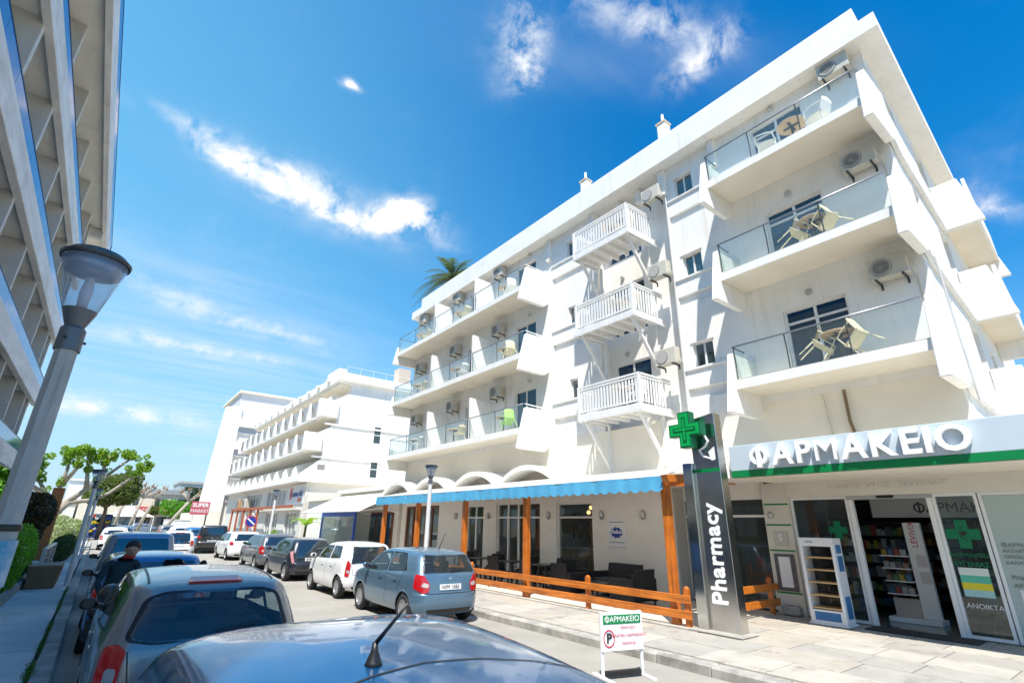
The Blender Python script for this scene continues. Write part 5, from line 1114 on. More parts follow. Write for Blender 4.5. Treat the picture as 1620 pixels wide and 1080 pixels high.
# --- silver hatchback in front of it
def mic(root, cast, patch, ribbon, RE, SL, SR, FR, zs, ws):
    patch('high_brake_light', rnd([(-0.24, 1.405*zs), (0.24, 1.405*zs), (0.21, 1.435*zs), (-0.21, 1.435*zs)], 0.015), RE, REDL, 0.02, 0.05)
    TP = (Vector((0, 0, 4)), Vector((1, 0, 0)), Vector((0, 1, 0)), Vector((0, 0, -1)))
    for sx in (-1, 1): ribbon('roof_gutter', [(sx*0.54, 0.5), (sx*0.53, 1.0), (sx*0.52, 1.9)], TP, 0.022, BLACKPL, 0.003)
make_car('silver grey hatchback with large rear window and red upright tail lights', 1.05, 5.65, 0, L=3.75, W=1.68, Hh=1.53, pm=SILV, arch=0.10, holes=True, res=1.25, extra=mic, name='hatchback_car', wb=(0.6, 3.0), rearw=[(-0.66, 1.04), (-0.45, 1.0), (0.45, 1.0), (0.66, 1.04), (0.56, 1.34), (0.4, 1.385), (-0.4, 1.385), (-0.56, 1.34)],
         lights=[([(-0.10, 0.62), (0.10, 0.60), (0.11, 0.95), (0.03, 1.0), (-0.08, 0.98)], REDL), ([(0.0, 0.66), (0.085, 0.65), (0.085, 0.84), (0.0, 0.84)], CLRL)])
make_car('steel blue hatchback parked in front of the orange fence', 6.32, 10.2, R(-1), pm=BLUEM, arch=0.06, holes=True, res=1.1, plate='NIM 1583', extra=aerial, name='hatchback_car',
         lights=[([(-0.13, 0.74), (0.10, 0.63), (0.20, 0.655), (0.21, 0.80), (0.10, 0.97), (-0.10, 1.0)], REDL), ([(0.04, 0.77), (0.185, 0.74), (0.19, 0.81), (0.09, 0.845)], CLRL)], win=[[(0.62, 1.045), (1.53, 0.985), (1.55, 1.395), (0.86, 1.385)], [(1.60, 0.985), (2.88, 0.955), (2.27, 1.375), (1.62, 1.395)]])
make_car('white small five door car between the steel blue and the dark cars', 6.55, 14.95, R(-0.5), L=3.54, W=1.64, Hh=1.48, pm=WHP_, arch=0.05, holes=True, res=1.0, plate='KMY 2104', name='city_car', wb=(0.48, 2.90), wr=0.285, spokes=9,
         lights=[([(-0.03, 0.60), (0.10, 0.58), (0.12, 0.90), (0.05, 1.0), (0.0, 1.0)], REDL), ([(0.02, 0.68), (0.10, 0.67), (0.10, 0.75), (0.02, 0.76)], CLRL)], rearw=[(-0.60, 0.90), (0.60, 0.90), (0.50, 1.36), (-0.50, 1.36)], win=[[(0.52, 1.04), (1.30, 1.0), (1.30, 1.36), (0.70, 1.35)], [(1.37, 1.0), (2.4, 0.98), (1.95, 1.345), (1.38, 1.36)]])
make_car('black blue small car with tall slanted light strips', 6.55, 20.3, R(1), L=3.46, W=1.64, Hh=1.46, pm=DKB, arch=0.06, holes=False, res=0.9, plate='KYA 7716', name='city_car', wb=(0.5, 2.84), spokes=10,
         lights=[([(-0.10, 1.0), (0.0, 1.04), (0.12, 0.66), (0.06, 0.60), (0.0, 0.72)], mat('pink_lens', (0.55, 0.25, 0.28), 0.15, coat=1.0))], rearw=[(-0.56, 0.72), (0.56, 0.72), (0.48, 1.34), (-0.48, 1.34)])
make_car('dark grey hatchback parked between the black blue car and the white hatchback', 6.75, 25.5, R(1), L=4.1, W=1.72, Hh=1.49, pm=GRYP, res=0.7, name='hatchback_car', wb=(0.7, 3.2))
make_car('white hatchback with round red lights parked near the far hotel pergola', 6.75, 32.2, R(2), L=4.1, W=1.72, Hh=1.47, pm=WHP_, res=0.7, name='hatchback_car', wb=(0.7, 3.2), lights=[([(-0.14, 0.82), (0.06, 0.78), (0.10, 0.88), (0.0, 0.98), (-0.16, 0.96)], REDL)])
make_car('black off-road wagon parked nose-in ahead of the white hatchback', 6.15, 39.6, R(-9), L=4.65, W=1.85, Hh=1.74, pm=BLKP, res=0.7, rows=BOXY, name='off_road_car', wb=(0.85, 3.65), wr=0.36, plate='NZE 4402', lights=[([(-0.14, 0.95), (0.14, 0.9), (0.14, 1.04), (-0.12, 1.1)], REDL)], rearw=[(-0.66, 1.17), (0.66, 1.17), (0.58, 1.55), (-0.58, 1.55)], win=[[(0.35, 1.17), (1.2, 1.17), (1.2, 1.56), (0.5, 1.55)], [(1.28, 1.17), (2.2, 1.17), (2.2, 1.56), (1.28, 1.57)], [(2.28, 1.17), (3.2, 1.17), (2.85, 1.55), (2.28, 1.56)]])
def twg(root, cast, patch, ribbon, RE, SL, SR, FR, zs, ws):
    patch('high_brake_light', [(-0.2, 1.375*zs), (0.2, 1.375*zs), (0.2, 1.40*zs), (-0.2, 1.40*zs)], RE, REDL, 0.012, 0.05); ribbon('bumper_strip', [(-0.5, 0.5*zs), (0.5, 0.5*zs)], RE, 0.05, BLACKPL, 0.01)
make_car('white small car with black tailgate out in the middle of the road', 3.72, 34.0, R(1), L=3.43, W=1.63, Hh=1.47, pm=WHP_, res=0.7, name='city_car', group='cars out on the road', wb=(0.5, 2.85), extra=twg, lights=[([(-0.03, 0.72), (0.16, 0.70), (0.15, 0.98), (0.0, 0.98)], REDL)], rearw=[(-0.55, 0.80), (0.55, 0.80), (0.49, 1.35), (-0.49, 1.35)])
make_car('bright blue hatchback seen past the silver car on the left', 0.98, 10.85, 0, L=3.9, W=1.66, Hh=1.46, pm=LBLU, res=0.9, name='hatchback_car')
make_car('silver blue boxy four by four with covered spare wheel on its tailgate', 1.0, 16.1, 0, L=3.75, W=1.62, Hh=1.70, pm=SILB, rows=BOXY, res=0.8, spare=True, name='off_road_car', wb=(0.75, 2.95), wr=0.33, rearw=[(-0.60, 1.12), (0.60, 1.12), (0.54, 1.56), (-0.54, 1.56)], lights=[([(-0.08, 0.62), (0.06, 0.6), (0.07, 0.72), (-0.07, 0.75)], REDL)])
for k, (cx_, cy_, m, lb) in enumerate([(1.2, 23.5, GRYP, 'grey car parked ahead of the silver blue four by four'), (1.15, 46, WHP_, 'white car parked on the left where the pavement turns sunny'), (2.0, 58, SILB, 'pale blue car far down the left side of the street'), (6.6, 50, LBLU, 'blue car half hidden behind the black wagon'), (6.5, 60, WHP_, 'white car far down on the right beyond the black wagon'), (6.3, 70, SILV, 'silver car near the far end of the street on the right'), (1.6, 70, GRYP, 'dark car near the far end of the street on the left')]):
    make_car(lb, cx_, cy_, 0, pm=m, res=0.45, name='far_car', group='cars parked far down the street')
for k, (cx_, cy_, m, lb) in enumerate([(4, 100, SILB, 'pale car crossing at the end of the street, left one'), (9.5, 101, WHP_, 'white car crossing at the end of the street, right one')]):
    make_car(lb, cx_, cy_, R(-80), pm=m, res=0.45, name='far_car', group='cars at the far junction')
# ================================================================== scooter and person between the cars
SCO = T('motor_scooter', 'black scooter with mirrors parked between the silver and bright blue cars', 'scooter', (0.8, 9.82, 0))
sx0, sy0 = 0.80, 9.82
for xx in (sx0-0.62, sx0+0.62):
    w_ = MB().lathe([(0.13, -0.05), (0.2, -0.055), (0.23, -0.03), (0.23, 0.03), (0.2, 0.055), (0.13, 0.05)], 24, (xx, sy0, 0.23), 'y').build('wheel', RUBBER, SCO, smooth=True); MB().lathe([(0.001, -0.03), (0.14, -0.03), (0.14, 0.03), (0.001, 0.03)], 16, (xx, sy0, 0.23), 'y').build('rim', RIM, w_)
MB().prism([(sx0-0.85, 0.45), (sx0-0.2, 0.3), (sx0+0.3, 0.28), (sx0+0.55, 0.5), (sx0+0.5, 1.0), (sx0+0.42, 1.05), (sx0+0.25, 0.45), (sx0-0.1, 0.48), (sx0-0.25, 0.72), (sx0-0.85, 0.75)], 'y', sy0-0.16, sy0+0.16).build('body', BLKP, SCO, bevel=0.04)
MB().prism([(sx0-0.85, 0.75), (sx0-0.25, 0.73), (sx0-0.2, 0.80), (sx0-0.5, 0.85), (sx0-0.88, 0.84)], 'y', sy0-0.14, sy0+0.14).build('seat', BLACKPL, SCO, bevel=0.03)
b = MB(); V = []; F = []
for j in range(9):
    a = -1.1+2.2*j/8
    for k in range(6):
        z = 1.0+0.42*k/5; V.append((sx0+0.50-0.14*k/5-0.14*(1-math.cos(a)), sy0+0.27*math.sin(a)*(1-0.35*(k/5)**3), z-0.03*abs(a)*(k == 5)))
for j in range(8):
    for k in range(5): F.append((j*6+k, (j+1)*6+k, (j+1)*6+k+1, j*6+k+1))
nb = len(V); b.add(V+[(x-0.01, y, z) for x, y, z in V], F+[tuple(q+nb for q in f[::-1]) for f in F]); b.build('windshield', BLACKPL, SCO, smooth=True)
MB().tube([(sx0+0.42, sy0-0.34, 1.06), (sx0+0.44, sy0, 1.02), (sx0+0.42, sy0+0.34, 1.06)], 0.017, 8).build('handlebar', BLACKPL, SCO)
for sy in (-1, 1):
    MB().tube([(sx0+0.43, sy0+0.24*sy, 1.06), (sx0+0.48, sy0+0.32*sy, 1.28)], 0.008, 6).build('mirror_stalk', BLACKPL, SCO); MB().lathe([(0.001, -0.02), (0.06, -0.015), (0.07, 0.01), (0.001, 0.02)], 16, (sx0+0.50, sy0+0.35*sy, 1.33), 'x').build('mirror', BLACKPL, SCO, smooth=True)
MB().ball((sx0-0.68, sy0, 1.0), 0.16, 8, 0.95).build('top_case', BLKP, SCO, smooth=True)
SCO.location = (0.9, 10.03, 0); SCO.rotation_euler = (0, 0, R(40))
def skin(name, pts, edges, rad, m, parent, sub=2, root=0):
    me = bpy.data.meshes.new(name); o = wl(parent); me.from_pydata([tuple(Vector(p)-o) for p in pts], edges, []); ob = bpy.data.objects.new(name, me); COL.objects.link(ob)
    md = ob.modifiers.new('skin', 'SKIN'); md.use_smooth_shade = True; sm = ob.modifiers.new('sub', 'SUBSURF'); sm.levels = sub; sm.render_levels = sub
    for i, r_ in enumerate(rad):
        sv = me.skin_vertices[0].data[i]; sv.radius = r_ if isinstance(r_, tuple) else (r_, r_); sv.use_root = (i == root)
    dg = bpy.context.evaluated_depsgraph_get(); dg.update(); m2 = bpy.data.meshes.new_from_object(ob.evaluated_get(dg)); bpy.data.objects.remove(ob); m2.materials.clear(); m2.materials.append(m); m2.name = name
    m2.polygons.foreach_set('use_smooth', [True]*len(m2.polygons)); return put(m2, name, parent)
PE = T('person', 'dark haired person in dark teal shirt and jeans leaning between two parked cars', 'person', (0.42, 10.5, 0))
SKIN = mat('skin', (0.42, 0.24, 0.16), 0.55); SHIRT = mat('dark_teal_cloth', (0.010, 0.032, 0.042), 0.9); JEAN = mat('jeans_cloth', (0.02, 0.035, 0.07), 0.9); HAIR = mat('dark_hair', (0.012, 0.009, 0.008), 0.6)
px, py = 0.42, 10.5
pel, che, nec, hed = (px, py, 0.92), (px+0.04, py-0.05, 1.25), (px+0.08, py-0.10, 1.45), (px+0.11, py-0.13, 1.55)
body = [pel, (px+0.02, py-0.02, 1.08), che, nec, (px+0.09, py-0.11, 1.50),
        (px+0.21, py-0.03, 1.38), (px+0.30, py-0.08, 1.12), (px+0.36, py-0.25, 0.95), (px-0.13, py-0.10, 1.38), (px-0.22, py-0.16, 1.12), (px-0.16, py-0.34, 0.96),
        (px+0.1, py, 0.86), (px+0.11, py-0.03, 0.48), (px+0.12, py+0.02, 0.08), (px+0.13, py-0.12, 0.03), (px-0.1, py, 0.86), (px-0.11, py+0.03, 0.48), (px-0.12, py+0.1, 0.08), (px-0.13, py-0.03, 0.03)]
ed = [(0, 1), (1, 2), (2, 3), (3, 4), (2, 5), (5, 6), (6, 7), (2, 8), (8, 9), (9, 10), (0, 11), (11, 12), (12, 13), (13, 14), (0, 15), (15, 16), (16, 17), (17, 18)]
bdy = skin('body', body, ed, [(0.15, 0.11), (0.14, 0.10), (0.17, 0.12), 0.065, 0.055, 0.065, 0.045, 0.034, 0.065, 0.045, 0.034, 0.09, 0.065, 0.045, 0.035, 0.09, 0.065, 0.045, 0.035], SHIRT, PE)
hd = MB().ball((px+0.115, py-0.15, 1.56), 0.086, 10, 1.25).build('head', SKIN, PE, smooth=True)
MB().ball((px+0.119, py-0.127, 1.600), 0.101, 12, 1.0).build('hair', HAIR, PE, smooth=True)
MB().prism([(px+0.100, py-0.228), (px+0.115, py-0.250), (px+0.130, py-0.228)], 'z', 1.520, 1.552).build('nose', SKIN, hd)
for s_ in (-1, 1): MB().ball((px+0.115+s_*0.032, py-0.229, 1.556), 0.008, 6).build('eye', BLK, hd, smooth=True); MB().ball((px+0.115+s_*0.088, py-0.13, 1.56), 0.022, 6, 1.3).build('ear', SKIN, hd, smooth=True)
MB().box(px+0.09, px+0.14, py-0.232, py-0.205, 1.497, 1.506).build('mouth', mat('lip', (0.3, 0.08, 0.07), 0.5), hd)
MB().lathe([(0.075, 1.43), (0.085, 1.455), (0.07, 1.49)], 16, (px+0.095, py-0.115, 0)).build('collar', mat('red_cloth', (0.45, 0.02, 0.02), 0.8), PE, smooth=True)
for (hx, hy, hz, s_) in ((px+0.37, py-0.29, 0.92, 1), (px-0.15, py-0.38, 0.93, -1)):
    pts = [(hx, hy, hz), (hx, hy-0.06, hz-0.03)]; ee = [(0, 1)]; rr = [(0.03, 0.02), (0.036, 0.016)]
    for q in range(4):
        o = -0.03+0.02*q; n0 = len(pts); ln = [0.06, 0.072, 0.068, 0.052][q]; pts += [(hx+o, hy-0.09, hz-0.045), (hx+o*1.1, hy-0.09-ln*0.5, hz-0.06), (hx+o*1.1, hy-0.09-ln*0.75, hz-0.09)]; ee += [(1, n0), (n0, n0+1), (n0+1, n0+2)]; rr += [0.010, 0.009, 0.008]
    n0 = len(pts); pts += [(hx-s_*0.045, hy-0.05, hz-0.03), (hx-s_*0.06, hy-0.085, hz-0.05)]; ee += [(0, n0), (n0, n0+1)]; rr += [0.011, 0.009]
    skin('hand', pts, ee, rr, SKIN, PE, 1)

# ================================================================== concrete hotel on the left
LH = T('concrete_hotel', 'grey concrete hotel with stacked balconies and blue glass rails on the left', 'building', (-8, 16, 0.1))
SOF = mat('balcony_soffit', (0.84, 0.80, 0.71), 0.85, var=0.07, vscale=1.2); FINM = mat('concrete_fin', (0.60, 0.575, 0.53), 0.85, var=0.1, vscale=2); LF = mat('pale_concrete_edge', (0.78, 0.76, 0.73), 0.8, var=0.16, vscale=1.5, stretch=(1, 0.3, 2))
BLUEG = mat('blue_glass_rail', (0.008, 0.13, 0.46), 0.06, 0.0, spec=0.6, ior=1.5, var=0.25, vscale=0.5)
weather(LF, 0.6, 1.2, (1, 0.35, 1), 0.5, 0.62, (0.72, 0.70, 0.66)); weather(SOF, 0.6, 0.9, (1, 1, 1), 0.55, 0.72, (0.78, 0.75, 0.70))
LFZ = [4.0, 6.9, 9.85, 12.9]
YA, YB = -1.0, 31.9
fy = [1.05+3.15*k for k in range(-1, 10)]
for i, z in enumerate(LFZ+[15.9]):
    top = (i == 4); xf = -2.97 if top else -3.45; ye = 35.2 if top else YB
    MB().box(xf+0.0, xf-0.20, YA, ye, z, z+0.74).build('parapet', LF, LH, bevel=0.012)
    MB().box(xf-0.202, -6.0, YA, ye, z+0.16, z+0.36).build('balcony_slab', SOF, LH)
    y = YA+0.05
    while y < ye-0.1:
        h = min(1.55, ye-y-0.02); MB().box(xf-0.04, xf-0.055, y, y+h-0.015, z+0.745, z+(1.36 if top else 1.22)).build('glass_panel', BLUEG, LH); y += h
    MB().box(xf-0.03, xf-0.065, YA, ye, z+(1.361 if top else 1.221), z+(1.39 if top else 1.25)).build('top_rail', DARKST, LH)
    MB().box(xf-0.02, xf-0.14, ye-0.06, ye, z+0.745, z+1.3).build('end_post', DARKST, LH)
    if top: continue
    zn = (LFZ+[15.9])[i+1]+0.158
    for q in fy+[30.6]: MB().box(-3.62, -6.0, q-0.1, q+0.1, z+0.382, zn).build('fin', FINM, LH)
    MB().box(-6.0, -6.2, YA, YB, z+0.0, zn).build('room_wall', CREAM, LH)
    MB().box(-3.63, -6.0, 30.75, 31.0, zn-0.35, zn-0.001).build('end_beam', FINM, LH)
MB().box(-3.1, -6.0, 30.7, 31.0, 15.55, 16.07).build('end_beam', FINM, LH)
MB().box(-6.2, -14, YA, YB-0.2, 0.1, 17.0).build('rear_block', CONC, LH); MB().box(-4.6, -6.2, YA, YB-0.3, 0.1, 3.98).build('ground_wall', CREAM, LH)
for q in fy: MB().box(-3.7, -4.1, q-0.2, q+0.2, 0.1, 4.18).build('column', FINM, LH)
for q in fy[:-1]: window(q+0.5, q+2.6, 0.3, 3.0, -4.59, 2, 0.06, m=DGLASS2, name='ground_window', par=LH)
# ================================================================== far white hotel
FH = T('far_white_hotel', 'long white hotel with rows of tapered balcony partitions beyond the main hotel', 'building', (18, 58, 0.1))
Y0, Y1 = 42.0, 73.5
lev = [(11.57, 7.42, 8.92), (12.33, 10.2, 11.72)]
wp = [(30, 5.0), (30, 14.2), (13.9, 14.2), (13.9, 13.45), (14.9, 13.3), (14.9, 12.6), (13.3, 11.6), (12.35, 11.75), (12.35, 10.2), (13.95, 10.2), (13.95, 9.75), (12.4, 8.75), (11.58, 8.92), (11.58, 7.4), (13.2, 7.4), (13.2, 6.9), (11.7, 5.6), (11.7, 5.0)]
MB().prism(wp, 'y', Y0, Y0+0.35).build('end_wall', WHITE, FH); MB().prism(wp, 'y', Y1, Y1+0.3).build('end_wall', WHITE, FH)
MB().box(15.2, 29.9, Y0+0.36, Y1-0.01, 0.1, 13.4).build('core', WHITE, FH)
MB().box(13.7, 30, Y0-0.42, Y1+0.2, 13.5, 14.2).build('roof_band', WHITE, FH, bevel=0.03); MB().box(13.9, 30, Y0+0.36, Y1, 13.25, 13.499).build('roof_soffit', CREAM, FH)
for j, (xf, z0, z1) in enumerate(lev):
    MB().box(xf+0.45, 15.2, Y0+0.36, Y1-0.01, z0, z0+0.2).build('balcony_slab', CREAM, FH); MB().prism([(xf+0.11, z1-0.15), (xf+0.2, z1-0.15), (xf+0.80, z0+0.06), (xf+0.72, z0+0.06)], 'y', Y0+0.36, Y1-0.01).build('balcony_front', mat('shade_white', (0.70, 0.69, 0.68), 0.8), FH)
    MB().box(xf+0.02, xf+0.5, Y0+0.36, Y1-0.01, z0-0.1, z0+0.05).build('slab_edge', WHITE, FH, bevel=0.01)
    for k in range(11):
        yc = Y0+2.6+k*2.85
        MB().prism([(yc-0.16, z1-0.02), (yc+0.16, z1-0.02), (yc+0.55, z0+0.06), (yc-0.55, z0+0.06)], 'x', xf, xf+0.10).build('tapered_panel', WHITE, FH, bevel=0.01)
        MB().prism([(xf+0.85, z1-0.03), (xf+0.85, z0+0.2), (15.2, z0+0.2), (15.2, z1+1.2), (14.0, z1+0.9)], 'y', yc-0.08, yc+0.08).build('partition', WHITE, FH)
for k in range(11):
    yc = Y0+2.6+k*2.85; MB().box(13.45, 13.72, yc-0.3, yc+0.3, 13.9, 14.1).build('roof_block', WHITE, FH); 
    for zz in (5.9, 8.9, 11.8): window(yc+0.4, yc+2.2, zz-0.6, zz+1.2, 15.12, 2, 0.06, m=DGLASS2, par=FH)
    MB().prism([(11.75, 5.46), (11.75, 5.95), (12.0, 6.4), (14.2, 7.2), (15.2, 7.2), (15.2, 5.46)], 'y', yc-0.1, yc+0.1).build('partition', WHITE, FH)
MB().box(11.5, 30, Y0-0.2, Y1, 4.98, 5.45).build('canopy', WHITE, FH, bevel=0.02)
MB().box(13.0, 30, Y0-0.10, Y0-0.001, 9.62, 9.76).build('ledge_band', WHITE, FH)
MB().box(12.4, 13.9, Y0-0.30, Y0-0.001, 10.25, 11.7).build('corner_block', WHITE, FH, bevel=0.02)
MB().box(12.3, 30, Y0-0.10, Y0-0.001, 6.92, 7.06).build('ledge_band', WHITE, FH)
MB().box(11.62, 12.9, Y0-0.30, Y0-0.001, 7.45, 8.85).build('corner_block', WHITE, FH, bevel=0.02)
MB().tube([(13.6, Y0-0.03, 9.6), (13.6, Y0-0.03, 5.5)], 0.03, 6).build('rain_pipe', ALU, FH)
for z in (8.5, 5.6): 
    o = MB().box(17.3, 18.0, Y0-0.03, Y0-0.001, z, z+1.5).build('window', ALU, FH); MB().box(17.36, 17.94, Y0-0.04, Y0-0.031, z+0.06, z+0.70).box(17.36, 17.94, Y0-0.04, Y0-0.031, z+0.78, z+1.44).build('pane', DGLASS2, o)
MB().box(12.9, 13.5, Y0-0.03, Y0-0.001, 6.0, 6.4).build('vent_grille', mat('vent_grey', (0.25, 0.25, 0.22), 0.6), FH)
MB().box(14.2, 14.9, Y0+2, Y0+5, 14.2, 15.2).build('stair_head', WHITE, FH)
for k in range(12): MB().tube([(14.3+k*1.2, Y0, 14.2), (14.3+k*1.2, Y0, 14.9)], 0.012, 5).build('roof_rail_post', ALU, FH)
MB().tube([(14.3, Y0, 14.9), (28, Y0, 14.9)], 0.012, 5).build('roof_rail', ALU, FH)
MB().box(19.4, 20.6, Y0+0.5, Y0+1.6, 14.2, 15.9).build('roof_chimney', mat('beige_render', (0.6, 0.5, 0.4), 0.8), FH)
# its ground floor
GW = mat('far_ground_wall', (0.66, 0.64, 0.58), 0.8, var=0.05)
MB().wall('x', 12.3, 12.5, Y0+0.1, Y1, 0.12, 4.97, [(43.5, 46.6, 0.5, 2.75), (49, 50.8, 0.2, 2.8), (51.4, 53.2, 0.2, 2.8), (47.5, 54, 3.3, 4.7), (56, 58, 0.2, 2.8), (59, 62, 0.2, 2.8), (56, 63, 3.3, 4.7)]).build('ground_wall', GW, FH)
MB().wall('y', Y0+0.1, Y0+0.3, 12.51, 30, 0.12, 4.97, [(15.6, 19.8, 3.35, 4.6)]).build('ground_end_wall', GW, FH)
for a, c, z0, z1, n in ((43.5, 46.6, 0.5, 2.75, 3), (49, 50.8, 0.2, 2.8, 2), (51.4, 53.2, 0.2, 2.8, 2), (47.5, 54, 3.3, 4.7, 5), (56, 58, 0.2, 2.8, 2), (59, 62, 0.2, 2.8, 3), (56, 63, 3.3, 4.7, 5)): window(a, c, z0, z1, 12.38, n, 0.08, m=mat('curtained_glass', (0.28, 0.31, 0.30), 0.15, var=0.3, vscale=3, stretch=(1, 4, 0.2)), par=FH)
MB().box(15.6, 19.8, Y0+0.2, Y0+0.26, 3.35, 4.6).build('end_window', mat('olive_blind', (0.07, 0.085, 0.07), 0.3), FH)
MB().box(11.9, 12.3, Y0+0.5, 56, 2.9, 3.15).build('ledge', GW, FH)
FP = T('red_pergola', 'red brown timber pergola along the ground floor of the far hotel', 'pergola', (11.5, 52, 0.14)); RB = mat('red_brown_wood', (0.40, 0.10, 0.03), 0.5, var=0.2)
for yy in (42.6, 53.0, 56.0, 59.0, 62.0, 64.8): MB().box(11.42, 11.58, yy-0.08, yy+0.08, 0.14, 3.05).build('post', RB, FP) if yy > 50 else None
MB().box(11.38, 11.6, 42.3, 65.2, 3.05, 3.25).build('beam', RB, FP)
for yy in (53.0, 56.0, 59.0, 62.0, 64.8): MB().box(11.6, 12.3, yy-0.06, yy+0.06, 3.0, 3.14).build('cross_beam', RB, FP)
SGN = T('hotel_logo_sign', 'orange sunburst and blue lettering sign on the far hotel corner', 'sign', (12.25, 44, 3.4))
MB().box(12.22, 12.295, 41.9+0.3, 46.4, 3.35, 4.88).build('panel', mat('sign_pale', (0.72, 0.71, 0.70), 0.6), SGN)
ORG = mat('sunburst_orange', (0.72, 0.14, 0.02), 0.5)
for k in range(9):
    a = k*2*math.pi/9+0.3; r_ = 0.62 if k % 2 else 0.45; MB().prism([(45.6+0.07*math.cos(a+1.57), 4.2+0.07*math.sin(a+1.57)), (45.6+r_*math.cos(a), 4.2+r_*1.1*math.sin(a)), (45.6-0.07*math.cos(a+1.57), 4.2-0.07*math.sin(a+1.57))], 'x', 12.19, 12.218).build('ray', ORG, SGN)
txt('osmos Sail', 0.62, (12.20, 43.9, 4.15), SGN, BLUE, bold=0.012, shear=0.25); MB().box(12.2, 12.218, 42.7, 43.5, 3.55, 3.8).build('orange_tag', ORG, SGN)
for k, yy in enumerate((60.5, 63.5)):
    t = T('ac_unit', 'boxy condenser on the far hotel ledge above the pergola, %s' % ('right one' if k == 0 else 'left one'), 'air conditioner', (12.0, yy, 3.25), 'far condensers'); MB().box(11.6, 12.2, yy-0.6, yy+0.6, 3.3, 4.2).build('casing', mat('tan_casing', (0.45, 0.30, 0.16), 0.6) if k else ACW, t, bevel=0.03); MB().lathe([(0.001, -0.02), (0.35, -0.02), (0.35, -0.001)], 18, (11.6, yy, 3.75), 'x').build('fan', FANM, t)
    MB().box(11.7, 12.2, yy-0.5, yy+0.5, 3.25, 3.3).build('feet', DARKST, t)
# tower block at its far end
TW = T('white_tower_block', 'taller white block with slanted end fin beyond the far hotel', 'building', (18, 80, 0.1))
MB().prism([(9.55, 3.0), (10.3, 16.5), (12.2, 16.9), (12.2, 3.0)], 'y', 76, 77.2).build('slanted_fin', WHITE, TW); MB().box(12.21, 30, 76.4, 92, 0.1, 17.1).build('block', WHITE, TW)
MB().box(9.5, 12.2, 76.0, 92, 0.1, 2.98).build('podium', CREAM, TW); MB().box(12.0, 30, 77.5, 90, 17.1, 19.0).build('penthouse', mat('grey_render', (0.55, 0.55, 0.56), 0.8), TW); MB().box(11.7, 30, 77.1, 90.4, 19.0, 19.25).build('penthouse_roof', CREAM, TW)
for z in (5.2, 8.1, 11.0, 14.0): MB().box(12.2, 29, 75.9, 76.39, z, z+1.1).build('balcony_band', WHITE, TW); 
for z in (5.2, 8.1, 11.0, 14.0): MB().box(12.22, 29, 76.2, 76.39, z-0.9, z-0.01).build('shade_strip', mat('grey_render'), TW)  # grey strips standing in for the shade beneath the balcony bands
# ---- shops between the two hotels
SHP = T('corner_shops', 'low shop row with blue framed window between the two hotels', 'shop', (13.5, 33, 0.12))
MB().box(12.6, 26, 26.0, 41.8, 0.12, 3.5).build('block', CAFE, SHP); MB().box(12.4, 26.2, 26.0, 41.8, 3.5, 3.8).build('roof', CREAM, SHP)
o = MB().box(11.4, 11.5, 29.0, 29.15, 0.14, 2.6).box(11.4, 11.5, 34.5, 34.65, 0.14, 2.6).box(11.4, 11.5, 29.15, 34.5, 2.35, 2.6).build('blue_frame', mat('blue_paint', (0.02, 0.10, 0.55), 0.4), SHP)
MB().box(11.43, 11.44, 29.16, 34.49, 0.14, 2.34).build('pane', glass('shop_screen', (0.6, 0.66, 0.64), 1.5, 0.35, mcol=(0.55, 0.58, 0.55)), SHP)
for yy in (26.5, 27.6, 28.5): 
    o = MB().box(12.5, 12.59, yy, yy+0.9, 0.3, 2.6).build('shop_window', BROWN, SHP); MB().box(12.48, 12.499, yy+0.08, yy+0.82, 0.4, 2.5).build('pane', DGLASS2, o)
WA = T('white_awning', 'sloping white canvas awning left of the blue awning', 'awning', (10.8, 29.5, 2.4))
for k in range(4):
    a = 25.0+k*2.3; MB().prism([(10.0, 2.55), (12.55, 3.75), (12.55, 3.77), (10.0, 2.57)], 'y', a, a+2.285).build('canvas_panel', mat('cream_canvas', (0.78, 0.75, 0.68), 0.8, var=0.05), WA)
MB().tube([(10.0, 25, 2.56), (10.0, 34.2, 2.56)], 0.035, 8).build('front_bar', ALU, WA); MB().box(12.1, 12.62, 24.9, 34.3, 3.78, 4.0).build('cassette', mat('cream_canvas'), WA)
for yy in (25.5, 29.6, 33.8): MB().tube([(12.5, yy, 2.5), (11.4, yy+0.1, 2.75), (10.05, yy, 2.55)], 0.03, 6).build('arm', ALU, WA)
t = T('road_sign', 'round blue no parking sign with red rim before the far pergola', 'sign', (8.0, 38.3, 0.14)); MB().tube([(8.0, 38.3, 0.14), (8.0, 38.3, 2.4)], 0.035, 8).build('pole', GREYALU, t)
MB().lathe([(0.001, -0.03), (0.36, -0.03), (0.36, -0.012), (0.001, -0.012)], 28, (8.0, 38.3, 2.0), 'y').build('red_rim', RED, t); MB().lathe([(0.001, -0.038), (0.30, -0.038), (0.30, -0.0305)], 28, (8.0, 38.3, 2.0), 'y').build('blue_disc', BLUE, t)
b = MB().box(-0.3, 0.3, -0.05, -0.039, -0.04, 0.04); c_, s_ = math.cos(R(-40)), math.sin(R(-40)); b.v = [(8.0+p[0]*c_-p[2]*s_, 38.3+p[1], 2.0+p[0]*s_+p[2]*c_) for p in b.v]; b.build('white_slash', LW, t)
t = T('supermarket_sign', 'pink and red SUPER MARKET sign on a post at the far right', 'sign', (8.0, 60, 0.1)); MB().tube([(8.35, 60, 0.1), (8.35, 60, 3.6)], 0.07, 8).build('post', DARKST, t); MB().box(6.9, 8.5, 59.9, 60.0, 2.55, 3.75).build('panel', mat('sign_pink_red', (0.50, 0.10, 0.13), 0.5), t, bevel=0.02)
txt('SUPER', 0.50, (7.7, 59.89, 3.42), t, LW, normal='-y', bold=0.012); txt('MARKET', 0.42, (7.7, 59.89, 2.88), t, LW, normal='-y', bold=0.012)
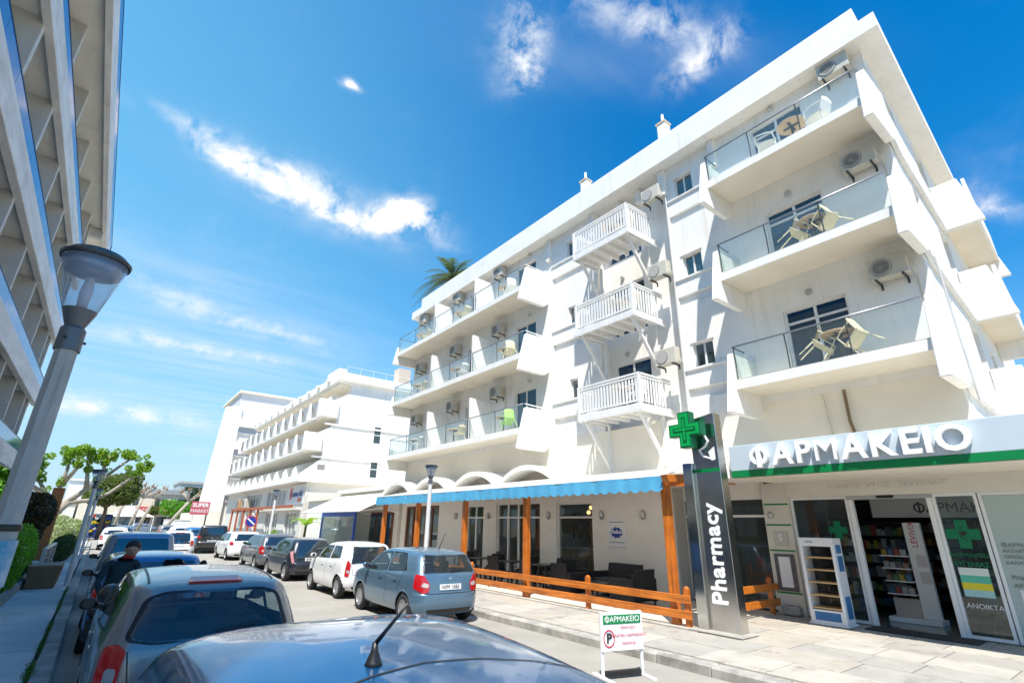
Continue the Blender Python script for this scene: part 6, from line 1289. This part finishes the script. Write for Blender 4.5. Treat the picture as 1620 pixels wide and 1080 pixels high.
WLL = T('white_wall', 'white garden wall with an arched opening at the far right', 'wall', (9.5, 68, 0.1)); MB().box(7.9, 8.1, 66, 96, 0.1, 2.0).build('wall', WHITE, WLL); MB().box(7.85, 8.15, 66, 96, 2.0, 2.1).build('coping', CREAM, WLL)
# ---- buildings closing the street
def house(x0, x1, y0, y1, h, label, m, wins, name='low_house', roofm=None, parapet=0.5, cat='building'):
    t = T(name, label, cat, ((x0+x1)/2, (y0+y1)/2, 0), 'buildings at the end of the street')
    MB().wall('y', y0, y0+0.3, x0, x1, 0.0, h, [w[:4] for w in wins]).build('front_wall', m, t); MB().box(x0+0.001, x1-0.001, y0+0.31, y1, 0, h-0.01).build('block', m, t)
    MB().box(x0-0.2, x1+0.2, y0-0.3, y1+0.2, h, h+parapet).build('roof_band', roofm or m, t)
    for w in wins: window(w[0], w[1], w[2], w[3], y0+0.15, w[4] if len(w) > 4 else 2, 0.07, m=DGLASS2, par=t, ax='y')
    return t
mk = house(-3, 14, 112, 126, 6.3, 'cream two storey supermarket closing the end of the street', mat('cream_house', (0.70, 0.64, 0.5), 0.8, var=0.06), [(-1, 1, 4.2, 5.6), (3, 5, 4.2, 5.6), (7.2, 9, 4.0, 5.6), (10.5, 12, 3.6, 5.6), (-2, 12, 0.3, 2.6, 6)], roofm=mat('grey_roof_band', (0.30, 0.31, 0.32), 0.7), parapet=0.8)
MB().box(4.6, 9.6, 111.5, 111.9, 3.15, 4.1).build('red_fascia', mat('sign_red', (0.55, 0.02, 0.03), 0.5), mk); txt('SUPER MARKET', 0.62, (7.1, 111.49, 3.62), mk, mat('sign_yellowish', (0.8, 0.7, 0.6), 0.5), normal='-y', bold=0.01)
house(-24, -3.5, 116, 128, 4.6, 'pale low house left of the supermarket', mat('pale_house', (0.62, 0.62, 0.58), 0.8), [(-20, -18, 1, 2.6), (-14, -12, 1, 2.6), (-8, -6, 1, 2.6)])
house(-6, 2, 132, 140, 9.0, 'white house with two small windows rising behind the supermarket', WHITE, [(-3.4, -2.6, 7.4, 8.1, 1), (-1.4, -0.6, 7.4, 8.1, 1)], parapet=0.3)
house(14, 30, 150, 165, 10.5, 'grey glazed block showing above the supermarket roof', mat('grey_block', (0.36, 0.42, 0.44), 0.6), [(15, 29, 7.5, 9.8, 9)], roofm=CONC)
house(18, 40, 118, 140, 6.5, 'white low block behind the tower', WHITE, [(20, 22, 2, 4), (25, 27, 2, 4)])
t = T('market_parasol', 'pale pink market canopy before the supermarket', 'canopy', (3.5, 96, 0)); b = MB(); b.add([(0.5, 94, 2.4), (6.5, 94, 2.4), (6.5, 98, 2.4), (0.5, 98, 2.4), (3.5, 96, 3.9)], [(0, 1, 4), (1, 2, 4), (2, 3, 4), (3, 0, 4), (3, 2, 1, 0)]); b.build('roof', mat('pink_canvas', (0.72, 0.58, 0.52), 0.8), t)
for xx, yy in ((0.6, 94.1), (6.4, 94.1), (6.4, 97.9), (0.6, 97.9)): MB().tube([(xx, yy, 0), (xx, yy, 2.4)], 0.05, 6).build('leg', ALU, t)
t = T('toy_stall', 'stall hung with blue yellow and red beach toys at the far left', 'stall', (0.3, 72, 0.1)); MB().box(-0.6, 1.2, 72, 73, 0.1, 2.5).build('rack', mat('stall_blue', (0.03, 0.05, 0.14), 0.6), t)
TC = [mat('toy_%d' % k, c, 0.4) for k, c in enumerate([(0.5, 0.38, 0.02), (0.03, 0.08, 0.35), (0.4, 0.05, 0.04), (0.5, 0.5, 0.5), (0.04, 0.25, 0.3)])]
for k in range(22): MB().lathe([(0.05, -0.05), (random.uniform(0.1, 0.24), -0.05), (0.14, 0.05), (0.001, 0.06)], 10, (-0.45+random.uniform(0, 1.5), 71.9, random.uniform(0.6, 2.4)), 'y').build('toy', TC[k % 5], t)
# ================================================================== vegetation
def leaves(b, c, r, n, s, flat=1.0, up=0.3):
    for k in range(n):
        while True:
            p = Vector((random.uniform(-1, 1), random.uniform(-1, 1), random.uniform(-1, 1)))
            if p.length < 1: break
        if random.random() < 0.7: p = p.normalized()*random.uniform(0.72, 1.0)
        q = Vector(c)+Vector((p.x*r[0], p.y*r[1], p.z*r[2])); a = Vector((random.gauss(0, 1), random.gauss(0, 1), random.gauss(0, 1)+up)).normalized(); u = a.orthogonal().normalized(); w = a.cross(u); t = random.uniform(0, 6.28)
        u2_ = u*math.cos(t)+w*math.sin(t); w2_ = a.cross(u2_); l = s*random.uniform(0.6, 1.3)
        b.add([q-u2_*l, q+w2_*l*0.55, q+u2_*l, q-w2_*l*0.55], [(0, 1, 2, 3)])
G_BR = leafmat('bright_leaf', (0.24, 0.38, 0.03), (0.13, 0.25, 0.02)); G_HD = leafmat('hedge_leaf', (0.15, 0.36, 0.03), (0.06, 0.17, 0.015)); G_DK = leafmat('dark_leaf', (0.035, 0.075, 0.02), (0.012, 0.03, 0.01)); G_OL = leafmat('olive_leaf', (0.13, 0.17, 0.04), (0.07, 0.10, 0.025)); G_PALE = leafmat('variegated_leaf', (0.45, 0.47, 0.33), (0.12, 0.2, 0.06)); G_PALM = leafmat('palm_leaf', (0.09, 0.12, 0.03), (0.05, 0.07, 0.02))
BARK = mat('pale_bark', (0.36, 0.32, 0.26), 0.9, var=0.3, vscale=5, bump=0.6, bscale=14); BARKD = mat('dark_bark', (0.14, 0.10, 0.07), 0.9, var=0.3, vscale=5, bump=0.5, bscale=12)
def plant(name, label, cat, loc, blobs, m, leaf, dens, group=None, stems=None, sm=BARKD):
    t = T(name, label, cat, loc, group); b = MB()
    for (c, r) in blobs: leaves(b, c, r, int(dens*(r[0]*r[1]+r[1]*r[2]+r[0]*r[2])), leaf)
    b.build('crown' if cat == 'tree' else 'foliage', m, t)
    s = MB()
    for st in (stems or [[(loc[0], loc[1], loc[2]), (loc[0], loc[1], blobs[0][0][2])]]):
        s.tube(st, [0.05+0.04*(1-k/len(st)) if not stems else 0.03 for k in range(len(st))], 6)
    s.build('trunk' if cat == 'tree' else 'stem', sm, t); return t
plant('hedge', 'bright green hedge beside the near lamp post on the left', 'hedge', (-1.75, 18, 0.12), [((-1.75, 15.5, 0.85), (0.48, 1.6, 0.85)), ((-1.65, 18.4, 0.95), (0.45, 1.7, 0.9)), ((-1.65, 21.2, 1.0), (0.42, 1.6, 0.85))], G_HD, 0.06, 2300)
MB().box(-1.38, -1.26, 7, 24, 0.13, 0.36).build('garden_kerb', KERB, None, label='low concrete edging below the bright green hedge', cat='wall')
plant('dark_shrub', 'tall dark red green shrub behind the bright hedge', 'shrub', (-2.1, 22, 0.12), [((-2.0, 24.5, 2.25), (0.6, 2.0, 0.6)), ((-1.9, 28.0, 2.2), (0.5, 1.9, 0.75)), ((-1.9, 26, 1.5), (0.4, 1.8, 0.8))], leafmat('russet_leaf', (0.05, 0.035, 0.018), (0.015, 0.03, 0.012)), 0.08, 1500)
MB().box(-2.05, -1.60, 33.6, 34.0, 0.12, 3.4).build('brick_pillar', mat('terracotta', (0.44, 0.17, 0.055), 0.8, var=0.15, vscale=6), None, bevel=0.02, label='terracotta coloured pillar past the dark shrub on the left', cat='pillar')
t = T('planter_box', 'brown two tier planter box on the left pavement', 'planter', (-0.85, 20.6, 0.14)); PB = mat('brown_planter', (0.30, 0.16, 0.08), 0.8, var=0.15)
def fr_(b, x0, x1, y0, y1, z0, z1, k): b.add([(x0+k, y0+k, z0), (x1-k, y0+k, z0), (x1-k, y1-k, z0), (x0+k, y1-k, z0), (x0, y0, z1), (x1, y0, z1), (x1, y1, z1), (x0, y1, z1)], [(0, 3, 2, 1), (4, 5, 6, 7), (0, 1, 5, 4), (1, 2, 6, 5), (2, 3, 7, 6), (3, 0, 4, 7)]); return b
fr_(MB(), -1.22, -0.52, 20.2, 21.4, 0.14, 0.44, 0.05).build('lower_tier', PB, t, bevel=0.015); fr_(MB(), -1.25, -0.49, 20.17, 21.43, 0.442, 0.74, 0.04).build('upper_tier', PB, t, bevel=0.015); MB().box(-1.2, -0.55, 20.22, 21.38, 0.742, 0.75).build('soil', SOIL, t)
t = T('railing_panel', 'dark louvred railing panel with pale frame behind the planter', 'railing', (-1.2, 27.5, 0.14))
for z in (0.25, 0.42, 0.59, 0.76): MB().box(-1.23, -1.17, 24.6, 29.9, z, z+0.10).build('slat', mat('dark_slat', (0.05, 0.055, 0.065), 0.5), t)
for yy in (24.5, 27.2, 30.0): MB().box(-1.26, -1.14, yy, yy+0.1, 0.14, 0.98).build('post', GREYALU, t)
MB().box(-1.26, -1.14, 24.5, 30.1, 0.98, 1.03).build('top_rail', GREYALU, t)
plant('clipped_hedge', 'dark clipped hedge beyond the railing panel', 'hedge', (-1.2, 34, 0.12), [((-1.05, 33, 0.65), (0.45, 1.5, 0.6)), ((-1.0, 36, 0.65), (0.45, 1.6, 0.6))], G_DK, 0.06, 1500)
plant('pale_shrub', 'pale variegated bush below the pollarded tree', 'shrub', (-1.9, 43, 0.12), [((-1.8, 42, 1.3), (0.9, 1.6, 0.9)), ((-1.2, 44, 1.2), (0.8, 1.2, 0.8))], G_PALE, 0.08, 900)
# pollarded tree with knobbly limbs
PT = T('pollarded_tree', 'pollarded tree with bare pale limbs and leaf tufts on the left', 'tree', (-2.7, 46, 0.1)); tr = MB(); cr = MB(); k0 = MB()
tx, ty_ = -2.7, 46.0
tr.tube([(tx, ty_, 0), (tx+0.15, ty_, 1.4), (tx+0.5, ty_, 2.5), (tx+0.9, ty_-0.2, 3.1)], [0.36, 0.28, 0.25, 0.22], 10)
limbs = [[(tx+0.5, ty_, 2.4), (tx-0.3, ty_, 3.4), (tx-1.0, ty_, 4.4), (tx-1.4, ty_, 5.6)], [(tx+0.5, ty_, 2.5), (tx+0.2, ty_, 3.8), (tx+0.3, ty_, 5.2), (tx+0.2, ty_, 6.0)], [(tx+0.9, ty_-0.2, 3.1), (tx+1.6, ty_, 3.9), (tx+2.3, ty_, 4.6), (tx+3.2, ty_, 5.7), (tx+3.6, ty_, 6.1)], [(tx+2.3, ty_, 4.6), (tx+2.2, ty_, 5.5), (tx+2.4, ty_, 6.1)], [(tx+0.9, ty_-0.2, 3.0), (tx+2.0, ty_, 3.2), (tx+2.9, ty_, 3.7), (tx+4.0, ty_, 4.9), (tx+4.6, ty_, 5.4)], [(tx+1.6, ty_, 3.9), (tx+1.4, ty_, 5.0), (tx+1.2, ty_, 6.0)], [(tx-0.3, ty_, 3.4), (tx-1.6, ty_-1, 4.2), (tx-2.4, ty_-1, 5.2)], [(tx+0.3, ty_, 4.2), (tx+0.8, ty_-0.6, 5.2), (tx+0.7, ty_-0.6, 6.2)]]
for lm in limbs:
    n = len(lm); tr.tube(lm, [0.17-0.11*k/(n-1) for k in range(n)], 8)
    e = Vector(lm[-1]); d = (e-Vector(lm[-2])).normalized()
    for p in lm[-2:]: tr.ball(tuple(p), 0.11, 5)
    for k in range(8):
        q = e+Vector((random.gauss(0, 0.35), random.gauss(0, 0.35), random.uniform(0.0, 0.5))); leaves(cr, tuple(q), (0.24, 0.24, 0.22), 90, 0.085)
    for k in range(5):
        a = Vector(lm[-2]).lerp(e, random.random())+Vector((random.gauss(0, 0.2), random.gauss(0, 0.2), random.uniform(0.1, 0.4))); leaves(cr, tuple(a), (0.24, 0.24, 0.2), 70, 0.085)
    for k in range(3): q = Vector(lm[1]).lerp(Vector(lm[-2]), random.random()); leaves(cr, (q.x, q.y, q.z+0.2), (0.28, 0.3, 0.25), 80, 0.085)
tr.build('trunk', BARK, PT, smooth=True); cr.build('crown', G_BR, PT)
# round trees behind
def tree(x, y, h, r, label, m=G_OL, leaf=0.16, n=9, dens=130, group='trees beyond the parked cars'):
    t = T('leafy_tree', label, 'tree', (x, y, 0), group); b = MB(); tr = MB()
    tr.tube([(x, y, 0), (x+0.1, y, h*0.35), (x, y, h*0.6)], [0.22, 0.18, 0.12], 8)
    for k in range(n):
        a = random.uniform(0, 6.28); q = random.uniform(0.1, 0.72)*r; c = (x+q*math.cos(a), y+q*math.sin(a), h*random.uniform(0.52, 0.88)); rr = r*random.uniform(0.32, 0.52)
        tr.tube([(x, y, h*0.4), ((x+c[0])/2, (y+c[1])/2, h*0.5), c], [0.09, 0.06, 0.03], 5); leaves(b, c, (rr, rr, rr*0.75), int(dens*rr*rr*3), leaf)
    tr.build('trunk', BARKD, t, smooth=True); b.build('crown', m, t)
tree(0.3, 70, 7.6, 3.2, 'large olive green tree rising behind the pollarded tree', G_OL, 0.17, 14, 150)
tree(-6.5, 46, 6.5, 3.0, 'dense tree behind the left pavement shrubs', G_HD, 0.16)
tree(9.6, 104, 6.0, 2.6, 'green tree right of the supermarket fascia', G_HD, 0.2, 10, 90); tree(12.6, 108, 5.6, 2.3, 'green tree by the arched white wall at the far right', G_DK, 0.2, 9, 90); tree(6.6, 109, 4.6, 1.6, 'small tree below the red supermarket fascia', G_OL, 0.2, 7, 90); tree(13.6, 112, 8.0, 2.6, 'dark tree at the foot of the white tower', G_DK, 0.2, 10, 90)
def bare(x, y, h, lean, label):
    t = T('bare_tree', label, 'tree', (x, y, 0), 'bare pollarded street trees'); tr = MB(); p = [(x, y, 0), (x+lean*0.5, y, h*0.4), (x+lean, y, h*0.75)]; tr.tube(p, [0.26, 0.2, 0.17], 8)
    kn = MB()
    for k in range(6):
        a = random.uniform(-1.2, 1.2); e = (p[2][0]+math.sin(a)*h*0.3, y+random.uniform(-0.4, 0.4), p[2][2]+math.cos(a)*h*0.27); tr.tube([p[2], ((p[2][0]+e[0])/2, y, (p[2][2]+e[2])/2+0.05), e], [0.13, 0.1, 0.08], 6); kn.ball(e, 0.17, 5)
        for j in range(4): kn.tube([e, (e[0]+random.gauss(0, 0.25), e[1]+random.gauss(0, 0.2), e[2]+random.uniform(0.15, 0.5))], [0.04, 0.015], 4)
    tr.build('trunk', BARK, t, smooth=True); kn.build('crown', mat('reddish_twigs', (0.24, 0.15, 0.09), 0.9), t)
bare(1.6, 82, 6.0, 0.5, 'bare pollarded tree, leftmost before the supermarket'); bare(3.0, 80, 6.0, 0.8, 'bare pollarded tree, second from the left before the supermarket'); bare(4.2, 86, 6.2, 1.2, 'bare pollarded tree, third from the left before the supermarket'); bare(6.2, 78, 5.6, 2.4, 'strongly leaning bare tree right of the red fascia')
# palm behind the hotel roof
PL = T('palm_tree', 'palm tree whose fronds rise behind the left end of the hotel roof', 'tree', (16.2, 28.4, 0)); tr = MB(); tr.tube([(16.2, 28.4, 0), (16.3, 28.4, 9), (16.2, 28.0, 18.6)], [0.38, 0.3, 0.26], 10); tr.build('trunk', BARKD, PL)
fb = MB(); c0 = Vector((16.2, 28.0, 18.6))
for k in range(58):
    a = random.uniform(0, 6.28); el = random.uniform(-0.35, 1.35); d = Vector((math.cos(a), math.sin(a), 0)); ln = random.uniform(2.3, 3.2); prev = c0; side = Vector((-d.y, d.x, 0)); pts = []
    for s_ in range(13):
        q = s_/12; pts.append(c0+d*(ln*q*math.cos(el*0.8))+Vector((0, 0, ln*(math.sin(el)*q-0.62*q*q))))
    fb.tube(pts, [0.03*(1-0.8*q/12) for q in range(13)], 4)
    for s_ in range(2, 13):
        p = pts[s_]; tg = (pts[s_]-pts[s_-1]).normalized(); L_ = 0.62*math.sin(math.pi*(0.12+0.8*s_/12))
        for sg in (-1, 1):
            for o in (0, 0.5):
                pp = pts[s_-1].lerp(p, o); e = pp+(side*sg*0.8+tg*0.75+Vector((0, 0, -0.25))).normalized()*L_; w = tg*0.025; fb.add([pp-w, pp+w, e], [(0, 1, 2)])
fb.build('crown', G_PALM, PL)
BN = T('banana_plant', 'broad leaved green banana plant before the far hotel corner', 'plant', (11.0, 36.5, 0.14)); MB().tube([(11.0, 36.5, 0.14), (11.05, 36.5, 1.8)], [0.1, 0.07], 8).build('stem', G_OL, BN)
for k in range(8):
    a = k*0.8+0.2; el = random.uniform(0.5, 1.2); d = Vector((math.cos(a), math.sin(a), 0)); sd = Vector((-d.y, d.x, 0)); V = []; F = []
    for s_ in range(8):
        q = s_/7; p = Vector((11.05, 36.5, 1.75))+d*(1.2*q)+Vector((0, 0, 2.0*math.sin(el)*q-1.35*q*q)); w = 0.24*math.sin(math.pi*min(1, 0.05+q*0.95)); V += [p-sd*w, p+Vector((0, 0, -0.03)), p+sd*w]
    for s_ in range(7): F += [(3*s_, 3*s_+1, 3*s_+4, 3*s_+3), (3*s_+1, 3*s_+2, 3*s_+5, 3*s_+4)]
    MB().add(V, F).build('leaf', G_BR, BN, smooth=True)
plant('potted_bush', 'small yellow green bush under the far hotel window', 'shrub', (10.6, 43, 0.14), [((10.6, 43, 0.8), (0.7, 0.7, 0.6))], G_BR, 0.1, 500)
